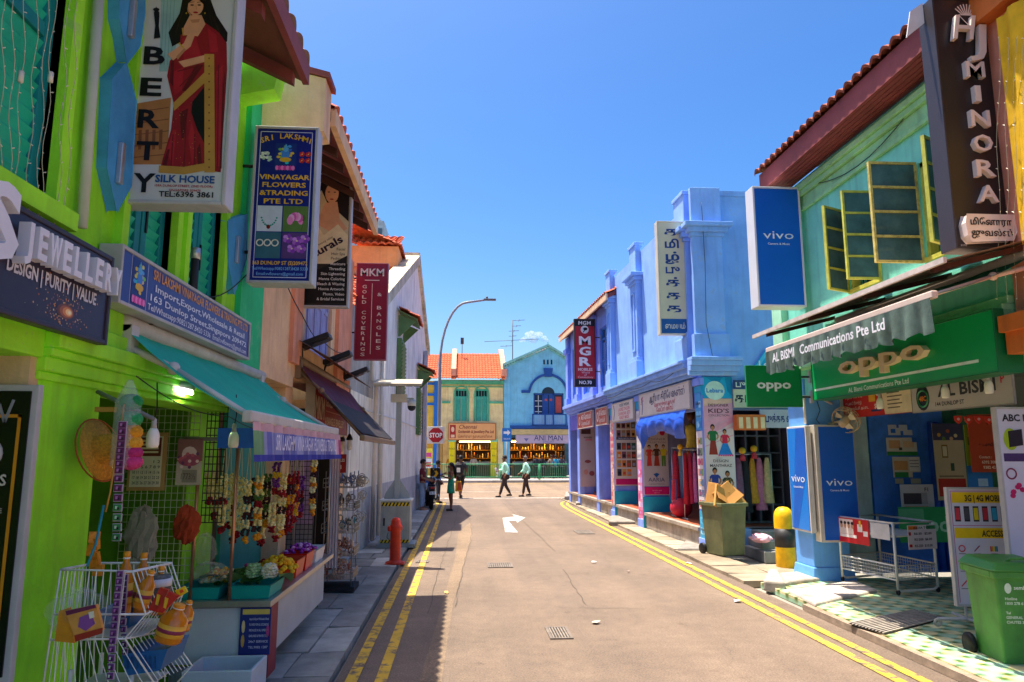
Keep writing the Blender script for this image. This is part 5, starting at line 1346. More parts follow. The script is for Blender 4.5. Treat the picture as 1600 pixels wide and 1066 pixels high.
t = thing('price_card', 'small red price card standing above the bangle rack', 'card', (RX, RY - .2, 1.62)); b = B('9c2420'); b.box(RX - .14, RX + .08, RY - .245, RY - .23, 1.6, 1.85); b.build('card', t, 1)
b = B('e8d8c8'); b.text('BANGLES', RX - .03, 1.75, .04, RY - .247, w=.18, bold=.02); b.text('$ 3', RX - .03, 1.65, .06, RY - .247, bold=.02); b.build('lettering', t, 1)
t = thing('pendant_lamp', 'small caged lamps hanging at the edge of the bangle shop', 'lamp', (-1.85, 11.6, 1.7))
for k, (px, py) in enumerate(((534, 692), (546, 690))):
    qq = PY(px, py, 11.6); b = B(IRON); b.tube([(qq.x, 11.6, qq.z + .35), (qq.x, 11.6, qq.z + .1)], .006, 5); b.lathe([(.015, .12), (.05, .05), (.05, .02)], qq, 10); b.m(glass('f0e8d0', .5)); b.lathe([(.03, .02), (.042, -.08), (.03, -.13), (0, -.14)], qq, 10); b.build('lamp_shade', t, 1)

# ------------------------------------------------------------------ grid, calendars, bulbs, hat, hanging goods
gp = thing('grid_panel', 'white wire grid panel hung on the green inner wall', 'grid panel', (-2.6, 6.1, .9)); b = B(steelp('b8c4a0'))
x0, x1 = PY(188, 800, 6.1).x, PY(302, 800, 6.1).x
for i in range(13): x = x0 + (x1 - x0) * i / 12; b.tube([(x, 6.12, .8), (x, 6.12, 2.22)], .003, 4)
for i in range(26): z = .8 + 1.42 * i / 25; b.tube([(x0, 6.12, z), (x1, 6.12, z)], .003, 4)
b.build('wire_grid', gp, 1)
gp = thing('dark_grid_panel', 'narrow black wire grid panel in the gap beside the stall post', 'grid panel', (-2.1, 6.15, .9)); b = B(IRON)
x0, x1 = PY(314, 800, 6.15).x, PY(346, 800, 6.15).x
for i in range(6): x = x0 + (x1 - x0) * i / 5; b.tube([(x, 6.16, 1.3), (x, 6.16, 2.3)], .004, 4)
for i in range(18): z = 1.3 + 1.0 * i / 17; b.tube([(x0, 6.16, z), (x1, 6.16, z)], .004, 4)
b.build('wire_grid', gp, 1)
t = thing('calendar', 'large tear-off date calendar with brown frame on the wire grid', 'calendar', (-2.55, 6.05, 1.3)); a0, a1 = PY(198, 767, 6.06), PY(263, 676, 6.06)
b = B(mat('b08a5a', .6)); b.box(a0.x, a1.x, 6.05, 6.07, a0.z, a1.z); b.m('d8cfbc'); b.box(a0.x + .02, a1.x - .03, 6.045, 6.05, a0.z + .03, a1.z - .03); b.m('6a2a24'); b.rect(a0.x + .03, a1.x - .04, a1.z - .19, a1.z - .04, 6.044); b.m('d8c8a8'); [b.rect(a0.x + .04, a1.x - .06, a1.z - .075 - k * .03, a1.z - .06 - k * .03, 6.043) for k in range(4)]; b.build('sheet', t, 1)
b = B('3a3430'); ww = a1.x - a0.x - .08
for r_, row in enumerate(('    1 2', '3 4 5 6 7 8 9', '10 11 12 13 14 15 16', '17 18 19 20 21 22 23', '24 25 26 27 28 29 30')): b.text(row.strip(), a1.x - .04, a1.z - .245 - r_ * .042, .024, 6.043, 'R', w=ww * (1 if r_ else .25), bold=.01)
b.build('lettering', t, 1)
t = thing('calendar', 'smaller picture calendar with a date pad next to the large one', 'calendar', (-2.2, 6.05, 1.3)); a0, a1 = PY(274, 758, 6.04), PY(318, 686, 6.04)
b = B('8a5a60'); b.box(a0.x, a1.x, 6.03, 6.05, a0.z + .19, a1.z); b.m('b8a8a0'); b.box(a0.x, a1.x, 6.031, 6.05, a0.z, a0.z + .185); b.m('d8b8c0'); b.ell((a0.x + a1.x) / 2, a1.z - .12, .06, .06, 6.028, 12); b.m('a04a68'); b.ell((a0.x + a1.x) / 2, a1.z - .17, .09, .05, 6.027, 12)
for k in range(16): b.m(RC(['e8c8d0', '6a3a6a', 'c05a70'])); b.ell((a0.x + a1.x) / 2 + RU(-.09, .09), a1.z - .17 + RU(-.06, .06), .014, .014, 6.0265 - k * .0001, 7)
b.m('8a7f78'); b.rect(a0.x + .05, a1.x - .03, a0.z + .02, a0.z + .12, 6.029); b.build('sheet', t, 1)
b = B('4a3a38'); b.text('1773½', (a0.x + a1.x) / 2, a0.z + .045, .05, 6.0275, w=.11); b.build('lettering', t, 1)
def bulb(label, px, py, D, s=1., name='light_bulb', up=.3):
    q = PY(px, py, D); t = thing(name, label, 'bulb', q, 0, 'bare bulbs under the canopies')
    b = B(mat('f4eee0', .3, .05, 4, 0)); b.lathe([(.0, -.075 * s), (.035 * s, -.072 * s), (.042 * s, -.05 * s), (.042 * s, .01 * s), (.036 * s, .035 * s), (.022 * s, .06 * s)], (0, 0, 0), 14); b.build('globe', t)
    b = B(mat('b8b4ac', .4)); b.lathe([(.022 * s, .06 * s), (.018 * s, .085 * s), (.018 * s, .12 * s), (.008 * s, .13 * s)], (0, 0, 0), 10); b.build('cap', t)
    b = B(BLACK); b.tube([(0, 0, .12 * s), (.01, 0, .2 * s), (0, 0, up)], .004, 5); b.build('cord', t)
bulb('white globe bulb hanging in front of the large calendar', 239, 683, 4.1, .8); bulb('white globe bulb hanging above the garlands', 365, 686, 5.0, .8)
t = thing('tube_light', 'fluorescent tube fitting on the green wall under the awning', 'light', (-2.2, 4.9, 2.35)); q0, q1 = PY(200, 592, 4.6), PY(300, 612, 5.2); b = B(mat('8a8f7a', .5)); b.tube([q0 + Vector((0, 0, .03)), q1 + Vector((0, 0, .03))], .03, 8); b.build('fitting', t, 1); b = B(emit('fff6f4', 20)); b.tube([q0 - Vector((0, 0, .012)), q1 - Vector((0, 0, .012))], .011, 8); b.build('lamp_tube', t, 1)
# hat
q = PX(150, 705, -1.9); t = thing('straw_hat', 'wide brimmed woven straw hat hanging on the green pillar', 'hat', q); t.scale = (.85, .85, .85)
STRAW = mat('c98f2c', .8, .35, 60, .6, 120); T = Matrix.Rotation(R(74), 4, 'Y') @ Matrix.Rotation(R(12), 4, 'X')
b = B(STRAW, T); prof = [(.195 - .012 * k, .022 - .0028 * k + .0035 * (k % 2)) for k in range(9)] + [(.098 - .0016 * k, .002 + .011 * k + 0) if k % 2 else (.093 - .0016 * k, .002 + .011 * k) for k in range(10)] + [(.07, .13), (.06, .15), (.035, .165), (0, .17)]
b.lathe([(.197, .026)] + prof, (0, 0, 0), 28, 1, .8); o = b.build('weave', t)
b = B(mat('6a3414', .8), T); b.ring((0, 0, .016), .099, .009, 'z', 30, 6); b.m(mat('a04a1c', .8)); b.ring((0, 0, .024), .195, .005, 'z', 30, 5); b.build('trim', t)  # dark ring at the crown base paints in its shading; rim ring is trim
bar = thing('wooden_hook_bar', 'grey bar with a wooden hook holding the hat and thread bag', 'bar', PX(150, 640, -1.95)); b = B(mat('7a7a74', .5)); q0, q1 = PX(152, 612, -1.98), PY(240, 655, 3.95); b.tube([q0, q1], .012, 6); b.m(mat('c08a3a', .6)); qq = PX(165, 640, -1.92); b.rbox(qq, (.1, .03, .025)); b.tube([PY(194, 632, 3.75), PY(172, 770, 3.7), PY(165, 800, 3.7)], .005, 5); b.build('rod', bar, 1)
# bag of thread balls
t = thing('thread_bag', 'clear tube bag of green yellow and pink thread balls', 'bag', PY(204, 725, 3.8))
for py, c in ((628, '1f8a4a'), (655, '2f9a5a'), (675, 'd8921c'), (692, 'e0a028'), (708, 'b82a68'), (722, 'c83a78')):
    qq = PY(205, py, 3.8); b = B(mat(c, .8, .3, 60, .5, 150)); b.sph(qq, (.058, .05, .042), 12, 7); b.build('thread_ball', t, 1)
qa, qb = PY(203, 600, 3.8), PY(206, 732, 3.8); b = B(glass('dfe6e0', .22)); b.lathe([(.012, qa.z - qb.z + .02), (.03, qa.z - qb.z - .02), (.062, qa.z - qb.z - .09), (.062, .02), (.05, 0)], (qa.x, 3.8, qb.z), 14); b.build('film', t, 1)
def sachet_strip(label, pts, w, cols, D, n):
    q = [PY(p[0], p[1], D) for p in pts]; t = thing('sachet_strip', label, 'sachet strip', q[-1], 0, 'strips of sachets'); 
    b = B()
    for i in range(n):
        f = i / n; k = min(int(f * (len(q) - 1)), len(q) - 2); u = f * (len(q) - 1) - k; c = q[k].lerp(q[k + 1], u); hh = (q[0] - q[-1]).length / n * .5
        b.m('b8a4b4'); b.rbox(c, (w, .006, hh * 1.9), (RU(-8, 8), 0, 0)); b.m(cols[0] if f < .72 else cols[-1]); b.box(c.x - w * .42, c.x + w * .42, c.y - .008, c.y - .0045, c.z - hh * .76, c.z + hh * .76); b.m('b87ab8' if f < .72 else 'c8d8c0'); b.box(c.x - w * .22, c.x + w * .02, c.y - .0095, c.y - .0085, c.z - hh * .3, c.z + hh * .4); b.m('2a1430'); b.box(c.x, c.x + w * .25, c.y - .0095, c.y - .0085, c.z - hh * .5, c.z + hh * .1)
    b.build('sachet', t, 1)
sachet_strip('purple then green sachet strip hanging from the wooden hook', [(192, 664), (186, 740), (182, 855)], .042, ['6a1f5a', '2f8a4a'], 3.72, 15)
q = PY(150, 860, 3.6); t = thing('orange_sachet_bundle', 'bundle of orange sachets hanging behind the wire cart', 'sachet bundle', q); b = B(mat('d8861a', .5, .3, 30, .2)); [b.rbox((q.x + RU(-.02, .02), 3.6, q.z + .06 - k * .03), (.045, .02, .05), (RU(-30, 30), 0, RU(-20, 20))) for k in range(6)]; b.build('sachet', t, 1)
q = PY(212, 842, 5.9); crumple('grey_pouch', 'grey cloth pouch hanging on the wire grid', (q.x, 6.0, q.z), (.13, .05, .22), mat('9a948c', .85, .2, 5, .2), seed=8, group='pouches on the grid')
q = PY(284, 822, 5.9); crumple('red_pouch', 'rust red drawstring pouch hanging on the wire grid', (q.x, 6.0, q.z), (.1, .05, .14), mat('a83a1c', .7, .35, 8, .2), seed=9, group='pouches on the grid')
q = PY(392, 660, 6.2); b = B(mat('1f5fd0', .6, .2, 4, .1)); b.box(q.x - .2, q.x + .12, 6.0, 6.02, 1.9, 2.06); b.build('blue_tarpaulin', None, label='small blue tarpaulin hanging under the teal awning', cat='tarpaulin')

# ------------------------------------------------------------------ wire cart with groceries
WCD = 3.42
wc = thing('wire_cart', 'white wire display cart loaded with groceries beside the green pillar', 'display cart', (-1.6, WCD + .2, .05)); WROD = steelp('ecece6', .35)
def wp(px, py, D=WCD): return PY(px, py, D)
front = [(95, 890), (207, 893), (228, 960), (195, 998), (240, 1066)]
b = B(WROD)
FP = [wp(*p) for p in front]; BP = [PY(p[0] + 38, p[1] - 18, WCD + .42) for p in front]
lf_f = [wp(95, 890), wp(84, 960), wp(78, 1000), wp(66, 1080)]; lf_b = [PY(150, 880, WCD + .42), PY(146, 1060, WCD + .42)]
rt = [PY(268, 880, WCD + .42), PY(285, 930, WCD + .42), PY(262, 985, WCD + .42), PY(300, 1040, WCD + .42), PY(270, 1075, WCD + .42)]
for P_ in (FP, lf_f, lf_b, rt): b.tube(P_, .0042, 5)
b.tube([FP[0], FP[1], rt[0], lf_b[0]], .006, 5, closed=True)
mids = [(lf_f[1], FP[2], rt[1]), (lf_f[2], FP[3], rt[2]), (lf_f[3], FP[4], rt[4])]
for m_ in mids: b.tube(m_, .005, 5)
b.build('frame', wc, 1)
b = B(WROD)
for i in range(1, 10):
    f = i / 10; b.tube([lf_f[0].lerp(FP[1], f), lf_f[2].lerp(FP[3], f), lf_f[3].lerp(FP[4], f)], .0021, 4)
    b.tube([FP[1].lerp(rt[0], f), FP[2].lerp(rt[1], f), FP[3].lerp(rt[2], f), FP[4].lerp(rt[3], f)], .0021, 4)
    b.tube([lf_b[0].lerp(rt[0], f), lf_b[1].lerp(rt[4], f)], .0021, 4); b.tube([lf_f[0].lerp(lf_b[0], f), lf_f[3].lerp(lf_b[1], f)], .0021, 4)
b.build('wire_side', wc, 1)
b = B(steelp('c4c4be'))
for z in (FP[3].z, FP[3].z - .25): b.box(lf_f[2].x + .03, FP[3].x + .05, WCD + .05, WCD + .4, z - .005, z)
b.build('shelf', wc, 1)
b = B(WROD); [b.tube([(x, WCD + .1 + dy, .05), (x, WCD + .1 + dy, FP[4].z + .03)], .01, 6) for x in (lf_f[2].x + .05, FP[3].x) for dy in (0, .28)]; b.build('leg', wc, 1)
# goods
t = thing('snack_bag', 'clear bag holding two orange snack packets hooked on the cart', 'bag', wp(115, 1005, WCD - .1))
b = B(); q = pts = None
for k, (pp, m_) in enumerate((([(92, 955), (107, 950), (116, 1005), (85, 1002)], 'd8901c'), ([(102, 955), (150, 945), (160, 985), (118, 1000)], 'e3a04a'))):
    b.m(mat(m_, .35, .2, 12, .2)); P3 = [PY(p[0], p[1], WCD - .1 - k * .02) for p in pp]; b.extr(P3, (0, .02, 0))
b.m('6a1f4a'); b.extr([PY(p[0], p[1], WCD - .125) for p in ((102, 955), (148, 945), (150, 950), (104, 962))], (0, .004, 0)); b.m('8a4a98'); b.extr([PY(p[0], p[1], WCD - .125) for p in ((124, 965), (142, 958), (148, 975), (134, 986), (122, 980))], (0, .004, 0)); b.m('a02a1a'); b.extr([PY(p[0], p[1], WCD - .124) for p in ((116, 993), (160, 981), (159, 990), (118, 1003))], (0, .004, 0)); b.m('e8e0c8'); b.extr([PY(p[0], p[1], WCD - .127) for p in ((138, 957), (146, 955), (147, 965), (140, 967))], (0, .003, 0))
b.build('packet', t, 1)
q = PY(112, 970, WCD - .08); crumple('film', None, (q.x + .02, q.y + .03, q.z + .02), (.13, .06, .10), glass('dce0e4', .07), seed=12, par=t)
def bottle(label, px, py0, py1, D, r, tilt=0):
    a, e = PY(px, py1, D), PY(px, py0, D); hh = e.z - a.z; t = thing('oil_bottle', label, 'bottle', a, 0, 'orange oil bottles on the cart'); t.rotation_euler = (0, R(tilt), 0)
    b = B(mat('c8780e', .15, .15, 5, 0, coat=.5)); b.lathe([(r * .9, 0), (r, .01), (r, hh * .62), (r * .5, hh * .8), (r * .34, hh * .86), (r * .34, hh * .9)], (0, 0, 0), 14); b.build('body', t)
    b = B(mat('e8941a', .4)); b.lathe([(r * .42, hh * .9), (r * .42, hh), (0, hh)], (0, 0, 0), 12); b.m('f0ead8'); b.lathe([(r * .44, hh * .885), (r * .44, hh * .91)], (0, 0, 0), 12); b.build('cap', t)
    b = B('e8b03a'); b.lathe([(r * 1.01, hh * .18), (r * 1.01, hh * .5)], (0, 0, 0), 14); b.m('8a2a4a'); b.lathe([(r * 1.015, hh * .28), (r * 1.015, hh * .38)], (0, 0, 0), 14); b.build('label', t)
bottle('oil bottle standing upright nearest the sachet strip', 191, 862, 960, WCD + .15, .036); bottle('oil bottle standing upright behind the red packets', 218, 864, 960, WCD + .25, .036); bottle('orange bottle leaning against the cart rim', 219, 890, 950, WCD + .05, .034, 14); bottle('small oil bottle with only its cap above the rim', 247, 885, 960, WCD + .22, .033)
bottle('large oil bottle hanging on the outer corner of the cart', 261, 942, 1002, WCD + .1, .062, 16); bottle('half hidden oil bottle behind the large one', 284, 938, 985, WCD + .25, .035, 12)
for k, (pp, l) in enumerate((([(250, 918), (263, 922), (246, 957), (231, 953)], 'red chilli packet with yellow print lying lower on the cart rim'), ([(264, 925), (279, 932), (254, 958), (243, 955)], 'red chilli packet with yellow print lying higher on the cart rim'))):
    t = thing('red_packet', l, 'packet', PY(pp[3][0], pp[3][1], WCD - .04), 0, 'red packets on the cart'); b = B(mat('b8140e', .3, .1, 9, .1)); b.extr([PY(p[0], p[1], WCD - .04 - k * .02) for p in pp], (0, .02, 0)); b.m('e8b020'); cxy = [(sum(p[0] for p in pp) / 4), (sum(p[1] for p in pp) / 4)]; b.extr([PY(cxy[0] + dx, cxy[1] + dy, WCD - .044 - k * .02) for dx, dy in ((-2, -9), (3, -7), (-1, 9), (-5, 7))], (0, .003, 0)); b.build('wrapper', t, 1)
t = thing('yellow_packet', 'small yellow packet at the outer corner of the cart', 'packet', PY(283, 927, WCD)); b = B('e8c010'); b.extr([PY(p[0], p[1], WCD - .02) for p in ((273, 923), (288, 916), (293, 925), (279, 934))], (0, .01, 0)); b.m('d84a1c'); b.extr([PY(p[0], p[1], WCD - .024) for p in ((280, 923), (285, 921), (287, 925), (282, 928))], (0, .003, 0)); b.build('wrapper', t, 1)
t = thing('blue_basket', 'blue plastic basket on the lowest shelf of the wire cart', 'basket', PY(225, 1040, WCD + .1)); b = B(mat('1a5f9a', .45, .1, 5, .05)); b.extr([PY(p[0], p[1], WCD + .08) for p in ((190, 1022), (262, 1014), (250, 1048), (198, 1056))], (0, .26, 0)); b.m('124a7c'); [b.extr([PY(p[0], p[1], WCD + .074) for p in ((198 + k * 7, 1026), (200 + k * 7, 1026), (201 + k * 7, 1045), (199 + k * 7, 1045))], (0, .005, 0)) for k in range(7)]; b.build('shell', t, 1)
t = thing('blue_basket', 'blue basket on the upper shelf half hidden by sachets', 'basket', PY(165, 985, WCD + .2)); b = B(mat('1a5f9a', .45, .1, 5, .05)); b.extr([PY(p[0], p[1], WCD + .2) for p in ((156, 952), (205, 950), (200, 988), (160, 990))], (0, .15, 0)); b.build('shell', t, 1)
sachet_strip('purple sachet strip hooked down the front of the cart', [(188, 897), (182, 950), (176, 1005), (172, 1070)], .03, ['6a2f78', '6a2f78'], WCD - .02, 14)
sachet_strip('shadowed purple sachet strip inside the cart', [(196, 902), (192, 960), (196, 1030)], .024, ['5a2a68', '5a2a68'], WCD + .06, 12)
t = thing('dark_jar', 'dark patterned tin standing in the cart behind the red packets', 'tin', PY(243, 950, WCD + .2)); b = B(mat('4a4a46', .4, .6, 60, .1)); q = PY(243, 950, WCD + .2); b.lathe([(.06, 0), (.062, .01), (.062, .13), (.05, .15), (0, .15)], q, 16); b.build('body', t, 1); b = B('c8ccd4'); b.lathe([(.064, .1), (.064, .135)], q, 16); b.build('label', t, 1)
b = B(mat('1f8a9a', .7)); b.tube([PY(162, 790, 3.6), PY(150, 850, 3.5), PY(136, 885, 3.45)], .006, 5); b.build('cord', None, label='teal cord tying the wire cart to the hook bar', cat='cord')
# black framed menu panel on the jamb
t = thing('menu_panel', 'black panel with gold border and white lettering in a grey frame', 'sign', (-2.3, 3.42, .8)); q0, q1 = PY(0, 1056, 3.42), PY(44, 612, 3.42); xr_ = PY(46, 800, 3.42).x; xl = xr_ - .62; zb, zt = q0.z, q1.z
b = B(ALUP); b.box(xl, xr_, 3.40, 3.438, zb - .03, zt + .03); b.build('frame', t, 1, bevel=.005)
b = B(K('0c0b0d', .2)); b.box(xl + .03, xr_ - .03, 3.392, 3.4, zb, zt); b.m('d08a14'); yy = 3.39
for (a, c, e, f) in ((xl + .06, xr_ - .06, zt - .12, zt - .105), (xl + .06, xr_ - .06, zb + .07, zb + .085), (xr_ - .075, xr_ - .06, zb + .07, zt - .105)): b.rect(a, c, e, f, yy)
b.m('d88a1a'); b.rect(xr_ - .16, xr_ - .1, zb + .28, zb + .36, yy - .001); b.rect(xr_ - .17, xr_ - .1, zb + .18, zb + .25, yy - .001); b.m('8f8f98'); b.line([(xr_ - .25, zt - .02), (xr_ - .16, zt - .06), (xr_ - .13, zt - .14), (xr_ - .1, zt - .04)], .014, yy - .001); b.m('b8b8b0'); b.ring((xr_ - .19, yy - .002, zt - .28), .06, .008, 'y', 18, 5); b.m('d8a040'); b.line([(xr_ - .2, zt - .3), (xr_ - .15, zt - .25), (xr_ - .13, zt - .29)], .01, yy - .002); b.build('face_panel', t, 1)
b = B('c8c0b4'); b.text('MADURAS', xr_ - .095, zt - .42, .05, yy - .002, 'R', w=.3, bold=.02); b.text('JEWELLERY', xr_ - .12, zt - .485, .028, yy - .002, 'R', w=.22, bold=.02); b.text('DESIGN | PURITY | VALUE', xr_ - .1, zt - .54, .022, yy - .002, 'R', w=.3, bold=.01)
for k in range(8): b.text('நகைக் கடை', xr_ - .1 - .012 * (k % 3), zt - .62 - k * .05, .022, yy - .002, 'R', bold=.01)
b.text('S\'PORE 209471', xr_ - .1, zb + .12, .026, yy - .002, 'R', bold=.01); b.m('d8a020'); b.text('நகைக்கடை', xr_ - .09, zb + .45, .034, yy - .002, 'R', bold=.02); b.build('lettering', t, 1)
# styrofoam box
q0 = PZ(418, 1066, 0)
t = thing('styrofoam_box', 'open white styrofoam box on the pavement below the stall counter', 'box', (-1.72, 5.0, .04)); FO = mat('c9d2da', .6, .06, 4, .15, 120)
z1 = .3; a = PZ(418, 1023, z1); bb = PZ(318, 1023, z1)
X1, X0, Y1 = a.x, bb.x - .0, a.y; Y0 = Y1 - .42
b = B(FO); wth = .025
b.box(X0, X1, Y0, Y0 + wth, .04, z1); b.box(X0, X1, Y1 - wth, Y1, .04, z1); b.box(X0, X0 + wth, Y0 + wth, Y1 - wth, .04, z1); b.box(X1 - wth, X1, Y0 + wth, Y1 - wth, .04, z1); b.box(X0 + wth, X1 - wth, Y0 + wth, Y1 - wth, .04, .08); b.build('shell', t, 1, bevel=.008)
# fairy lights down the green wall
WIRE = mat('b8b496', .6)
for k, (xa, xb) in enumerate(((8, -2), (24, 12), (44, 18), (62, 40), (78, 55), (90, 60), (110, 88), (125, 100))):
    t = thing('fairy_light_string', ['leftmost', 'second', 'third', 'fourth', 'fifth', 'sixth', 'seventh', 'eighth'][k] + ' string of small lights from the edge of the green wall', 'light string', PX(xb, 345, -1.94), 0, 'fairy light strings on the green wall')
    pts = [PX(xa + (xb - xa) * i / 14 + 4 * sin(i * 1.3 + k), -60 + (420 + 10 * (k % 3)) * i / 14, -1.93) for i in range(15)]
    b = B(WIRE); b.tube(pts, .0018, 4); b.build('wire', t, 1)
    b = B(mat('e0dcc8', .4))
    for i in range(1, 15): p = pts[i].lerp(pts[i - 1], .5); b.tube([p, p + Vector((.005, RU(-.018, .018), RU(-.01, .012)))], .0022, 4)
    if k in (2, 5): p = pts[6]; b.tube([p, p + Vector((0, 0, .05))], .012, 6)
    b.build('bulb', t, 1)
# ------------------------------------------------------------------ people
def skin_geo(nodes, edges, lvl=1, root=0):
    """nodes: [(xyz, radius)]; grows one smooth closed surface over the edges"""
    me = bpy.data.meshes.new('grow'); me.from_pydata([n[0] for n in nodes], edges, [])
    o = bpy.data.objects.new('grow', me); COL.objects.link(o)
    o.modifiers.new('s', 'SKIN'); sd = o.modifiers.new('u', 'SUBSURF'); sd.levels = sd.render_levels = lvl
    for i, n in enumerate(nodes):
        d = me.skin_vertices[0].data[i]; r = n[1] if isinstance(n[1], tuple) else (n[1], n[1]); d.radius = r; d.use_root = i == root
    dg = bpy.context.evaluated_depsgraph_get(); m = bpy.data.meshes.new_from_object(o.evaluated_get(dg))
    vs = [v.co.copy() for v in m.vertices]; fs = [tuple(p.vertices) for p in m.polygons]
    bpy.data.objects.remove(o); bpy.data.meshes.remove(me); bpy.data.meshes.remove(m)
    return vs, fs
def person(label, loc, rz, h=1.7, skin='8a5a3c', hair='14100e', top='b8e0c0', bottom='3a2c28', shoe='1a1614', pose=None, long_hair=False, shorts=False, dress=False, sleeve=1., bald=False, group='people in the street'):
    """faces local -y"""
    P = dict(le=(.15, .02, .63), lw=(.16, -.06, .50), re=(-.15, .02, .63), rw=(-.16, -.06, .50), lk=(.055, -.01, .285), la=(.06, 0, .045), rk=(-.055, -.01, .285), ra=(-.06, 0, .045), lean=0.)
    P.update(pose or {})
    t = thing('person', label, 'person', loc, rz, group)
    V = lambda p: Vector(p) * h
    SK = mat(skin, .55, .08, 20, .05); ln = P['lean']
    pel, wai, che, nek = (0, 0, .52), (0, -.1 * ln, .61), (0, -.2 * ln, .73), (0, -.3 * ln, .825)
    hed, chin, crown = (0, -.3 * ln - .005, .875), (0, -.3 * ln - .02, .885), (0, -.3 * ln + .004, .945)
    N = []; E = []
    def add(p, r, par=None):
        N.append((V(p), r * h if not isinstance(r, tuple) else (r[0] * h, r[1] * h))); i = len(N) - 1
        if par is not None: E.append((par, i))
        return i
    a = add(pel, (.082, .06)); b_ = add(wai, (.072, .052), a); c = add(che, (.088, .058), b_); d = add(nek, .032, c); e = add(hed, (.036, .045), d); f = add(crown, (.04, .052), e); add((0, crown[1] + .004, .985), .028, f)
    for s, k, w_ in ((1, 'le', 'lw'), (-1, 're', 'rw')):
        sh = add((s * .098, -.22 * ln, .795), .034, c); el = add(P[k], .024, sh); wr = add(P[w_], .0165, el)
        dv = (Vector(P[w_]) - Vector(P[k])).normalized(); sd = dv.cross(Vector((1, 0, 0))); sd = sd.normalized() if sd.length > .1 else Vector((0, 1, 0))
        pm = Vector(P[w_]) + dv * .03; pi = add(pm, (.02, .012), wr)
        for q, ln_ in zip((-1.5, -.5, .5, 1.5), (.036, .045, .042, .032)):
            add(pm + sd * q * .0095 + dv * (ln_ * .55 + .012), .0052, pi); E.append((len(N) - 1, len(N))); N.append((V(pm + sd * q * .0105 + dv * (ln_ + .012) + Vector((-s * .006, 0, 0))), .004 * h))
        add(pm + sd * .024 + dv * .012 - Vector((s * .006, 0, 0)), .006, pi)
    for s, k, an in ((1, 'lk', 'la'), (-1, 'rk', 'ra')):
        hp = add((s * .05, 0, .5), .055, a); kn = add(P[k], .036, hp); ca = Vector(P[k]).lerp(Vector(P[an]), .35); cf = add(ca + Vector((0, .008, 0)), .034, kn); ak = add(P[an], .021, cf)
        ft = Vector(P[an]) + Vector((0, -.075, -.028)); add(ft, (.018, .013), ak)
    vs, fs = skin_geo(N, E)
    b = B(SK); b.smooth = True; b.add(vs, fs)
    hc = V((0, crown[1], .925)); hr = h * .062
    b.smooth = True
    b.sph(hc + Vector((0, -hr * .82, -hr * .2)), (hr * .14, hr * .28, hr * .26), 8, 5)
    for s in (-1, 1): b.sph(hc + Vector((s * hr * .74, .02 * hr, -hr * .1)), (hr * .12, hr * .2, hr * .3), 8, 5)
    b.m('f0ece4'); [b.sph(hc + Vector((s * hr * .28, -hr * .82, hr * .08)), hr * .12, 8, 5) for s in (-1, 1)]
    b.m('140e0c'); [b.sph(hc + Vector((s * hr * .28, -hr * .91, hr * .08)), hr * .07, 6, 4) for s in (-1, 1)]; [b.rbox(hc + Vector((s * hr * .28, -hr * .86, hr * .3)), (hr * .3, hr * .08, hr * .06)) for s in (-1, 1)]
    b.m('7a3a34'); b.sph(hc + Vector((0, -hr * .84, -hr * .52)), (hr * .24, hr * .1, hr * .07), 8, 4)
    b.build('body', t)
    # hair
    b = B(mat(hair, .6, .2, 40, .2)); vs = []; fs = []; nu, nv = 18, 9
    for i in range(nv + 1):
        th = PI * .62 * i / nv
        for j in range(nu):
            ph = 2 * PI * j / nu; fr = sin(ph) < -.35
            tt = min(th, PI * .36) if fr else th
            rr = hr * (1.0 if not bald else .93) * (1 + .03 * sin(j * 5 + i * 3))
            vs.append(hc + Vector((rr * .86 * sin(tt) * cos(ph), rr * 1.04 * sin(tt) * sin(ph), rr * 1.12 * cos(tt) + hr * .1)))
    for i in range(nv):
        for j in range(nu): fs.append((i * nu + j, (i + 1) * nu + j, (i + 1) * nu + (j + 1) % nu, i * nu + (j + 1) % nu))
    b.smooth = True; b.add(vs, fs)
    if long_hair: 
        for k in range(9): x = (k - 4) / 4 * hr * .9; b.tube([hc + Vector((x, hr * .5, hr * .4)), hc + Vector((x * 1.15, hr * 1.1, -hr * .8)), hc + Vector((x * 1.1, hr * 1.5, -hr * 2.6)), hc + Vector((x * .7, hr * 1.4, -hr * 4.0))], [hr * .3, hr * .36, hr * .34, hr * .1], 7)
    b.build('hair', t)
    # clothes
    M1, M2 = mat(top, .8, .15, 10, .15), mat(bottom, .85, .15, 10, .15)
    N.clear(); E.clear()
    a = add((0, 0, .485 if not dress else .5), (.092, .07)); b_ = add(wai, (.084, .064), a); c = add(che, (.097, .068), b_); add((0, -.27 * ln, .808), (.05, .04), c)
    for s, k, w_ in ((1, 'le', 'lw'), (-1, 're', 'rw')):
        if dress: continue
        sh = add((s * .1, -.22 * ln, .792), .046, c); el = add(Vector((s * .1, -.22 * ln, .792)).lerp(Vector(P[k]), .75 if sleeve < 1 else 1.), .037, sh)
        if sleeve >= 1: add(Vector(P[k]).lerp(Vector(P[w_]), .82), .028, el)
    vs, fs = skin_geo(N, E); b = B(M1); b.smooth = True; b.add(vs, fs)
    if dress:
        b.T = Matrix.Scale(h, 4); pr = [(.098, .36), (.092, .42), (.086, .5), (.075, .58)]
        b.lathe([(r * (1 + .0), z) for r, z in pr], (0, 0, 0), 20, 1, .85)
    b.build('shirt' if not dress else 'dress', t)
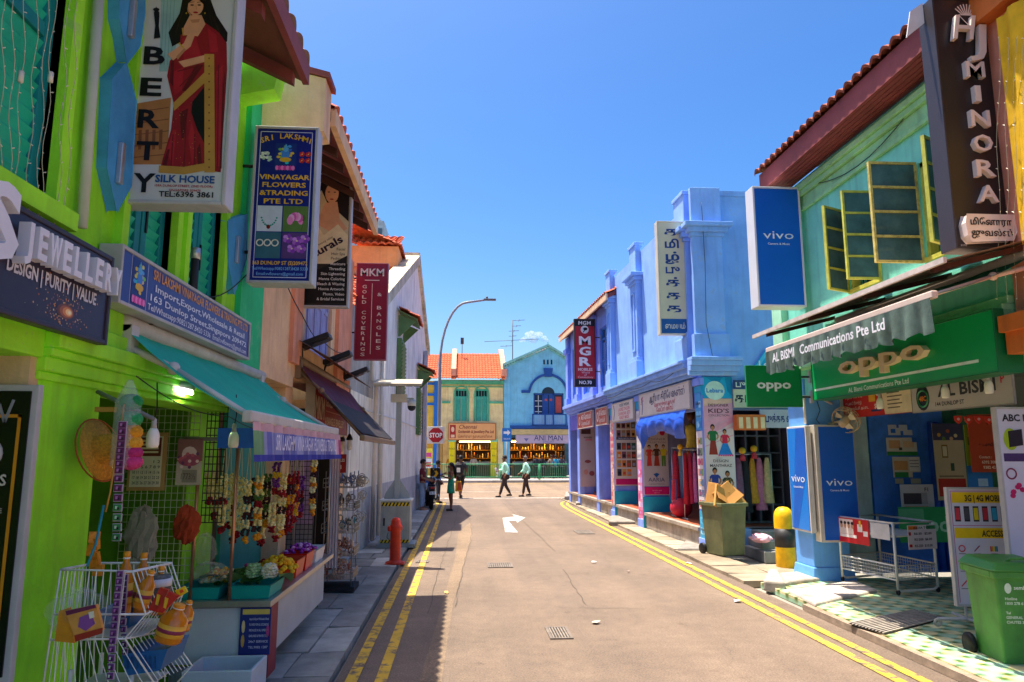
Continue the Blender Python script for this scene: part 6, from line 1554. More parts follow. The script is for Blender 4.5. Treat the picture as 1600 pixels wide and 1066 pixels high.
    if not dress:
        N.clear(); E.clear(); a = add((0, 0, .515), (.09, .068))
        for s, k, an in ((1, 'lk', 'la'), (-1, 'rk', 'ra')):
            hp = add((s * .05, 0, .485), .064, a); kn = add(P[k], .049 if shorts else .044, hp)
            if not shorts: add(Vector(P[k]).lerp(Vector(P[an]), .93), .034, kn)
        vs, fs = skin_geo(N, E); b = B(M2); b.smooth = True; b.add(vs, fs); b.build('trousers' if not shorts else 'shorts', t)
    for k in ('la', 'ra'):
        b = B(mat(shoe, .5, .1, 8, .05)); q = V(P[k]); b.sph(q + Vector((0, -.035 * h, -.022 * h)), (.027 * h, .075 * h, .022 * h), 12, 6); b.box(q.x - .026 * h, q.x + .026 * h, q.y - .105 * h, q.y + .035 * h, q.z - .045 * h, q.z - .035 * h); b.build('shoe', t)
    return t
def gpt(px, py): q = PZ(px, py, 0); return (q.x, q.y, 0)
WALK = dict(lk=(.05, -.07, .29), la=(.05, -.14, .045), rk=(-.05, .02, .285), ra=(-.05, .15, .07), le=(.14, .06, .64), lw=(.15, -.02, .52), re=(-.14, -.03, .64), rw=(-.13, -.13, .56), lean=.06)
m1 = person('man in a mint green shirt striding across the side road carrying papers', gpt(789, 777), -82, 1.82, pose={**WALK, 'rw': (-.05, -.16, .62), 're': (-.14, -.03, .65)}, top='b4ecd0', bottom='3b2d2a')
b = B('e4d8ec'); b.T = MW[m1.name]; b.rbox((-.1, -.36, 1.12), (.2, .015, .28), (20, 0, 10)); b.build('paper', None, label='sheaf of white papers held by the walking man in mint green', cat='papers')
m2 = person('balding man in an untucked mint shirt walking behind the man with papers', gpt(822, 776), -84, 1.8, pose={**WALK, 'lk': (.05, -.05, .29), 'la': (.05, -.09, .045), 'ra': (-.05, .11, .06), 'rk': (-.05, .03, .285)}, top='b0e8cc', bottom='45332e', hair='6a5a50', bald=True)
gl = person('young woman with long black hair in a short green dress holding a phone', gpt(704, 798), -75, 1.58, top='1a9a72', skin='7d4c34', dress=True, long_hair=True, pose=dict(le=(.13, -.03, .66), lw=(.06, -.15, .70), re=(-.13, -.03, .66), rw=(-.05, -.16, .71), lk=(.045, .0, .28), rk=(-.045, 0, .28), la=(.045, 0, .045), ra=(-.045, .02, .045)))
b = B(BLACK); b.T = MW[gl.name]; b.rbox((.0, -.32, 1.15), (.07, .012, .14), (-25, 0, 0)); b.build('phone', None, label='dark phone in the hands of the woman in green', cat='phone')
t = thing('tote_bag', 'orange and yellow shoulder bag behind the woman in green', 'bag', gl.location + Vector((.26, .1, .62))); b = B(mat('e8a81c', .7, .2, 6, .2)); b.hexa([(-.12, -.05, 0), (.12, -.05, 0), (.12, .05, 0), (-.12, .05, 0), (-.1, -.02, .34), (.08, -.02, .34), (.08, .02, .34), (-.1, .02, .34)]); b.build('bag_body', t, bevel=.02); b = B('d84a1c'); b.hexa([(-.06, -.055, .04), (.1, -.055, .04), (.1, -.05, .04), (-.06, -.05, .04), (-.02, -.03, .3), (.06, -.03, .3), (.06, -.025, .3), (-.02, -.025, .3)]); b.build('print', t); b = B('c83018'); b.tube([(-.08, 0, .33), (-.1, 0, .6), (-.14, 0, .72)], .012, 6); b.build('strap', t)
bp = person('man in a dark t-shirt and shorts walking off with a backpack', gpt(719, 779), 160, 1.82, top='3a3638', bottom='24201e', skin='6a422e', shorts=True, sleeve=.6, pose={**WALK, 'ra': (-.05, .12, .09)})
t = thing('backpack', 'black backpack with a pale flap on the walking man', 'backpack', bp.location + Vector((0, 0, 1.0)), 160); b = B(mat('1c1c20', .7, .2, 10, .1)); b.box(-.15, .15, .13, .29, 0, .45); b.build('pack', t, bevel=.05, seg=3); b = B('c8c4bc'); b.box(-.1, .06, .285, .3, .1, .28); b.build('pocket', t, bevel=.01); 
for s in (-1, 1):
    b = B(BLACK); b.tube([(s * .1, .15, .42), (s * .11, .02, .52), (s * .11, -.12, .4), (s * .12, .1, .05)], .016, 6); b.build('strap', t)
rm = person('man in a dark red t-shirt and pale jeans leaning by the motorcycle', gpt(659, 798), 78, 1.70, top='6a1a20', bottom='8fa3b8', shoe='b07a5a', skin='9a6a4c', sleeve=.6, pose=dict(le=(.14, -.02, .64), lw=(.1, -.14, .60), re=(-.14, -.02, .64), rw=(-.09, -.15, .59), lean=.05))
sp = person('person in a white and blue top standing behind the motorcycle', gpt(684, 786), 100, 1.62, top='6a8ad0', bottom='2a2c3a', skin='7d5038', pose=dict(le=(.14, -.04, .64), lw=(.05, -.15, .68)))
far = [(740, 744, 'd0b8a0', '2a2422', 'shopper in a pale top at the golden counter'), (838, 746, '2a2630', '1c1a20', 'shopper in black standing before the lit jewellery shelves'), (847, 746, '1c1a1e', '2c2830', 'second shopper in black leaning at the jewellery counter'), (862, 746, '7a6a60', '3a3430', 'shopper in brown bending over the jewellery counter'), (868, 746, '2a8fb0', '30303a', 'shopper in a turquoise top at the jewellery counter'), (877, 746, '3a3440', '24222a', 'shopper in dark grey at the far end of the jewellery counter'), (703, 744, 'e08a30', '5a3a2a', 'shopper in orange beside the yellow pillar')]
base = None
for px, py, c1, c2, lb in far:
    q = PY(px, 730, FY - 1.4 if px > 800 else FY + .8); person(lb, (q.x, q.y, .15), 180, 1.66, top=c1, bottom=c2, pose=dict(lean=.15), group='shoppers across the street')

# ------------------------------------------------------------------ motorcycle seen from behind
mq = gpt(675, 797); mc = thing('motorcycle', 'black motorcycle parked at the kerb with its rear wheel towards the road', 'motorcycle', mq, 8)
TY = mat('17171a', .85, .2, 20, .3); CHR = metal('b0b4b8', .2)
for y0 in (.32, 1.62):
    b = B(TY); b.ring((0, y0, .31), .25, .065, 'x', 28, 10); w = b.build('wheel', mc); b = B(CHR); b.ring((0, y0, .31), .19, .018, 'x', 24, 6); [b.tube([(0, y0, .31), (0, y0 + .19 * cos(k * PI / 4), .31 + .19 * sin(k * PI / 4))], .008, 5) for k in range(8)]; b.lathe([(.04, -.05), (.04, .05)], (0, y0, .31), 8); b.build('rim', w)
b = B(mat('1e1e24', .3, .1, 5, 0, coat=.6)); b.hexa([(-.1, .05, .62), (.1, .05, .62), (.13, .7, .55), (-.13, .7, .55), (-.09, .0, .78), (.09, .0, .78), (.14, .7, .76), (-.14, .7, .76)]); b.build('tail', mc, bevel=.03)
b = B(mat('26262c', .8)); b.hexa([(-.12, .1, .78), (.12, .1, .78), (.14, .75, .74), (-.14, .75, .74), (-.1, .08, .85), (.1, .08, .85), (.12, .75, .81), (-.12, .75, .81)]); b.build('seat', mc, bevel=.03)
b = B(mat('2a4a8a', .25, .1, 5, 0, coat=.8)); b.sph((0, 1.0, .86), (.17, .3, .15), 16, 10); b.build('fuel_tank', mc)
b = B(DARK); b.box(-.17, .17, .7, 1.2, .3, .62); b.m(CHR); [b.box(-.2, .2, .85 + k * .06, .88 + k * .06, .45, .62) for k in range(4)]; b.build('engine', mc, bevel=.015)
b = B(CHR); b.tube([(.18, 1.1, .35), (.2, .7, .3), (.22, .2, .42), (.22, .05, .46)], [.025, .03, .05, .05], 10); b.build('exhaust', mc)
for s in (-1, 1):
    b = B(CHR); b.tube([(s * .08, 1.62, .31), (s * .09, 1.42, .95)], .022, 8); b.build('fork', mc)
    b = B(BLACK); b.tube([(s * .12, 1.35, 1.12), (s * .2, 1.3, 1.28)], .007, 5); b.sph((s * .22, 1.3, 1.3), (.06, .015, .04), 10, 6); b.build('mirror', mc)
b = B(IRON); b.tube([(-.36, 1.28, 1.06), (-.15, 1.38, 1.02), (.15, 1.38, 1.02), (.36, 1.28, 1.06)], .014, 6); b.build('handlebar', mc)
b = B('c02018'); b.box(-.07, .07, -.02, .02, .7, .76); b.build('tail_light', mc, bevel=.01); b = B('e8e8e4'); b.rbox((0, -.05, .56), (.2, .012, .1), (-15, 0, 0)); b.build('number_plate', mc)
b = B('14141a'); b.text('FB 72', 0, .53, .05, -.062, w=.15, bold=.02); b.build('lettering', mc)
b = B(IRON); b.tube([(-.1, .8, .3), (-.28, .75, .02)], .012, 6); b.build('kickstand', mc); b = B(mat('1c1c20', .5)); b.hexa([(-.06, .06, .5), (.06, .06, .5), (.07, .5, .66), (-.07, .5, .66), (-.06, .04, .53), (.06, .04, .53), (.07, .5, .69), (-.07, .5, .69)]); b.build('mudguard', mc)
t = thing('helmet', 'black and red helmet resting on the motorcycle seat', 'helmet', (mq[0] - .02, mq[1] + .35, .84)); b = B(mat('1a1a1e', .25, .1, 5, 0, coat=.7)); b.sph((0, 0, .13), (.13, .15, .14), 16, 10); b.build('shell', t); b = B('a02024'); b.ring((0, 0, .1), .135, .012, 'z', 20, 6); b.build('trim', t)

# ------------------------------------------------------------------ street furniture, left kerb
def stripes(b, x0, x1, z0, z1, y, n=8):
    b.m('d8b818'); b.rect(x0, x1, z0, z1, y); b.m('161616'); w = (x1 - x0) / n; hgt_ = z1 - z0
    for k in range(n): a = x0 + k * w; b.flat([(a, z0), (a + w * .5, z0), (min(a + w, x1), z1), (min(a + w * .5, x1), z1)], y - .001)
q = PZ(616, 856, .03); cb = thing('camera_cabinet', 'grey steel roadside cabinet with hazard stripes, tall post, flat panel and dome camera', 'cabinet', (q.x, q.y + .3, .03)); cx, cy = q.x, q.y + .32
b = B(mat('a0a29c', .5, .16, 4, .08, streak=.5)); b.box(cx - .29, cx + .29, cy - .28, cy + .28, .1, .92); b.m(mat('c9cac4', .5)); b.box(cx - .32, cx + .32, cy - .31, cy + .31, .92, .96); b.build('body', cb, 1, bevel=.008)
b = B(mat('8b8f8c', .6)); b.box(cx - .36, cx + .4, cy - .36, cy + .36, .03, .1); b.build('base_plate', cb, 1)
b = B(mat('989b95', .5, .14, 4, .05, streak=.5)); b.box(cx - .25, cx + .25, cy - .292, cy - .281, .16, .86); b.build('door', cb, 1, bevel=.004); b = B(IRON); b.box(cx - .23, cx - .2, cy - .31, cy - .292, .45, .6); b.build('handle', cb, 1)
b = B(); stripes(b, cx - .28, cx + .28, .83, .90, cy - .295); stripes(b, cx - .28, cx + .28, .12, .18, cy - .295); b.build('hazard_stripe', cb, 1)
b = B(mat('a3a6a1', .5, .1, 3)); b.box(cx - .055, cx + .055, cy - .055, cy + .055, .96, 3.3); b.build('post', cb, 1, bevel=.006)
for s in (-1, 1):
    b = B(mat('a3a6a1', .5, .1, 3)); b.prism([(cx + s * .056, .962), (cx + s * .26, .962), (cx + s * .24, 1.06), (cx + s * .056, 1.34)], cy - .012, cy + .012); b.build('gusset', cb, 1)
b = B(mat('b8ae98', .5, .15, 6)); b.rbox((cx - .02, cy, 3.33), (.98, .62, .05), (14, 0, 0)); b.m(mat('6a6a66', .4)); [b.rbox((cx - .02 + (k - 2.5) * .16, cy, 3.298), (.13, .58, .012), (14, 0, 0)) for k in range(6)]; b.build('solar_panel', cb, 1)
b = B(mat('c8bca0', .5)); b.box(cx - .17, cx + .16, cy - .1, cy + .1, 2.92, 3.08); b.box(cx + .05, cx + .3, cy - .02, cy + .02, 2.98, 3.01); b.m(DARK); b.sph((cx + .26, cy - .02, 2.82), (.085, .085, .085), 14, 8); b.m('d0d0cc'); b.lathe([(.09, 2.84), (.09, 2.96), (.03, 2.98)], (cx + .26, cy - .02, 0), 14); b.build('dome_camera', cb, 1)
q = PZ(617, 881, .03); hy = thing('fire_hydrant', 'red pillar fire hydrant standing on the left kerb', 'hydrant', (q.x, q.y, .03)); hy['label'] = 'red pillar fire hydrant in front of the grey cabinet'
RED = mat('d0381e', .5, .25, 9, .2, 40, streak=.4)
b = B(RED); b.lathe([(.16, 0), (.16, .03), (.1, .05), (.092, .08), (.088, .56), (.1, .57), (.1, .63), (.085, .645), (.08, .70), (.06, .74), (.03, .76), (0, .765)], (0, 0, 0), 20); b.box(-.16, .16, -.13, .13, 0, .02); b.build('barrel', hy)
for rot_, l in ((0, .1), (180, .07)):
    b = B(RED, Matrix.Rotation(R(rot_ + 200), 4, 'Z')); b.tube([(.05, 0, .58), (l, 0, .58)], .045, 12); b.tube([(l, 0, .58), (l + .035, 0, .58)], [.052, .04], 12); b.build('outlet_cap', hy)
b = B(mat('3a3a3a', .5)); b.tube([(-.12, -.06, .52), (-.14, -.06, .44), (-.1, -.08, .4)], .006, 5); b.build('chain', hy)
# street lamp with stop sign
lp = thing('street_lamp', 'tall grey street lamp with a long curved arm over the road', 'street lamp', (PY(684, 785, 28.6).x, 28.6, .03)); lx = PY(684, 785, 28.6).x
qe = PY(757, 469, 28.6); zc = PY(686, 570, 28.6).z
b = B(mat('8a9096', .45, .08, 3)); pts = [(lx, 28.6, .03), (lx, 28.6, zc)]
for k in range(1, 9): a = PI / 2 * k / 8; pts.append((lx + (qe.x - lx) * .62 * (1 - cos(a)), 28.6, zc + (qe.z - .1 - zc) * sin(a)))
pts.append((qe.x, 28.6, qe.z)); b.tube(pts, [.085, .065] + [.05] * 8 + [.04], 10); b.build('pole', lp, 1)
b = B(mat('5a6066', .5)); b.rbox((qe.x + .22, 28.6, qe.z + .02), (.5, .2, .07)); b.lathe([(.05, .05), (.05, .12), (0, .14)], (qe.x + .1, 28.6, qe.z + .02), 8); b.build('lamp_head', lp, 1, bevel=.02)
q = PY(681, 680, 28.4); ss = thing('stop_sign', 'red octagonal stop sign on a white square plate on the lamp pole', 'sign', (q.x, 28.42, q.z - .33)); b = B('d8d0cc'); b.box(-.33, .33, 0, .02, 0, .66); b.build('plate', ss, bevel=.01)
b = B(K('b01c28', .4)); b.flat([(.3 * cos(R(22.5 + 45 * k)), .33 + .3 * sin(R(22.5 + 45 * k))) for k in range(8)], -.002); b.build('octagon', ss); b = B('f4f0ec'); b.text('STOP', 0, .24, .18, -.005, w=.5, bold=.03); b.build('lettering', ss); b = B(GREYP); b.box(-.04, .04, .02, .13, .25, .4); b.build('bracket', ss)
q = PY(680, 741, 27.6); t = thing('chevron_sign', 'small black and yellow chevron board low on the kerb', 'sign', (q.x, 27.6, .03)); b = B(GREYP); b.tube([(0, .03, 0), (0, .03, q.z + .1)], .03, 8); b.build('post', t); b = B('17140f'); b.box(-.19, .19, 0, .02, q.z - .2, q.z + .2); b.m('e8b414'); b.flat([(-.1, q.z + .17), (.0, q.z + .17), (.12, q.z), (.0, q.z - .17), (-.1, q.z - .17), (.02, q.z)], -.002); b.build('board', t)
# poles at the junction
q = PZ(893, 776, .03); t = thing('traffic_pole', 'slim grey pole with a green lamp cap on a stone block at the corner', 'pole', (q.x, q.y, .03)); b = B(mat('9aa0a2', .5)); b.tube([(0, 0, 0), (0, 0, 2.75)], .06, 10); b.build('pole', t); b = B(mat('4fae7c', .5)); b.lathe([(.06, 2.75), (.09, 2.8), (.07, 3.0), (.1, 3.1), (0, 3.12)], (0, 0, 0), 10); b.build('cap', t)
q = PY(792, 682, 48.6); t = thing('one_way_sign', 'blue square sign with a white arrow on a post across the street', 'sign', (q.x, 48.6, .15)); b = B(GREYP); b.tube([(0, .05, 0), (0, .05, q.z)], .05, 8); b.build('post', t); b = B('1f74c4'); b.box(-.32, .32, -.02, .02, q.z - .5, q.z + .4); b.build('plate', t); b = B('f0f0f0'); b.flat([(-.22, q.z + .02), (.04, q.z + .02), (.04, q.z - .1), (.24, q.z + .1), (.04, q.z + .3), (.04, q.z + .18), (-.22, q.z + .18)], -.024); b.text('ONE WAY', 0, q.z - .36, .1, -.024, w=.45); b.build('arrow', t)
# green railing along the far kerb
for k, (a, c) in enumerate(((-5.2, -2.6), (-2.6, 0), (0, 2.6), (2.6, 5.2), (5.2, 7.8), (7.8, 10.4))):
    t = thing('railing', ['outermost railing bay before the striped shophouse', 'green railing bay before the blue painted band', 'green railing bay before the golden shop counter', 'green railing bay behind the man carrying papers', 'green railing bay before the jewellery counter', 'last green railing bay behind the slim grey pole'][k], 'railing', ((a + c) / 2, 48.7, .15), 0, 'green railings along the far kerb')
    m_ = mat('3f9a68', .5, .1, 3); b = B(m_); [b.tube([(a + .03, 48.7, z), (c - .03, 48.7, z)], .03, 6) for z in (.35, 1.2)]; b.build('rail', t, 1)
    for xx in (a + .04, c - .04): b = B(m_); b.tube([(xx, 48.7, .15), (xx, 48.7, 1.22)], .035, 6); b.build('post', t, 1)
    b = B(m_); [b.tube([(a + .15 + j * .144, 48.7, .35), (a + .15 + j * .144, 48.7, 1.2)], .012, 4) for j in range(17)]; b.build('bar_lattice', t, 1)
# signs on the far shops
q0, q1 = PY(700, 688, FY - .35), PY(775, 661, FY - .35)
t, y = wall_sign('goldsmith_sign', 'peach shop board with brown script lettering and a red emblem', 0, (q0.x, FY - .13, q0.z), q1.x - q0.x, q1.z - q0.z, .2, mat('b06a3a', .5), mat('e8a86a', .4, .05, 2, 0), fw=.06); w, h = q1.x - q0.x, q1.z - q0.z
b = B('a82820'); b.rect(.12, .55, .15, h - .15, y - .002); b.m('e8c09a'); b.ell(.33, h * .62, .12, .2, y - .004, 10); b.rect(.2, .47, .2, .4, y - .004); b.m('8a3a2a'); b.text('Chennai', .75, h * .66, .3, y - .003, 'L', w=1.3, bold=.01, shear=.25); b.text('Goldsmith & Jewellery Pte Ltd', .72, h * .42, .2, y - .003, 'L', w=2.6, bold=.03); b.m('a85a3a'); b.text('சென்னை நகைமாளிகை', .72, h * .14, .2, y - .003, 'L', w=2.5, bold=.02); b.build('lettering', t)
q0, q1 = PY(806, 693, FY - .3), PY(905, 680, FY - .3)
t, y = wall_sign('jewellery_fascia', 'pale lilac shop fascia with blue capital letters', 0, (q0.x, FY - .03, q0.z), 8.6 - q0.x, q1.z - q0.z, .2, mat('b8a8b8', .5), mat('c0aabb', .4, .05, 2, 0), fw=.03); h = q1.z - q0.z
b = B('24306a'); b.text('ANI MAN', 2.4, h * .35, .42, y - .003, w=2.1, bold=.0); b.m('6a6a9a'); b.flat([(.6, h * .6), (.95, h * .6), (.775, h * .2)], y - .003); b.text('JEWELLERY', 2.4, h * .1, .12, y - .003); b.build('lettering', t)
b = B(mat('c9b27a', .5)); b.T = MTR((0, FY, 0)); b.box(3.55, 8.6, -.2, 0, q1.z + .02, q1.z + .42); b.build('upper_fascia', bh, 1)
for k, (px, py, c, c2, lb) in enumerate(((668, 712, 'e8d040', 'd84a8a', 'yellow and pink poster stand far across the street'), (667, 727, 'd8dce0', 'c02a2a', 'white notice board below the yellow poster far across the street'))):
    q = PY(px, py, 51); t = thing('poster_stand', lb, 'poster', (q.x, 51, .15)); b = B(c); b.box(-.35, .35, -.02, .02, q.z - .35, q.z + .35); b.m(c2); b.rect(-.28, .28, q.z - .25, q.z + .05, -.024); b.build('board', t); b = B(IRON); b.tube([(0, .03, 0), (0, .03, q.z)], .03, 6); b.build('post', t)
# roof aerials
q = PY(801, 560, 55); t = thing('roof_aerial', 'tall television aerial with many cross bars on the tiled roofs', 'aerial', (q.x, 55, 9.0)); zt = PY(801, 500, 55).z; b = B(mat('4a4a50', .5)); b.tube([(0, 0, -.6), (0, 0, zt - 9)], .035, 6); b.build('mast', t); b = B(mat('4a4a50', .5))
for z, l, o in ((zt - 9.05, .9, .5), (zt - 9.5, .7, .3), (zt - 9.9, .8, .1), (zt - 10.3, .6, 0), (zt - 10.75, 4.2, -.1), (zt - 11.1, .9, -.5)): b.tube([(-l / 2 + o, 0, z), (l / 2 + o, .0, z + .06 * l)], .02, 5); b.tube([(o, -.5, z), (o, .5, z)], .015, 5)
b.build('crossbar', t)
q = PY(722, 553, 56); t = thing('roof_aerial', 'small short aerial on the cream shophouse roof', 'aerial', (q.x, 56, 9.2)); zt = PY(722, 531, 56).z; b = B(mat('4a4a50', .5)); b.tube([(0, 0, -.5), (0, 0, zt - 9.2)], .03, 6); b.rbox((0, 0, zt - 9.3), (.25, .2, .5)); b.build('mast', t)
# road gratings and litter
def grate(label, c, w, l, rz=0, n=9, group='gratings in the road'):
    t = thing('drain_grate', label, 'grating', (c[0], c[1], .0), rz, group); b = B(mat('75695e', .7, .3, 8, .2)); b.box(-w / 2, w / 2, -l / 2, -l / 2 + .03, .002, .014); b.box(-w / 2, w / 2, l / 2 - .03, l / 2, .002, .014); b.box(-w / 2, -w / 2 + .03, -l / 2 + .03, l / 2 - .03, .002, .014); b.box(w / 2 - .03, w / 2, -l / 2 + .03, l / 2 - .03, .002, .014)
    b.m(mat('82766a', .7, .3, 8, .2)); [b.box(-w / 2 + .03 + (w - .06) * (k + .2) / n, -w / 2 + .03 + (w - .06) * (k + .75) / n, -l / 2 + .03, l / 2 - .03, .003, .013) for k in range(n)]; b.build('bar', t)
    b = B(K('2e2722', .9)); b.box(-w / 2 + .02, w / 2 - .02, -l / 2 + .02, l / 2 - .02, .001, .006); b.build('pit', t)
grate('iron road grating in line with the red hydrant', gpt(781, 884), .42, .5, 0, 10); grate('worn iron grating nearest the camera in mid road', gpt(873, 990), .24, .5, 0, 6); grate('low iron grating by the yellow line of the blue shophouse', gpt(912, 832), .4, .8, 0, 9); grate('small iron cover between the yellow lines beside the hydrant', gpt(660, 878), .22, .3, 0, 5)
for k, (px, py, s, c) in enumerate(((928, 880, .1, 'd8d8d8'), (1076, 882, .14, 'e0dedc'), (1152, 941, .1, 'dcdce0'), (698, 928, .09, 'e0b060'), (930, 975, .12, 'c8bca8'), (982, 895, .06, 'c8b0a8'), (1110, 865, .05, 'e0e0e0'))):
    q = gpt(px, py); rnd = random.Random(k); b = B(mat(c, .8)); s *= .55; b.face([(q[0] + s * x * rnd.uniform(.5, 1), q[1] + s * 1.4 * y_ * rnd.uniform(.5, 1), .012 + rnd.uniform(0, .03)) for x, y_ in ((-1, -.6), (.2, -1), (1, 0), (.3, 1), (-.7, .7))])
    b.build('litter_paper', None, label=['crumpled white paper scrap in mid road', 'larger white paper scrap by the yellow lines', 'white scrap lying on the yellow line near the forecourt', 'orange scrap lying beside the zigzag eave shadow', 'pale flattened scrap near the worn grating', 'tiny pinkish scrap in mid road', 'tiny white scrap close to the olive bin'][k], cat='litter', group='paper scraps on the road')
# cloud
b = B(mat('ffffff', 1, 0, 1, 0)); rnd = random.Random(4)
for k in range(60):
    u = rnd.uniform(-1, 1); q = PY(834 + 21 * u, 533 - rnd.uniform(0, 14) * (1 - u * u), 1500); r_ = rnd.uniform(3, 9) * (1 - .5 * abs(u)); b.sph(q, (r_ * 1.3, r_, r_ * .8), 10, 7)
cm = bpy.data.materials.new('cloud_vapour'); cm.use_nodes = True; nt = cm.node_tree; nt.nodes.clear(); vv = nt.nodes.new('ShaderNodeVolumePrincipled'); vv.inputs['Density'].default_value = .06; vv.inputs['Color'].default_value = (1, 1, 1, 1); vv.inputs['Anisotropy'].default_value = .2; oo = nt.nodes.new('ShaderNodeOutputMaterial'); nt.links.new(vv.outputs[0], oo.inputs['Volume']); b.ms = [cm]
b.build('cloud', kind='stuff')
# ------------------------------------------------------------------ right side: signs on the blue and violet houses
D = 14.2; xs0 = PY(1027, 440, D).x; xs1 = PY(1074, 440, D).x
t, w, h, y = hang_sign('bookshop_sign', 'tall cream lightbox with dark blue vertical Tamil letters', D, xs0, xs1, 4.25, 6.65, .2, mat('cfc4a8', .4, .1, 3), mat('d8cfa6', .35, .06, 2, 0), fw=.03, brackets=(.75, 1.75), bside=4.72)
b = B('17407e')
for k, ch in enumerate(('த', 'மி', 'ழ்', 'பு', 'த்', 'த', 'க')): b.text(ch, 0, h * (.865 - k * .113), .2, y - .002, w=.33 if ch != 'மி' else .38, bold=.03, caps=1) if False else b.text(ch, -.01, h * (.875 - k * .113), .165, y - .002, w=.3, bold=.03)
b.m('1d5a94'); b.rect(-w / 2 + .03, w / 2 - .03, .03, .33, y - .001); b.m('d8d4c0'); b.text('மையம்', 0, .13, .11, y - .003, w=.42, bold=.02); b.build('lettering', t)
D = 22.5; xs0 = PY(897, 550, D).x; xs1 = PY(930, 550, D).x; z0 = PY(913, 605, D).z; z1 = PY(913, 499, D).z
t, w, h, y = hang_sign('mobile_shop_sign', 'narrow red lightbox with black ends and large white letters', D, xs0, xs1, z0, z1, .16, mat('2a2424', .4), mat('b01a2a', .35, .06, 2, 0), fw=.03, brackets=(.5, 1.6), bside=4.39)
b = B('17141a'); b.rect(-w / 2 + .03, w / 2 - .03, .03, .26, y - .001); b.rect(-w / 2 + .03, w / 2 - .03, h - .24, h - .03, y - .001)
b.m('d8d4d0'); b.ell(0, h * .84, .13, .13, y - .002, 14); b.m('17141a'); b.ell(.02, h * .85, .07, .05, y - .003, 10); b.line([(-.05, h * .8), (.06, h * .87)], .03, y - .003); b.build('poster', t)
b = B('ece4e0'); b.text('MGM', 0, h - .19, .12, y - .003, w=.4, bold=.02); b.text('NO.70', 0, .09, .11, y - .003, w=.4, bold=.02)
for k, ch in enumerate('MGR'): b.text(ch, 0, h * (.62 - k * .155), .27, y - .003, w=.38, bold=.035)
b.m('e0c0bc'); b.text('MOBILES', 0, h * .235, .09, y - .003, w=.46, bold=.03); [b.text(s, 0, h * z, .07, y - .003, shear=.2) for s, z in (('World', .195), ('of', .16), ('Connections', .128))]; b.build('lettering', t)
def rsign(name, label, D0, D1, z0, z1, face, frame='b8b0a8', off=.03, depth=.07, group=None):
    p = RWM @ Vector((-D1, -off, z0)); return (*wall_sign(name, label, -88, p, D1 - D0, z1 - z0, depth, steelp(frame), mat(face, .4, .08, 2, 0), fw=.03, group=group), D1 - D0, z1 - z0)
t, y, w, h = rsign('dress_shop_sign', 'cream shop board with navy Tamil heading and red small letters', 14.25, 17.95, 2.76, 3.34, 'd8ccc0')
b = B('2a2a5a'); b.text('ஆரியா கிரியேஷன்ஸ்', w * .58, h * .56, .16, y - .002, w=2.5, bold=.02); b.m('c02a48'); b.text('பெண்களுக்கான ஆடைகள்', w * .55, h * .32, .09, y - .002, w=1.5, bold=.02); b.text('லேடீஸ் ஷாப்', w * .55, h * .1, .1, y - .002, w=1.2, bold=.02); b.m('3a4a9a'); b.line([(.25, .06), (.32, .3), (.25, .48)], .05, y - .002); b.m('c84a70'); [b.ell(.28 + .08 * cos(k), .4 + .08 * sin(k * 1.7), .03, .03, y - .003 - .0002 * k, 8) for k in range(6)]; b.build('lettering', t)
t, y, w, h = rsign('small_dress_sign', 'smaller cream shop board with rows of pink letters', 18.5, 20.85, 2.76, 3.3, 'ddd0c8')
b = B('3a3a4a'); b.text('KIDS WEAR', w * .62, h * .74, .08, y - .002, w=1.0, bold=.02); b.m('d0506a'); [b.text(s, w * .6, h * z, .09, y - .002, w=ww, bold=.02) for s, z, ww in (('LADIES TAILOR', .52, 1.2), ('CHURIDAR SETS', .3, 1.3), ('READY MADE', .1, 1.0))]; b.m('5a4a90'); b.line([(.25, .06), (.35, .3), (.25, .48)], .06, y - .002); b.build('lettering', t)
for (a, c, lb) in ((21.42, 22.95, 'red shop board with white letters nearer the cream boards'), (23.45, 26.05, 'red shop board with white letters nearest the street corner')):
    t, y, w, h = rsign('red_shop_sign', lb, a, c, 2.74, 3.3, 'b8241c', group='red boards on the violet shophouse')
    b = B('f0dcd4'); b.text('MGR மொபைல்', w * .58, h * .55, .17, y - .002, w=w * .62, bold=.03); b.text('தொலைபேசி', w * .55, h * .18, .13, y - .002, w=w * .52, bold=.02); b.ell(w * .15, h * .5, .14, .16, y - .002, 12); b.m('b8241c'); b.ell(w * .15, h * .52, .07, .1, y - .003, 10); b.build('lettering', t)
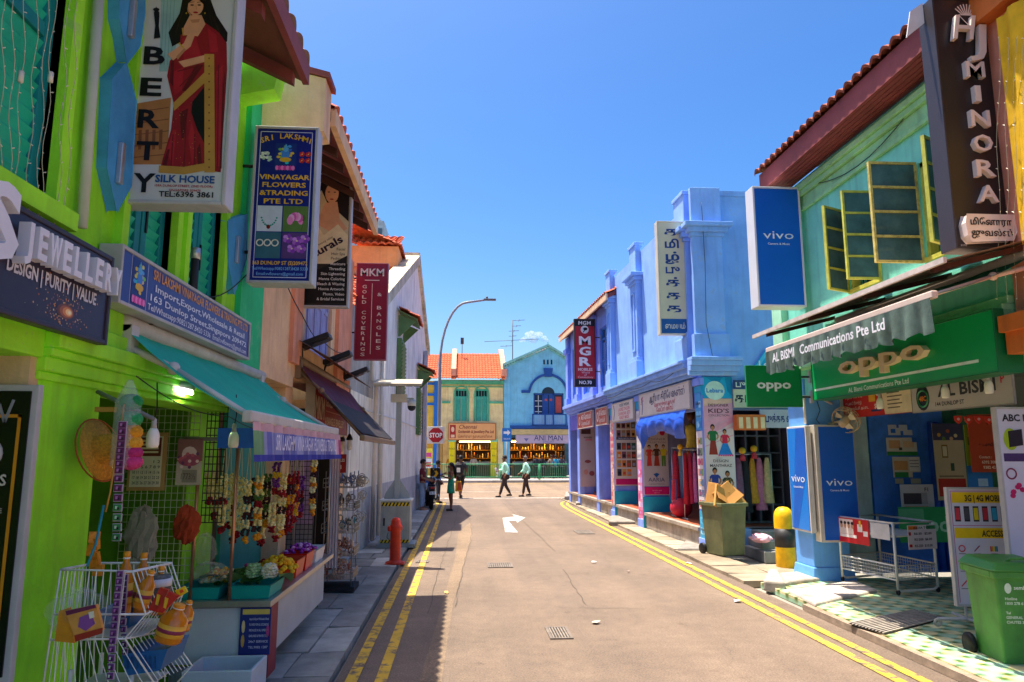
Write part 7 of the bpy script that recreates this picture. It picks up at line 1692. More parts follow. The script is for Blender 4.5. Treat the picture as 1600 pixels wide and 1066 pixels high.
# boards on the camera-facing sides of the pillars
def pboard(name, label, Dc, z0, z1, w, face, cat='poster', off=.0, group=None, frame=None):
    p = RWM @ Vector((-Dc + .004, off, z0)); t = thing(name, label, cat, p, 2, group); b = B(mat(face, .45, .06, 2, 0)); b.box(0, w, -.02, -.001, 0, z1 - z0); b.build('sheet', t); return t, -.021, z1 - z0
def figure(b, x, z, s, skin, top, bot, y, skirt=False, hair='1a1210', flare=.2):
    b.m(bot)
    if skirt: b.flat([(x - s * .08, z + s * .5), (x + s * .08, z + s * .5), (x + s * flare, z + s * .05), (x - s * flare, z + s * .05)], y)
    else: b.flat([(x - s * .1, z + s * .5), (x + s * .1, z + s * .5), (x + s * .09, z), (x + s * .02, z), (x, z + s * .4), (x - s * .02, z), (x - s * .09, z)], y)
    b.m(skin); b.line([(x - s * .11, z + s * .74), (x - s * .17, z + s * .6), (x - s * .1, z + s * .5)], s * .05, y - .0004); b.line([(x + s * .11, z + s * .74), (x + s * .18, z + s * .62), (x + s * .12, z + s * .52)], s * .05, y - .0004)
    b.m(top); b.flat([(x - s * .1, z + s * .48), (x + s * .1, z + s * .48), (x + s * .1, z + s * .7), (x + s * .15, z + s * .66), (x + s * .17, z + s * .72), (x + s * .1, z + s * .79), (x - s * .1, z + s * .79), (x - s * .17, z + s * .72), (x - s * .15, z + s * .66), (x - s * .1, z + s * .7)], y - .0008)
    b.m(skin); b.rect(x - s * .025, x + s * .025, z + s * .78, z + s * .84, y - .001); b.m(hair); b.ell(x, z + s * .91, s * .075, s * .09, y - .0011, 12); b.m(skin); b.ell(x, z + s * .89, s * .055, s * .07, y - .0015, 12)
    b.m(hair); b.flat([(x - s * .06, z + s * .9), (x - s * .05, z + s * .97), (x + s * .05, z + s * .97), (x + s * .06, z + s * .9), (x, z + s * .945)], y - .0018); b.m('301a14'); [b.ell(x + q * s * .02, z + s * .9, s * .008, s * .006, y - .0019, 6) for q in (-1, 1)]; b.m('a03030'); b.ell(x, z + s * .855, s * .015, s * .005, y - .0019, 6)
t, y, h = pboard('childrens_wear_poster', 'tall poster of two girls and two boys in festive clothes on the corner pillar', 13.78, .86, 2.93, .585, 'd2c8c8')
b = B('e0a0b4'); b.flat([(0, h * .62), (.585, h * .78), (.585, h), (0, h)], y - .0004); b.m('e8b8a0'); b.flat([(0, h * .93), (.585, h * .96), (.585, h), (0, h)], y - .0006); b.m('d8a8b8'); [b.line([(0, h * (.55 + .08 * k)), (.585, h * (.66 + .08 * k))], .02, y - .0008) for k in range(4)]
figure(b, .16, h * .46, .62, 'b87a54', '1f6a3a', '8e2a20', y - .002, True, flare=.14); figure(b, .40, h * .455, .54, 'b87a54', 'c8204a', '1f78c8', y - .0045, True, flare=.27)
b.m('d84a8a'); [b.ell(.27 + .045 * k, h * .468, .02, .02, y - .0075, 8) for k in range(7)]
figure(b, .17, h * .04, .66, 'b07048', '2a3a90', '2a3a90', y - .002); figure(b, .42, h * .02, .64, 'b07048', '3a3228', '4a3a28', y - .002); b.m('b09048'); [b.ell(.42 + RU(-.06, .06), h * .02 + RU(.33, .5), .008, .008, y - .0045, 6) for _ in range(24)]; b.build('figure_art', t)
b = B('4a1f34'); b.text('DESIGNER', .3, h * .925, .055, y - .003, w=.42, bold=.01); b.text("KID'S", .3, h * .865, .085, y - .003, w=.42, bold=.01); b.text('COLLECTION', .3, h * .832, .04, y - .003, w=.42); b.m('3a3038'); b.text('DESIGN', .3, h * .405, .055, y - .003, w=.3, bold=.01); b.text('MANTHRAZ', .3, h * .362, .055, y - .003, w=.44, bold=.01); b.text('Exclusively at', .27, h * .44, .018, y - .003); b.build('lettering', t)
t, y, h = pboard('phone_card_banner', 'turquoise banner with a large pale disc above the children poster', 13.78, 2.935, 3.36, .6, '17a4d0', 'banner')
b = B('0f86b4'); b.flat([(.05, h), (.3, h * .62), (.42, h)], y - .0006); b.flat([(.45, h), (.5, h * .3), (.6, h * .1), (.6, h)], y - .0006); b.m('c8e4d4'); b.ell(.24, h * .36, .2, h * .44, y - .002, 24); b.build('disc', t)
b = B('1580c8'); b.text('Lebara', .24, h * .27, .085, y - .004, w=.34, bold=.025); b.build('lettering', t)
t = thing('turquoise_wall_banner', 'large turquoise banner stretched over the side wall above the bookshop', 'banner', (5.3, 13.7, 2.9)); b = B(mat('17a4d8', .5, .1, 3, .1)); pts = [PY(p[0], p[1], 13.72) for p in ((1152, 612), (1166, 590), (1196, 547), (1275, 545), (1275, 628), (1170, 628))]; b.extr(pts, (0, .03, 0)); b.m('5cc4e8'); b.extr([PY(p[0], p[1], 13.715) for p in ((1160, 604), (1196, 549), (1200, 552), (1166, 606))], (0, .003, 0)); b.build('cloth', t, 1)
b = B('e4f4fa'); q = PY(1186, 575, 13.7); b.text('Lebara', q.x, q.z, .15, q.y, 'L', bold=.02); b.build('lettering', t, 1)
q0, q1 = PY(1147, 637, 13.72), PY(1262, 609, 13.72); t = thing('bookshop_side_board', 'cream and navy board with Tamil letters half hidden by the green hanging sign', 'sign', (q0.x, 13.74, q0.z)); w, h = q1.x - q0.x, q1.z - q0.z; b = B(mat('cfc8a8', .5)); b.box(0, w, -.03, .02, 0, h); b.m('34406a'); b.rect(0, w, h * 1.02, h * 1.5, -.029); b.build('board', t); b = B('2a3448'); b.text('தமிழ் புத்தகம்', .02, h * .3, .17, -.033, 'L', bold=.03); b.m('d8d8d0'); b.text('புத்தக மையம்', .05, h * 1.12, .12, -.033, 'L', bold=.02); b.build('lettering', t)
q0, q1 = PY(1196, 667, 13.6), PY(1252, 642, 13.6); t = thing('bookshop_lintel_sign', 'grey lintel board with navy Tamil letters over the bookshop shelves', 'sign', (q0.x, 13.6, q0.z)); w, h = q1.x - q0.x, q1.z - q0.z; b = B(mat('b0a8b4', .5)); b.box(-.1, w + .4, -.02, .02, -.02, h + .02); b.build('board', t); b = B('2a2f6a'); b.text('புத்தக மையம்', 0, h * .3, .14, -.023, 'L', w=w * 1.1, bold=.03); b.build('lettering', t)
q0, q1 = PY(1152, 672, 13.5), PY(1196, 648, 13.5); t = thing('striped_shelf_board', 'small orange and cream striped shelf board beside the children poster', 'board', (q0.x, 13.5, q0.z)); w, h = q1.x - q0.x, q1.z - q0.z; b = B(mat('c8682c', .6)); b.box(0, w, 0, .2, 0, h); b.m('e0c49a'); [b.rect(.04 + k * w / 4, w / 4 * (k + 1) - .02, .03, h - .05, -.002) for k in range(4)]; b.build('board', t, bevel=.005)
t, y, h = pboard('womens_wear_poster', 'tall grey poster of women in salwar suits on the middle pillar', 18.02, .84, 3.0, .64, 'c2b6b8')
b = B('d8186c'); b.rect(0, .64, .02, .2, y - .001); b.m('5a3aa0'); b.rect(0, .64, .2, .215, y - .001); b.m('c01a40'); b.ell(.5, h * .72, .07, .08, y - .001, 10); figure(b, .27, h * .7, .62, 'b07a5a', '2a3a78', '1f4f90', y - .002, True, flare=.15)
figure(b, .15, h * .32, .56, 'c08a64', 'c83a30', 'c83a30', y - .002, True, flare=.12); figure(b, .34, h * .32, .58, 'b07a54', '4a3020', 'a03a28', y - .002, True, flare=.13); figure(b, .52, h * .33, .55, 'c08a64', 'd0c02a', '5a8a2a', y - .002); b.build('figure_art', t)
b = B('6a5a64'); b.text('DESIGNER', .32, h * .63, .06, y - .003, w=.52); b.text('COLLECTION', .32, h * .595, .05, y - .003, w=.52); b.m('24386a'); b.text('AARIA', .32, h * .155, .1, y - .003, w=.42); b.m('6a6a78'); b.text('CREATIONS', .32, h * .12, .03, y - .003, w=.4); b.m('1f5aa0'); b.flat([(.24, h * .24), (.32, h * .2), (.4, h * .24), (.33, h * .255)], y - .003); b.m('f0a8c8'); b.text('Tel: 6292 0070', .32, .1, .03, y - .003); b.text('Little India', .32, .05, .025, y - .003); b.build('lettering', t)
t, y, h = pboard('book_cover_poster', 'poster crowded with small book covers on the third pillar', 20.9, .95, 2.95, .64, 'cfc4bc')
b = B('c8186c'); b.rect(0, .64, .03, .2, y - .001); b.m('34406a'); b.rect(.04, .62, h * .66, h * .7, y - .001)
for r_ in range(6):
    for c_ in range(4):
        if r_ in (0,) and c_ > 2: continue
        b.m(RC(['5a3a2c', '8a5a3a', '2f5a4a', '3a3a4a', 'c8944a', '7a4a5a', 'd87a2a', '6a6a60', 'a08060', 'b0a898'])); x = .05 + c_ * .145; z = .28 + r_ * .25 + (.12 if r_ > 3 else 0); b.rect(x, x + .125, z, z + .2, y - .001); b.m(RC(['d8c8b0', 'c84a3a', '1f1a18', '8a9ab0'])); b.rect(x + .025, x + .1, z + .04, z + .12, y - .0016)
b.build('cover_art', t); b = B('e8e4e8'); b.text('TAMIL BOOK SHOP', .33, h * .67, .035, y - .003, w=.5); b.m('4a4048'); b.text('NEW ARRIVALS', .33, h * .42, .03, y - .003); b.build('lettering', t)
t, y, h = pboard('beauty_poster', 'pale grey poster with small dark heading on the pillar near the corner', 26.1, .7, 3.05, .55, 'b8aab0'); b = B('4a3034'); b.rect(.05, .4, h * .8, h * .9, y - .001); b.m('8a4a50'); b.ell(.28, h * .38, .12, .06, y - .001, 10); b.ell(.42, h * .2, .1, .09, y - .001, 10); b.m('c08a80'); b.ell(.2, h * .22, .08, .1, y - .0014, 10); b.m('d86a8a'); b.rect(.2, .45, h * .7, h * .72, y - .001); b.build('art', t); b = B('3a3438'); b.text('KASHEES', .3, h * .735, .06, y - .003, w=.3, bold=.02); b.build('lettering', t)
# narrow printed strips on the street faces of the pillars
def xstrip(label, D0, D1, z0, z1, base, cols, words=(), group='printed strips on the pillars'):
    p = RWM @ Vector((-D1, -.024, z0)); t = thing('pillar_strip', label, 'printed strip', p, -88, group); w, h = D1 - D0, z1 - z0; b = B(mat(base, .45, .05, 2, 0)); b.box(.01, w - .01, -.012, -.001, 0, h); n = int(h / .2)
    for k in range(n):
        for j in range(2): b.m(RC(cols)); b.rect(.04 + j * w * .48, .02 + (j + 1) * w * .45, k * .2 + .04, k * .2 + .17, -.0135); 
        b.m(RC(cols)); b.ell(w * .5, k * .2 + .1, .05, .04, -.0145, 8)
    b.build('print', t)
    if words:
        b = B('2a2a3a'); [b.text(s, w / 2, z, hh, -.016, w=w * .8, bold=.02) for s, z, hh in words]; b.build('lettering', t)
    return t
xstrip('strip of tiny picture panels on the street face of the corner pillar', 13.8, 14.12, .8, 2.3, 'd8ccd0', ['c86a6a', '6a8ab0', 'd8b070', '5a4a6a', 'b04a78', '7aa06a'], (('NEW IN', 1.02, .04),))
xstrip('turquoise phone card strip above the picture panels of the corner pillar', 13.8, 14.12, 2.32, 3.05, '3f9ad8', ['7ac0e8', 'a8d8f0', '2a7ac0'], (('Lebara', .5, .06), ('TOP UP', .25, .04)))
xstrip('turquoise pillar base panel with a white disc at the corner pillar', 13.8, 14.12, .08, .76, '1fa0d0', ['58bce0', '8fd4ec', '1a86b8'], (('Lebara', .32, .05),))
xstrip('pink and white striped strip on the street face of the middle pillar', 18.04, 18.45, .1, 1.7, 'd878a8', ['e8c0d4', 'f0dce4', 'd84a8a', 'c8a0e0'])
xstrip('white strip with a blue pendant on the street face of the middle pillar', 18.04, 18.45, 1.72, 2.95, 'ddd4d4', ['d8ccd0', 'c8c0cc'], (("KID'S", .85, .09),))
xstrip('pink edged strip on the street face of the third pillar', 20.92, 21.33, .4, 2.85, 'd8a89c', ['d87a7a', 'e0b8a8', 'c8586a', 'e8d8d0'])
for (Dc, lb) in ((18.02, 'turquoise painted base skirting the middle pillar'), (20.9, 'turquoise painted base skirting the third pillar')):
    b = B(mat('1fa4c4', .5, .12, 3, .1)); p0 = RWM @ Vector((-Dc - .0, -.05, 0)); b.T = MTR(p0) @ Matrix.Rotation(R(2), 4, 'Z'); b.box(0, .78, -.05, -.022, .03, .8); b.build('pillar_skirting', None, label=lb, cat='skirting', group='turquoise pillar bases')
for (Dc, lb) in ((13.78, 'turquoise collar at the top of the corner pillar'), (18.02, 'turquoise collar at the top of the middle pillar'), (20.9, 'turquoise collar at the top of the third pillar')):
    b = B(mat('1fa4d0', .5, .12, 3, .1)); b.T = RWM; b.box(-Dc - (.36 if Dc < 14 else .45) - .012, -Dc + .012 if Dc > 14 else -Dc - .001, -.035, -.021, 3.0 if Dc > 14 else 3.06, 3.36 if Dc > 14 else 3.19); b.box(-Dc + .001, -Dc + .012, -.035, .0, 3.0, 3.19); b.build('pillar_collar', None, label=lb, cat='pillar collar', group='turquoise pillar collars')
# blue tarpaulin
b = B(mat('1f56c8', .45, .2, 3, .15, 20)); T = RWM; n, m_ = 26, 8; vs = []; fs = []; rnd = random.Random(2)
for i in range(n + 1):
    for j in range(m_ + 1):
        u, v = i / n, j / m_; drop = (.42 + .2 * sin(u * 9) * .4 + (.28 if u < .15 else 0) + .1 * u) * v
        vs.append(T @ Vector((-17.9 + 3.45 * u, -.1 - .1 * sin(PI * v) - .05 * sin(u * 34 + v * 5) * v + rnd.uniform(-.012, .012), 2.76 - drop)))
for i in range(n):
    for j in range(m_): a = i * (m_ + 1) + j; fs.append((a, a + m_ + 1, a + m_ + 2, a + 1))
b.smooth = True; b.add(vs, fs); b.build('blue_tarpaulin', None, label='crumpled bright blue tarpaulin tied up under the cream shop board', cat='tarpaulin')
# dresses
def garment(x, yy, z, w, h, col, col2, label, rz=0, group='dresses hanging in the arcade'):
    t = thing('hanging_dress', label, 'dress', (x, yy, z - h), rz, group); b = B(mat(col, .8, .25, 14, .2)); vs = []; fs = []; n, m_ = 12, 8
    for j in range(m_ + 1):
        v = j / m_; ww = w * (.55 + .45 * v) if v > .12 else w * (.3 + 2.2 * v)
        for i in range(n): a = 2 * PI * i / n; k = 1 + .16 * sin(a * 5 + col.__hash__() % 7) * v; vs.append((ww / 2 * cos(a) * k, .06 * (.5 + v) * sin(a) * k, h * (1 - v)))
    for j in range(m_):
        for i in range(n): fs.append((j * n + i, j * n + (i + 1) % n, (j + 1) * n + (i + 1) % n, (j + 1) * n + i))
    b.smooth = True; b.add(vs, fs); b.build('fabric', t)
    b = B(mat(col2, .7, .2, 20, .1)); b.lathe([(w * .5 * 1.04, 0), (w * .47, .09)], (0, 0, .02), 12, 1, .2); b.m(IRON); b.tube([(-w * .16, 0, h * .97), (0, 0, h + .06), (w * .16, 0, h * .97)], .006, 5); b.build('trim', t)
def rack(label, x0, x1, yy, z0, z1, items, dz):
    t = thing('clothes_rail', label, 'clothes rail', ((x0 + x1) / 2, yy, z0)); b = B(ALU); [b.tube([(x, yy, z0), (x, yy, z1)], .014, 6) for x in (x0, x1)]; b.tube([(x0, yy, z1), (x1, yy, z1)], .014, 6); [b.tube([(x, yy - .2, z0 + .02), (x, yy + .2, z0 + .02)], .014, 6) for x in (x0, x1)]; b.build('rail_frame', t, 1)
    for k, (c, c2, l) in enumerate(items): garment(x0 + (x1 - x0) * (k + .5) / len(items), yy + RU(-.05, .05), z1 - .07, (x1 - x0) / len(items) * 1.5, dz * RU(.85, 1.1), c, c2, l, RU(-25, 25))
rack('clothes rail crowded with red and pink dresses behind the corner pillar', 4.92, 5.72, 15.9, .43, 1.95, [('b01a2a', 'e0a030', 'crimson dress at the outer end of the first rail'), ('c82a50', 'f0c040', 'deep pink dress with gold hem on the first rail'), ('d87ab0', '8a2a5a', 'pale pink dress on the first rail'), ('8a2430', 'd8b060', 'wine red dress on the first rail'), ('3a4a9a', 'c0c8e0', 'blue dress between red ones on the first rail'), ('2a2a3a', 'b04a3a', 'near black dress with a rust hem on the first rail'), ('c0281e', 'e8b830', 'scarlet dress on the first rail'), ('a8183c', '4a5a8a', 'ruby dress at the inner end of the first rail')], 1.15)
rack('clothes rail with a second row of bright dresses deeper in the arcade', 4.9, 5.7, 16.7, .43, 2.0, [('c8324a', 'e0d0a0', 'coral red dress in the second row'), ('7a9ac0', '5a3a6a', 'light blue dress in the second row'), ('c86a2a', 'e8d040', 'orange dress in the second row'), ('6a1a3a', 'd89aa8', 'plum dress in the second row'), ('3a6a4a', 'b8c080', 'green dress in the second row')], 1.2)
rack('clothes rail with pale and dark outfits in front of the dark shelves', 5.5, 6.25, 14.35, .43, 1.85, [('8a5a78', 'c89aa0', 'mauve outfit on the shelf side rail'), ('26242c', '8a5a3a', 'black outfit on the shelf side rail'), ('c8882a', '8a2a2a', 'mustard outfit on the shelf side rail'), ('c06a8a', 'd8b0c0', 'rose outfit on the shelf side rail'), ('c8a878', '9a3a3a', 'beige outfit with a maroon hem on the shelf side rail')], 1.0)
for k, (px, py, D, lb) in enumerate(((1063, 700, 16.2, 'yellow capped toy doll head above the red dresses'), (1160, 706, 14.2, 'yellow balloon head above the mauve outfit'), (1178, 703, 14.25, 'small doll in orange above the beige outfit'))):
    q = PY(px, py, D); t = thing('display_doll', lb, 'doll', (q.x, D, q.z - .12), 0, 'dolls above the rails'); b = B(mat('e0a81a', .5)); b.sph((0, 0, .14), .07, 10, 7); b.build('head', t); b = B(mat('c03a4a' if k else 'd8b040', .7)); b.lathe([(.06, -.06), (.05, .03), (.02, .09)], (0, 0, 0), 10); b.build('body', t)
q = PY(1081, 672, 16.0); t = thing('mannequin', 'yellow dressed mannequin half figure in the arcade', 'mannequin', (q.x, 16.05, 2.0)); b = B(mat('5a3424', .5)); b.sph((0, 0, .72), (.09, .1, .12), 12, 8); b.tube([(0, 0, .5), (0, 0, .65)], .04, 8); b.m(mat('1a1210', .7)); b.sph((.02, .03, .77), (.1, .1, .1), 10, 7); b.build('head', t); b = B(mat('d0b848', .7, .2, 9)); b.lathe([(.14, .0), (.11, .15), (.14, .38), (.13, .48), (.04, .55)], (0, 0, 0), 14, 1, .6); b.build('torso', t)
q = PY(1055, 790, 16.3); t = thing('red_suitcase', 'red soft suitcase with a strap on the arcade floor', 'suitcase', (PR(1054, 793, -.4).x, 16.4, .43)); b = B(mat('b8203a', .6, .15, 6, .2)); b.sph((0, 0, .22), (.26, .2, .22), 16, 10); b.build('body', t); b = B(mat('2a5aa0', .6)); b.tube([(-.2, -.05, .15), (-.26, -.05, .5), (-.24, -.02, .85), (-.1, -.02, .85), (-.12, -.05, .4)], .012, 6); b.build('strap', t)
# dark open shelves of the bookshop
t = thing('open_shelves', 'tall dark grey open shelving standing in the bookshop doorway', 'shelving', (6.2, 15.0, .43)); x0, x1 = 5.45, 6.7; b = B(mat('6a6672', .5, .1, 3)); SHY = 14.85
for k in range(6): x = x0 + (x1 - x0) * k / 5; b.box(x - .018, x + .018, SHY, SHY + .4, .44, 2.6)
for k in range(7): z = .46 + k * .355; b.box(x0 - .017, x1 + .017, SHY + .001, SHY + .399, z - .016, z + .016)
b.build('frame', t, 1); b = B(mat('30303a', .7)); b.box(x0, x1, SHY + .401, SHY + .42, .44, 2.6); b.build('back_panel', t, 1)
b = B(mat('4a4a58', .7, .1, 2)); b.box(6.75, 7.0, 14.0, 15.4, .43, 2.7); b.box(5.2, 8.5, 15.4, 15.5, .43, 3.2); b.build('shop_partition', None, label='dark grey partition wall inside the bookshop', cat='wall')
q = PY(1230, 685, 13.95); b = B('1f9ac8'); b.ell(6.85, q.z, .1, .1, 13.99, 16); b.build('round_sticker', None, label='round turquoise sticker on the dark grey partition', cat='sticker')
# ------------------------------------------------------------------ mint house signs
D = 10.2; x0 = PY(1175, 400, D).x; x1 = PY(1249, 400, D).x; z0 = PY(1210, 482, D).z; z1 = PY(1210, 297, D).z
t, w, h, y = hang_sign('blue_phone_sign', 'large plain blue lightbox with small white lettering hung beside the mint wall', D, x0, x1, z0, z1, .28, mat('d8d8da', .4, .05, 3), mat('0f62c8', .25, .04, 2, 0), fw=.03, brackets=(.9,), bside=5.1)
def vivo(b, x, z, s, y, small=True):
    b.m('e4eefa'); b.text('vivo', x, z, s, y, w=s * 3.6, bold=.0)
    if small: b.text('Camera & Music', x, z - s * .72, s * .26, y, w=s * 2.6, bold=.01)
b = B(); vivo(b, 0, h * .56, .13, y - .003); b.build('lettering', t); b = B(ALU); b.tube([(-.1, 0, h + .02), (w / 2 + .1, 0, h + .02)], .016, 6); b.build('bracket', t)
D = 6.25
t, w, h, y = hang_sign('jewellers_sign', 'towering black lightbox with raised cream capitals and a diamond emblem', D, 4.56, 5.12, 3.74, 6.3, .22, mat('3a3436', .4, .1, 3), mat('332c2c', .3, .08, 2, 0), fw=.02, brackets=(.3, 1.9), bside=5.15)
CR = mat('e8d4c8', .4, .04, 3, 0); b = B(CR)
for k, ch in enumerate('MINORA'): b.text(ch, .06, h * (.665 - k * .098), .165, y - .03, w=.06 if ch == 'I' else .19, bold=.015, depth=.055)
b.text('H', -.04, h * .815, .26, y - .045, w=.2, bold=.01, depth=.055, shear=.2); b.text('J', .1, h * .765, .3, y - .045, w=.16, bold=.01, depth=.055, shear=.1); b.build('letter', t)
b = B(CR); [b.line([(.06, h * .91), (.06 + .15 * cos(R(35 + k * 13)), h * .91 + .16 * sin(R(35 + k * 13)))], .012, y - .02) for k in range(9)]; b.m('332c2c'); b.flat([(-.03, h * .925), (.15, h * .925), (.06, h * .885)], y - .023); b.m('e8d4c8'); b.line([(-.03, h * .925), (.15, h * .925), (.06, h * .885), (-.03, h * .925)], .008, y - .024); b.build('emblem', t)
b = B(CR); b.prism([(-.22, .1), (-.18, .05), (.22, .07), (.26, .14), (.25, .3), (-.2, .3), (-.23, .22)], y - .09, y - .01); b.build('name_plate', t, bevel=.01); b = B('2a2424'); b.text('மினோரா', .02, .205, .06, y - .094, w=.4, bold=.03); b.text('ஜுவல்ஸ்', .02, .1, .06, y - .094, w=.4, bold=.03); b.m('c8c0b8'); b.text('#142', -.2, .025, .022, y - .004, w=.06); b.build('lettering', t)
b = B(mat('d0cccc', .5)); b.T = MTR((4.84, 6.25, 3.74)); b.prism([(-w / 2 - .2, h - .36), (-w / 2 - .003, h - .2), (-w / 2 - .003, h + .02), (-w / 2 - .14, h - .08)], .02, .035); b.build('sign_flap', t, 1)
# green hanging sign
D = 10.3; q0, q1 = PY(1167, 636, D), PY(1250, 572, D)
t, w, h, y = hang_sign('green_phone_sign', 'green rectangular sign board with white rounded lettering beside the blue pillar', D, q0.x, q1.x, q0.z, q1.z, .05, mat('158a4a', .4), mat('0f8a48', .3, .04, 2, 0), fw=.008, brackets=(.15, .45), bside=5.16)
b = B('e4f0e8'); b.text('oppo', 0, h * .45, .13, y - .002, w=.52, bold=.03); b.build('lettering', t)
# big green fascia
D1, D0 = 9.72, 6.2
t, y = wall_sign('green_phone_fascia', 'large green shop fascia with raised cream rounded letters', -90, (5.15, D1, 2.59), D1 - D0, .6, .26, mat('0c6a38', .4), mat('10a456', .3, .08, 2, 0), fw=.012); w = D1 - D0
b = B(mat('e0c8a0', .45, .05, 3)); b.text('oppo', w * .485, .27, .235, y - .035, w=1.75, bold=.012, depth=.07); b.build('letter', t); b = B('d8f0dc'); b.rect(.05, w - .25, .125, .155, y - .002); b.text('AL Bismi Communications Pte Ltd', w * .44, .035, .06, y - .002, w=1.25, bold=.02); b.build('lettering', t)
# retractable awning with scalloped valance, zinc canopy
t = awning('green_awning', 'green awning with a grey scalloped valance over the green fascia', 5.86, 9.3, 5.1, 3.62, 4.1, 3.23, mat('12805a', .75, .15, 3, .15, 90), mat('d8c0b0', .45, .1, 4), -1)
b = B(mat('55685e', .8, .35, 5, .2, 60)); n, m_ = 150, 5; vs = []; fs = []
for i in range(n + 1):
    u = i / n; fl = sin(u * 95) * .03 + .012 * sin(u * 41)
    for j in range(m_ + 1):
        v = j / m_; dr = (.27 + .05 * abs(sin(u * 37))) * v; vs.append((4.07 - .01 + fl * v, 9.3 - 3.44 * u, 3.2 - dr))
for i in range(n):
    for j in range(m_): a = i * (m_ + 1) + j; fs.append((a, a + m_ + 1, a + m_ + 2, a + 1))
b.smooth = True; b.add(vs, fs); v = b.build('valance', t, 1)
b = B('e8e4e8'); T = MTR((4.012, 9.3, 3.2)) @ Matrix.Rotation(R(-90), 4, 'Z'); b.text('AL BISMI', .62, -.17, .115, 0, w=.62, bold=.02, T=T); b.text('Communications Pte Ltd', 1.95, -.17, .115, 0, w=1.75, bold=.02, T=T); b.build('lettering', v, 1)
z = thing('zinc_canopy', 'long weathered zinc sheet canopy above the green awning', 'canopy', (4.7, 7.7, 3.5)); b = B(mat('a08a78', .7, .35, 5, .2)); 
for i in range(27):
    ya, yb = 5.7 + i * .15, 5.7 + (i + 1) * .15; d = .014 * (i % 2); b.face([(4.12, ya, 3.5 + d), (5.13, ya, 3.76 + d), (5.13, yb, 3.774 - d), (4.12, yb, 3.514 - d)])
b.m(mat('d8c8bc', .5, .2, 6)); b.box(4.09, 4.12, 5.68, 9.78, 3.47, 3.52); b.build('sheet', z, 1)
b = B(WOOD_D); [b.extr([(4.15, yy, 3.44), (4.15, yy, 3.49), (5.12, yy, 3.74), (5.12, yy, 3.69)], (0, .05, 0)) for yy in (5.9, 7.0, 8.2, 9.4)]; b.build('rafter', z, 1)
# inner banners
t, y = wall_sign('red_phone_banner', 'red and cream phone banner hanging behind the green fascia', -90, (5.75, 10.45, 2.38), 1.7, .42, .03, mat('c83a28', .5), mat('c8281c', .5, .08, 2, 0), fw=.004); b = B('e0cda8'); b.flat([(1.05, 0.005), (1.69, .005), (1.69, .41), (.98, .41)], y - .001); b.m('f0d8c8'); [b.text(s, .06, zz, .04, y - .002, 'L', bold=.01) for s, zz in (('சிறப்பு சலுகை', .28), ('உடனடி ரீசார்ஜ்', .19), ('தொலைபேசி அட்டை', .11))]; b.m('e8b030'); b.rect(.68, .84, .2, .34, y - .002); b.m('f0e0d0'); b.ell(.9, .33, .06, .06, y - .002, 12); b.text('$15', .88, .1, .07, y - .002, bold=.02); b.m('2a3a6a'); b.rect(.72, .98, .06, .09, y - .002); b.m('5a4a3a'); [b.rect(1.12, 1.45 - .05 * (k % 2), .33 - k * .05, .345 - k * .05, y - .002) for k in range(6)]; b.build('print', t)
t, y = wall_sign('grey_shop_banner', 'grey shop name banner with a watch picture and black letters', -90, (5.7, 8.72, 2.36), 1.7, .36, .03, mat('9a9490', .5), mat('b5ada8', .5, .06, 2, 0), fw=.004); b = B('1a2024'); b.ell(.22, .18, .13, .16, y - .001, 16); b.m('2f8a5a'); b.ring((.22, y - .002, .17), .1, .012, 'y', 20, 4); b.m('d87a1a'); b.text('48C', .22, .14, .06, y - .004, bold=.03); b.m('34343a'); b.text('AL BISMI', .98, .17, .14, y - .002, w=.95, bold=.03); b.text('144 DUNLOP ST', .7, .06, .05, y - .002, w=.5, bold=.02); b.m('c83040'); b.text('P', 1.56, .24, .09, y - .002, bold=.03); b.build('print', t)
for k, (px, py, D, lb) in enumerate(((1375, 630, 9.0, 'energy saving bulb in front of the red banner'), (1477, 612, 7.9, 'energy saving bulb beside the watch picture'), (1545, 604, 7.2, 'energy saving bulb over the grey shop banner'))): bulb(lb, px, py, D, 1.05, up=.2)
# blue pillar light boxes
t = thing('pillar_lightbox', 'slim blue lightbox on the street face of the blue pillar', 'sign', (5.14, 10.95, .72), -90, 'blue lightboxes round the pillar'); b = B(mat('d0cbc4', .5, .1, 4)); b.box(-.02, .6, -.08, -.001, 0, 1.55); b.build('frame', t, bevel=.008); b = B(mat('0f7ad8', .25, .04, 2, 0)); b.box(.01, .57, -.088, -.08, .03, 1.52); b.m('0c5cc0'); b.flat([(.57, 1.52), (.57, .9), (.2, .03), (.05, .03), (.3, 1.52)][::-1], -.0895); b.build('face_panel', t); b = B(); vivo(b, .29, .72, .12, -.092); b.build('lettering', t)
t = thing('pillar_lightbox', 'wider blue lightbox on the camera side of the blue pillar', 'sign', (5.2, 10.44, .6), 0, 'blue lightboxes round the pillar'); t['label'] = 'wider blue lightbox turned down the street on the blue pillar'; b = B(mat('c8bfb0', .5, .15, 4)); b.box(-.04, .56, -.16, 0, 0, 1.68); b.build('frame', t, bevel=.008); b = B(mat('0f5fc4', .25, .05, 2, 0)); b.box(.02, .54, -.168, -.16, .03, 1.65); b.build('face_panel', t); b = B(); vivo(b, .28, .8, .11, -.172); b.build('lettering', t)
q = PY(1322, 656, 10.2); t = thing('wall_fan', 'beige wall fan tilted forward above the wider blue lightbox', 'fan', (q.x, 10.2, q.z)); FB = mat('c8ae86', .5, .15, 5); T = Matrix.Rotation(R(55), 4, 'Y') @ Matrix.Rotation(R(-25), 4, 'X')
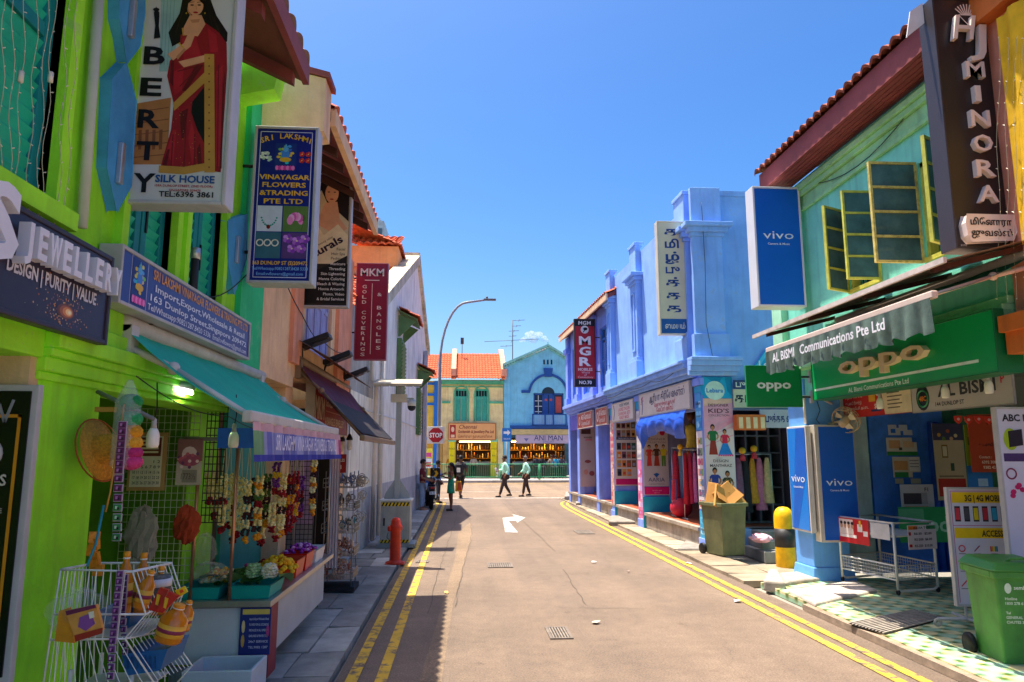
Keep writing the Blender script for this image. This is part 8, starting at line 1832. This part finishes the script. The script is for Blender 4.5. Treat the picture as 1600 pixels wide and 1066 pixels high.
b = B(FB, T); [b.ring((0, 0, dz), rr, .005, 'z', 24, 5) for rr, dz in ((.2, 0), (.19, .05), (.19, -.05), (.12, .07), (.06, .08))]; [b.tube([(.06 * cos(k * PI / 10), .06 * sin(k * PI / 10), .08), (.19 * cos(k * PI / 10), .19 * sin(k * PI / 10), .05), (.19 * cos(k * PI / 10), .19 * sin(k * PI / 10), -.05)], .003, 4) for k in range(20)]; b.build('cage', t)
b = B(mat('d8c8a8', .4), T)
for k in range(3): a = k * 2 * PI / 3; b.face([(0, 0, 0), (.17 * cos(a), .17 * sin(a), .02), (.17 * cos(a + .8), .17 * sin(a + .8), -.02)])
b.build('blade', t); b = B(FB, T); b.lathe([(.05, .09), (.06, .0), (.055, -.14), (0, -.16)], (0, 0, 0), 14); b.build('motor', t); b = B(FB); b.tube([(0, .02, 0), (-.12, .2, -.05), (-.12, .28, -.05)], .02, 6); b.build('bracket', t)
b = B(WHITEP); b.tube([(5.12, 10.46, 2.3), (5.12, 10.46, 2.72), (5.32, 10.46, 2.72), (5.55, 10.46, 2.6)], .02, 6); b.m(BLACK); b.tube([(5.3, 10.45, 2.7), (5.34, 10.42, 2.5), (5.28, 10.43, 2.36), (5.33, 10.44, 2.3)], .006, 5); b.build('white_conduit', None, label='bent white conduit and loose cable on the blue pillar', cat='conduit')
# torn papers and posters inside
def sheet3(name, label, px0, py0, px1, py1, D, face, cat, arts=(), texts=(), th=.008, group=None):
    a, c = PY(px0, py1, D), PY(px1, py0, D); t = thing(name, label, cat, (a.x, D, a.z), 0, group); w, h = c.x - a.x, c.z - a.z; b = B(mat(face, .6, .08, 3, 0)); b.box(0, w, -th, 0, 0, h); b.build('sheet', t)
    if arts:
        b = B()
        for k, (x0, x1, z0, z1, c_) in enumerate(arts): b.m(c_); b.rect(x0 * w, x1 * w, z0 * h, z1 * h, -th - .001 - .0004 * k)
        b.build('print', t)
    if texts:
        b = B()
        for s, x, z, hh, c_ in texts: b.m(c_); b.text(s, x * w, z * h, hh * h, -th - .006, bold=.02, w=None)
        b.build('lettering', t)
    return t, w, h
sheet3('torn_notice', 'torn white notice remnants high on the blue door', 1388, 664, 1424, 680, 10.92, 'c8ccd4', 'notice', ((.1, .3, .2, .6, '2f6fd0'), (.5, .62, .0, .4, '2f6fd0'), (.8, 1, .5, 1, '2f6fd0'), (.35, .45, .7, 1, '2f6fd0')), group='notices on the blue door')
sheet3('torn_notice', 'ticket poster with green band on the blue door', 1386, 684, 1431, 712, 10.92, 'd8d2c4', 'notice', ((0, 1, 0, .22, '2f8a4a'), (.08, .45, .4, .85, 'd8a878'), (.55, .9, .45, .8, 'e0c098'), (.85, 1, .75, 1, '2f6fd0'), (.4, .5, .3, .45, '4a4a3a')), group='notices on the blue door')
sheet3('torn_notice', 'lower ticket poster with green corner and white table on the blue door', 1396, 714, 1436, 746, 10.92, 'd4ccba', 'notice', ((.05, .55, 0, .25, '2f8a4a'), (.05, .55, .35, .8, 'd8a068'), (.6, 1, .3, 1, 'e0dcd8'), (.62, .95, .8, .84, '8a8a90'), (.62, .95, .65, .69, '8a8a90'), (.62, .95, .5, .54, '8a8a90'), (.7, 1, 0, .25, '2f6fd0')), group='notices on the blue door')
sheet3('torn_notice', 'small yellowed scraps at the bottom of the blue door', 1399, 748, 1438, 756, 10.92, 'b8b4a0', 'notice', ((.32, .6, 0, 1, '2f6fd0'),), group='notices on the blue door')
sheet3('phone_advert', 'white cardboard advert picturing a silver phone leaning on the blue door', 1409, 757, 1457, 800, 10.6, 'c4c2cc', 'advert', ((.08, .62, .28, .68, '4a4450'), (.62, .8, .28, .7, 'a8a4b0'), (.1, .8, .05, .22, 'd8a890')), (('F1', .78, .75, .14, '2a2a3a'),))
t, w, h = sheet3('green_board', 'translucent green board with pale rounded letters leaning under the phone advert', 1407, 792, 1490, 848, 10.3, '2f9a58', 'board', ((0, .45, .62, .95, '5fae7a'),), (('odd', .78, .3, .45, 'a8d8b8'),)); 
b = B(mat('2f5fd0', .5, .1, 3)); [b.tube([(PY(px, 700, 10.88).x, 10.88, .1), (PY(px, 700, 10.88).x, 10.88, 2.35)], .05, 8) for px in (1457, 1468)]; b.build('blue_pipe', None, label='pair of blue pipes boxed beside the door notices', cat='pipe')
t, w, h = sheet3('phone_poster', 'tall beige poster with phone pictures on the dark green post', 1466, 662, 1502, 782, 10.55, 'cdb896', 'poster', ((0, 1, .78, 1, '4a4a66'), (.25, .45, .55, .72, '8a6a2a'), (.28, .42, .57, .7, 'e8dcc0'), (.05, .95, .05, .28, 'c83a30'), (.5, .62, .38, .48, '3a5a4a'), (.1, .9, .3, .32, '8a7a60')))
b = B(); [(b.m(c_), b.ell(x * w, z * h, .03, .03, -.012 - .0003 * k, 8)) for k, (x, z, c_) in enumerate(((.2, .85, 'd8a84a'), (.5, .9, 'c86a3a'), (.75, .84, 'e8d8a0'), (.6, .8, 'd8b08a'), (.35, .8, '6a8a4a')))]; b.build('dot', t)
t, w, h = sheet3('red_poster', 'rust red shop poster with black heading and Tamil line', 1519, 648, 1582, 738, 9.0, 'b2421c', 'poster', ((.86, 1, 0, .6, 'd8b030'),), (('Mobile', .62, .83, .1, '1a1410'), ('உடனடி சர்வீஸ்', .5, .45, .05, '1a1410'), ('Contact :', .3, .24, .045, 'e8c8a8'), ('6392 3081', .38, .15, .05, 'f0d0b0'), ('9382 4211', .4, .06, .05, 'f0d0b0')))
sheet3('yellow_green_poster', 'yellow green poster edge behind the rust red poster', 1511, 664, 1524, 728, 9.3, '9ab03a', 'poster', ((.2, .8, .5, .7, '5a7a2a'),)); sheet3('blue_poster', 'blue poster low behind the rust red poster', 1514, 728, 1548, 768, 9.2, '2f7ac0', 'poster', ((.4, .8, .2, .5, 'a8c8e0'),))
for k in range(5):
    q = PY(1497 + k * 16, 655 + (k % 2), 8.4); t = thing('red_pennant', ['outermost', 'second', 'third', 'fourth', 'innermost'][k] + ' small red pennant counted from the dark green post', 'pennant', q, 0, 'red pennants on a string'); b = B(mat('d8381c', .6, .15, 9)); b.prism([(-.055, .04), (.055, .04), (.045, -.02), (.0, -.06), (-.045, -.02)], -.004, .004); b.build('cloth', t); b = B('f0b0a0'); b.ell(0, 0, .02, .018, -.006, 8); b.build('print', t)
b = B(BLACK); b.tube([PY(1485, 645, 8.4), PY(1530, 650, 8.4), PY(1580, 648, 8.4)], .003, 4); b.build('string', None, label='dark string carrying the red pennants', cat='string')
# white wire cart
A_, B_, C_, D_ = [PZ(px, py, .06) for px, py in ((1317, 908), (1404, 930), (1466, 925), (1378, 902))]
zt = PY(1392, 818, B_.y).z
t = thing('wire_display_cart', 'white wire display cart with two wire trays on castors outside the shop', 'display cart', ((A_.x + C_.x) / 2, (A_.y + C_.y) / 2, .06)); WR = steelp('e0dcd4', .35); up = lambda p, z: Vector((p.x, p.y, z))
b = B(WR)
for p in (A_, B_, C_, D_): b.tube([up(p, .12), up(p, zt)], .018, 8)
for z in (zt, zt - .17): b.tube([up(p, z) for p in (A_, B_, C_, D_)], .015, 8, closed=True)
for z in (.42, .24): b.tube([up(p, z) for p in (A_, B_, C_, D_)], .011, 6, closed=True)
for p, q in ((B_, C_), (A_, D_)): b.tube([up(p, .13), up(p.lerp(q, .1), .1), up(p.lerp(q, .9), .1), up(q, .13)], .016, 8)
b.build('frame', t, 1)
b = B(WR)
for p, q in ((A_, B_), (B_, C_), (C_, D_), (D_, A_)):
    n = int((p - q).length / .05)
    for k in range(1, n): f = p.lerp(q, k / n); b.tube([up(f, .24), up(f, .42)], .003, 4)
    for k in range(1, 4): b.tube([up(p, .24 + k * .045), up(q, .24 + k * .045)], .003, 4)
for k in range(1, 24): b.tube([up(A_.lerp(B_, k / 24), .24), up(D_.lerp(C_, k / 24), .24)], .003, 4)
b.build('wire_tray', t, 1)
b = B(mat('c8c8cc', .5)); b.face([up(p, zt - .16) for p in (A_, B_, C_, D_)]); b.build('tray_sheet', t, 1)
for p in (A_, B_, C_, D_): b = B(BLACK); b.ring((p.x, p.y, .09), .025, .014, 'x', 12, 6); b.tube([up(p, .09), up(p, .14)], .01, 6); b.build('castor', t, 1)
def skewboard(name, label, p, q, z0, z1, face, cat, off=.02):
    d = Vector((q.x - p.x, q.y - p.y, 0)); L_ = d.length; ang = math.degrees(math.atan2(d.y, d.x)); n = Vector((d.y, -d.x, 0)).normalized() * off
    tt = thing(name, label, cat, Vector((p.x, p.y, z0)) + n, ang); b = B(mat(face, .45, .06, 3, 0)); b.box(0, L_, -.006, 0, 0, z1 - z0); b.build('sheet', tt); return tt, L_, z1 - z0
tt, L_, hh = skewboard('red_offer_board', 'red phone offer board with smiling faces on the side of the wire cart', A_.lerp(B_, .02), A_.lerp(B_, .6), zt - .34, zt + .0, 'c01c24', 'board')
b = B('e8d0c8'); b.rect(.02, L_ * .5, hh * .35, hh * .95, -.007); [(b.m('c89070'), b.ell(.07 + k * .075, hh * .68, .028, .035, -.0075, 10), b.m('241814'), b.ell(.07 + k * .075, hh * .8, .03, .022, -.008, 10)) for k in range(4)]; b.m('f0e0dc'); b.rect(.03, L_ * .6, hh * .22, hh * .34, -.0082); b.rect(L_ * .64, L_ * .8, hh * .5, hh * .8, -.0076); b.rect(L_ * .82, L_ * .96, hh * .35, hh * .55, -.0076); b.m('e8b020'); b.rect(L_ * .7, L_ * .76, hh * .7, hh * .95, -.0084); b.build('print', tt)
b = B('c8c4c8'); b.T = MW[tt.name]; b.rect(L_ * 1.05, L_ * 1.62, hh * .35, hh * .95, -.004); b.build('white_card', None, label='blank white card behind the red offer board on the cart', cat='card')
tt, L_, hh = skewboard('price_board', 'white price board with orange and green heading on the end of the cart', B_.lerp(C_, .3), B_.lerp(C_, 1.02), zt - .34, zt - .03, 'd8c8cc', 'board', .03)
b = B('e07a2a'); b.rect(.01, L_ * .33, hh * .82, hh * .97, -.007); b.m('e4e0dc'); b.rect(L_ * .33, L_ * .66, hh * .82, hh * .97, -.007); b.m('2f8a4a'); b.rect(L_ * .66, L_ - .01, hh * .82, hh * .97, -.007); b.m('c02030'); b.rect(.01, .05, hh * .58, hh * .72, -.007); b.rect(.01, .06, hh * .1, hh * .22, -.007); b.build('print', tt); b = B('2a2438'); b.text('INDIA TOP', L_ * .5, hh * .84, hh * .1, -.009, w=L_ * .6, bold=.02); [b.text(s, L_ * .52, hh * z, hh * .1, -.009, w=L_ * .62, bold=.02) for s, z in (('RS-30   $2.00', .6), ('RS-200  $6.00', .36), ('RS-250  $10.00', .1))]; b.build('lettering', tt)
# sign stands at the shop
def stand_board(name, label, px0, py0, px1, py1, D, rz, face, cat='sign stand'):
    a, c = PY(px0, py1, D), PY(px1, py0, D); t = thing(name, label, cat, (a.x, D, .06), rz); w, z0, z1 = c.x - a.x, a.z - .06, c.z - .06
    b = B(ALUP); b.box(-.02, 0, -.03, .03, z0 - .02, z1 + .02); b.box(w, w + .02, -.03, .03, z0 - .02, z1 + .02); b.box(0, w, -.03, .03, z0 - .02, z0); b.box(0, w, -.03, .03, z1, z1 + .02); [b.tube([(x, 0, .05), (x, 0, z0)], .014, 6) for x in (.08, w - .08)]; b.tube([(-.22, 0, .07), (w + .1, 0, .07)], .018, 6); b.tube([(.1, -.25, .07), (.1, .3, .07)], .016, 6); b.build('frame', t)
    b = B(mat(face, .4, .05, 2, 0)); b.box(0, w, -.02, .02, z0, z1); b.build('face_panel', t); b = B(mat('c8bca8', .5)); b.ring((-.22, 0, .035), .03, .016, 'y', 12, 6); b.ring((w + .1, 0, .035), .03, .016, 'y', 12, 6); b.build('castor', t); return t, w, z0, z1
t, w, z0, z1 = stand_board('accessories_board', 'white accessories board with two yellow heading bars on a wheeled stand', 1496, 764, 1612, 944, 7.6, -6, 'cfcbdc'); y = -.022
hh = z1 - z0; b = B('c0388a'); b.line([(.02, z1 - .02), (w - .02, z1 - .02)], .006, y); b.line([(.02, z1 - hh * .32), (w - .02, z1 - hh * .32)], .006, y); b.line([(.02, z0 + .02), (.02, z1 - .02)], .006, y); b.m('e8c010'); b.rect(.03, w - .02, z1 - hh * .12, z1 - .03, y); b.rect(.03, w - .02, z1 - hh * .43, z1 - hh * .34, y)
cols = ['c83a4a', '4a4a52', 'd8c020', 'b83040', '2a9ac8', '3a3440', '5a2f6a', '4a3a44', '1f8ac0']
for k in range(9): x = .05 + k * (w - .1) / 9; b.m('2a2630'); b.rect(x - .002, x + .058, z1 - hh * .285, z1 - hh * .15, y - .0004); b.m(cols[k]); b.rect(x + .004, x + .052, z1 - hh * .27, z1 - hh * .165, y - .001)
for k in range(14):
    x = .08 + (k % 5) * (w - .14) / 5 + RU(0, .02); z = z1 - hh * (.52 + .15 * (k // 5)); b.m(RC(['3a3a44', 'c83a4a', '4a8ab0', '8a3a5a', '5a5a60']))
    if k % 3 == 0: b.ring((x, y - .003, z), .032, .006, 'y', 14, 4)
    elif k % 3 == 1: b.line([(x - .03, z - .03), (x + .03, z + .03)], .012, y - .001)
    else: [(b.m(c_), b.rect(x - .04 + j * .016, x - .026 + j * .016, z - .03, z + .025, y - .001 - .0002 * j)) for j, c_ in enumerate(('c83a3a', 'd8902a', 'd8c84a', '4a9a5a', '3a7ab0'))]
    b.m('6a6a74'); b.rect(x - .035, x + .035, z - .058, z - .05, y - .001)
b.build('picture', t); b = B('3a3024'); b.text('3G | 4G MOBILES | TABS', w * .5, z1 - hh * .105, hh * .055, y - .003, w=w * .66, bold=.03); b.text('ACCESSORIES', w * .52, z1 - hh * .415, hh * .055, y - .003, w=w * .4, bold=.03); b.build('lettering', t)
t, w, z0, z1 = stand_board('mobile_watch_board', 'tall white board picturing a lime smart watch behind the accessories board', 1579, 640, 1660, 880, 6.9, 0, 'd2cdde'); hh = z1 - z0; b = B('a8c020'); b.ell(.12, z1 - .3, .075, .11, y, 16); b.m('2a2430'); b.hexa([(.1, y - .01, z1 - .38), (.24, y - .01, z1 - .36), (.24, y, z1 - .36), (.1, y, z1 - .38), (.1, y - .01, z1 - .22), (.24, y - .01, z1 - .2), (.24, y, z1 - .2), (.1, y, z1 - .22)]); b.m('4a3468'); b.rect(.03, .3, z1 - .52, z1 - .44, y); b.m('8a3050'); b.ring((.09, y - .002, z1 - .64), .05, .008, 'y', 14, 4); b.m('c02060'); [b.ell(.1 + RU(-.06, .2), z1 - .8 + RU(-.08, .05), .03, .025, y - .001 - .0003 * k, 8) for k in range(8)]; b.build('picture', t); b = B('2a2a34'); b.text('ABC MOBILES', .05, z1 - .12, .07, y - .003, 'L', bold=.03); b.build('lettering', t)
# wheelie bins
def wheelie(label, loc, rz, col, w=.56, d=.6, h=.93, lid=True):
    t = thing('wheelie_bin', label, 'wheelie bin', loc, rz, 'wheelie bins'); M_ = mat(col, .5, .22, 4, .12, 40, streak=.6); b = B(M_)
    wb, db = w * .78, d * .74; zt = h * .9
    b.hexa([(-wb / 2, -db / 2, .02), (wb / 2, -db / 2, .02), (wb / 2, db / 2, .02), (-wb / 2, db / 2, .02), (-w / 2 + .03, -d / 2 + .03, zt), (w / 2 - .03, -d / 2 + .03, zt), (w / 2 - .03, d / 2 - .03, zt), (-w / 2 + .03, d / 2 - .03, zt)]) if lid else None
    if not lid:
        o = [(-wb / 2, -db / 2, .02), (wb / 2, -db / 2, .02), (wb / 2, db / 2, .02), (-wb / 2, db / 2, .02), (-w / 2 + .03, -d / 2 + .03, zt), (w / 2 - .03, -d / 2 + .03, zt), (w / 2 - .03, d / 2 - .03, zt), (-w / 2 + .03, d / 2 - .03, zt)]
        b.add(o, [(0, 3, 2, 1), (0, 1, 5, 4), (1, 2, 6, 5), (2, 3, 7, 6), (3, 0, 4, 7)]); b.box(-w / 2 + .06, w / 2 - .06, -d / 2 + .06, d / 2 - .06, zt - .12, zt - .1)
    b.build('body', t, bevel=.02, seg=3)
    b = B(M_); e = .02
    for (x0, x1, y0, y1) in ((-w / 2, w / 2, -d / 2, -d / 2 + .06), (-w / 2, w / 2, d / 2 - .06, d / 2), (-w / 2, -w / 2 + .06, -d / 2 + .06, d / 2 - .06), (w / 2 - .06, w / 2, -d / 2 + .06, d / 2 - .06)): b.box(x0, x1, y0, y1, zt - .03, zt + .035)
    b.build('rim', t, bevel=.01)
    if lid:
        b = B(mat(col, .4, .1, 3, .05, 60)); b.hexa([(-w / 2 - .02, -d / 2 - .03, zt + .036), (w / 2 + .02, -d / 2 - .03, zt + .036), (w / 2 + .02, d / 2 + .02, zt + .036), (-w / 2 - .02, d / 2 + .02, zt + .036), (-w / 2 + .05, -d / 2 + .04, h + .02), (w / 2 - .05, -d / 2 + .04, h + .02), (w / 2 - .05, d / 2 - .04, h + .035), (-w / 2 + .05, d / 2 - .04, h + .035)]); l = b.build('lid', t, bevel=.02, seg=3); b = B(mat(col, .4)); b.tube([(-.08, -d / 2 + .12, h + .02), (-.07, -d / 2 + .06, h + .05), (.07, -d / 2 + .06, h + .05), (.08, -d / 2 + .12, h + .02)], .012, 6); b.build('lid_handle', l)
    b = B(M_); b.tube([(-w / 2 + .06, d / 2 + .05, zt + .0), (w / 2 - .06, d / 2 + .05, zt + .0)], .018, 8); [b.box(x - .015, x + .015, d / 2 - .02, d / 2 + .06, zt - .03, zt + .02) for x in (-w / 2 + .08, w / 2 - .08)]; b.build('handle', t)
    for s in (-1, 1): b = B(BLACK); b.lathe([(.02, -.025), (.09, -.025), (.1, -.012), (.1, .012), (.09, .025), (.02, .025)], (0, 0, 0), 20); b.v = [Vector((v.z + s * (wb / 2 + .05), v.x + db / 2 + .03, v.y + .1)) for v in b.v]; b.build('wheel', t)
    return t, w, d, h
q = PZ(1563, 1046, 0); t, w, d, h = wheelie('green wheelie bin with a closed lid and white stencilled lettering', (q.x + .3, q.y + .2, .0), -8, '4a8a3c', .54, .56, .88)
b = B('d8e8d0'); T = MTR((0, -d / 2 * .86 + .0, 0)); tl = math.atan2(d / 2 - .03 - d * .37, .86)
T2 = MTR((0, -d * .37 - .006, .02)) @ Matrix.Rotation(tl, 4, 'X'); b.ell(-.14, .66, .03, .045, 0, 14); b.v = [T2 @ v for v in b.v]; [b.text(s, x, z, hh, 0, 'L', T=T2, bold=.02) for s, x, z, hh in (('sembcorp', -.09, .65, .035), ('Hotline', -.17, .56, .025), ('1800 278 6135', -.17, .52, .025), ('Tel', -.17, .44, .022), ('GENERAL WASTE', -.17, .40, .024), ('CHUTES 37', -.17, .36, .024))]; b.m('4a8a3c'); b.flat([(-.16, .63), (-.145, .63), (-.12, .69), (-.135, .69)], 0); b.build('lettering', t)
q = PZ(1142, 872, .04); bq, w, d, h = wheelie('olive wheelie bin with an open top stuffed with cardboard', (q.x + .02, q.y + .32, .05), 18, '6a6c4a', .60, .66, 1.0, lid=False)
for k, (dx, dy, dz, sz, rot, lb) in enumerate(((-.08, -.12, .95, (.34, .04, .42), (-12, 25, 10), 'flat cardboard sheet leaning at the front of the olive bin'), (.1, -.05, .95, (.4, .05, .5), (-18, -35, -8), 'large folded carton lying across the olive bin'), (-.12, .1, 1.0, (.3, .2, .4), (8, 12, 30), 'open carton standing at the back of the olive bin'), (.16, .14, .95, (.3, .04, .36), (10, -20, 40), 'small carton flap behind the large carton'))):
    t = thing('cardboard_box', lb, 'cardboard', (bq.location.x + dx, bq.location.y + dy, bq.location.z + dz), 20, 'cardboard in the olive bin'); b = B(mat('c8904a', .8, .15, 5, .15)); b.rbox((0, 0, .06), sz, rot); b.build('carton', t, bevel=.006); b = B(mat('b07a3a', .8)); b.rbox((.02, -.02, .1), (sz[0] * .9, sz[1] * .3, sz[2] * .6), (rot[0] - 25, rot[1], rot[2])); b.build('flap', t)
q = PZ(1228, 887, .05); t = thing('bollard', 'round yellow bollard with a black band and domed top', 'bollard', (q.x + .03, q.y + .05, .04)); b = B(mat('f0b408', .45, .22, 7, .1, 40, streak=.35)); b.lathe([(.15, 0), (.155, .02), (.155, .80), (.145, .86), (.115, .92), (.07, .955), (0, .965)], (0, 0, 0), 28); b.build('body', t); b = B(mat('2c2a28', .5, .3, 7, streak=.3)); b.lathe([(.157, .33), (.157, .62)], (0, 0, 0), 28); b.build('band', t)
q = PY(1194, 838, 12.8); crumple('pink_bag', 'crumpled pink plastic bag lying on the steps', (q.x, 12.95, .36), (.2, .16, .075), mat('f0b4c4', .5, .15, 6, .2), n=7, seed=21)
# kerb stones and broken slabs
def block(label, pts, h, m, name='kerb_stone', z0=.0):
    g_ = [PZ(p[0], p[1], 0) for p in pts]; b = B(m); b.hexa([(p.x, p.y, z0 - .02) for p in g_] + [(p.x, p.y, h) for p in g_]); return b.build(name, None, bevel=.035, seg=3, label=label, cat='kerb stone', group='stones along the right kerb')
STN = mat('8d857b', .9, .3, 5, .4, 40, streak=.3)
block('concrete step block at the foot of the corner pillar', [(1058, 864), (1106, 865), (1112, 852), (1072, 850)], .09, STN); block('concrete step block below the middle pillar', [(951, 822), (994, 822), (992, 812), (955, 812)], .12, STN); block('concrete step block below the violet pillar', [(900, 792), (929, 790), (924, 784), (899, 785)], .14, STN); block('stone block carrying the slim grey pole', [(882, 782), (908, 779), (903, 772), (884, 774)], .16, STN)
block('whitewashed broken kerb block beside the yellow bollard', [(1193, 922), (1228, 925), (1216, 903), (1202, 902)], .13, mat('aaa092', .9, .3, 6, .4, 40)); block('long whitewashed kerb stone leading to the blue pillar', [(1226, 920), (1284, 912), (1276, 900), (1218, 904)], .09, mat('a89e90', .9, .3, 6, .4, 40))
block('broken white painted slab at the edge of the tiles', [(1231, 930), (1274, 952), (1372, 930), (1336, 914)], .075, mat('b8aca0', .85, .4, 5, .4, 30), 'painted_slab')
grate('long iron drain grating crossing the tiled forecourt', (0, 0), .1, .1); SC.objects.remove if False else None
o = [x for x in SC.objects if x.get('label') == 'long iron drain grating crossing the tiled forecourt'][0]
for ch in list(o.children): bpy.data.objects.remove(ch)
gp4 = [PZ(p[0], p[1], .045) for p in ((1325, 974), (1383, 991), (1478, 966), (1428, 953))]; o.location = ((gp4[0].x + gp4[2].x) / 2, (gp4[0].y + gp4[2].y) / 2, .06); MW[o.name] = MTR(o.location)
b = B(mat('b0a496', .5, .3, 8, .2))
for k in range(11):
    f0, f1 = (k + .2) / 11, (k + .62) / 11; a, c = gp4[0].lerp(gp4[1], f0), gp4[0].lerp(gp4[1], f1); d, e = gp4[3].lerp(gp4[2], f0), gp4[3].lerp(gp4[2], f1); b.hexa([a, c, e, d] + [p + Vector((0, 0, .012)) for p in (a, c, e, d)])
b.build('bar', o, 1); b = B(K('2a241e', .9)); b.face([p - Vector((0, 0, .004)) for p in gp4]); b.build('pit', o, 1)
# yellow cloth and lights at the far right
b = B(mat('e0b010', .8, .15, 6, .1)); pts = [(4.95, 5.95, 4.0), (4.95, 5.3, 4.0), (4.95, 5.3, 6.3), (4.95, 5.95, 6.3)]
vs = []; n = 14
for i in range(n + 1):
    u = i / n
    for z in (3.7, 5.9): vs.append((4.97 + .03 * sin(i * 1.4), 5.86 - .8 * u, z))
b.smooth = True; b.add(vs, [(2 * i, 2 * i + 2, 2 * i + 3, 2 * i + 1) for i in range(n)]); b.build('yellow_drape', None, label='yellow cloth drape hanging on the salmon pink wall', cat='drape')
for k in range(4):
    pts = [PX(1560 + k * 13 + 3 * sin(i + k), 60 + i * 34, 4.92) for i in range(13)]; t = thing('fairy_light_string', ['fairy light string closest to the black sign', 'second fairy light string from the black sign', 'third fairy light string from the black sign', 'fairy light string furthest from the black sign'][k], 'light string', pts[-1], 0, 'fairy light strings on the salmon wall'); b = B(WIRE); b.tube(pts, .002, 4); b.build('wire', t, 1); b = B(mat('e8e0c0', .4)); [b.tube([p, p + Vector((-.004, RU(-.02, .02), .012))], .003, 4) for p in pts]; b.build('bulb', t, 1)
p0 = PX(1255, 290, 5.1); p1 = PX(1447, 140, 5.1); b = B(BLACK); b.tube([p0.lerp(p1, i / 10) - Vector((0, 0, .3 * sin(PI * i / 10))) for i in range(11)], .006, 5); b.build('cable', None, label='slack black cable strung across the mint wall', cat='cable')
# loose cables and pipes along the facades
def wire(label, pts, r=.006, sag=.12, m=BLACK, cat='cable'):
    out = []
    for p, q in zip(pts[:-1], pts[1:]): out += [Vector(p).lerp(Vector(q), i / 8) - Vector((0, 0, sag * sin(PI * i / 8))) for i in range(8)]
    b = B(m); b.tube(out + [Vector(pts[-1])], r, 5); b.build('cable' if cat == 'cable' else 'pipe', None, label=label, cat=cat)
W3 = lambda D, o, z: (xr(D) - o, D, z)
wire('thin black cable looping under the cornice of the blue shophouse', [W3(14.4, .36, 3.5), W3(16, .36, 3.48), W3(18, .38, 3.5), W3(20.6, .36, 3.46), W3(23, .34, 3.44)], .007, .07)
wire('grey cable hanging down the corner pilaster of the blue shophouse', [(4.78, 13.6, 6.9), (4.80, 13.6, 5.6), (4.77, 13.6, 4.4), (4.85, 13.55, 3.75)], .006, 0, IRON)
wire('black cable dipping from the blue flower sign to the green wall', [(-1.9, 6.25, 3.4), (-1.97, 5.2, 3.0), (-1.95, 4.3, 2.62)], .005, .1)
wire('cable swagged across the peach orange house front', [(-1.95, 7.2, 4.0), (-1.93, 8.6, 3.5), (-1.95, 10.2, 3.4), (-1.93, 12.3, 3.6)], .006, .08)
wire('white conduit running along the top of the white wall', [(wx(13.2) + .03, 13.2, 2.7), (wx(19) + .03, 19, 2.75), (wx(27) + .03, 27, 2.72)], .014, 0, WHITEP, 'pipe')
wire('long grey cable hanging from the beam over the garlands', [(-1.9, 4.3, 2.3), (-1.7, 5.4, 2.12), (-1.62, 6.6, 2.1), (-1.66, 8.2, 2.1)], .004, .06, IRON)
for o in [x for x in SC.objects if x.type == 'MESH' and x.parent is not None]: split_pieces(o)
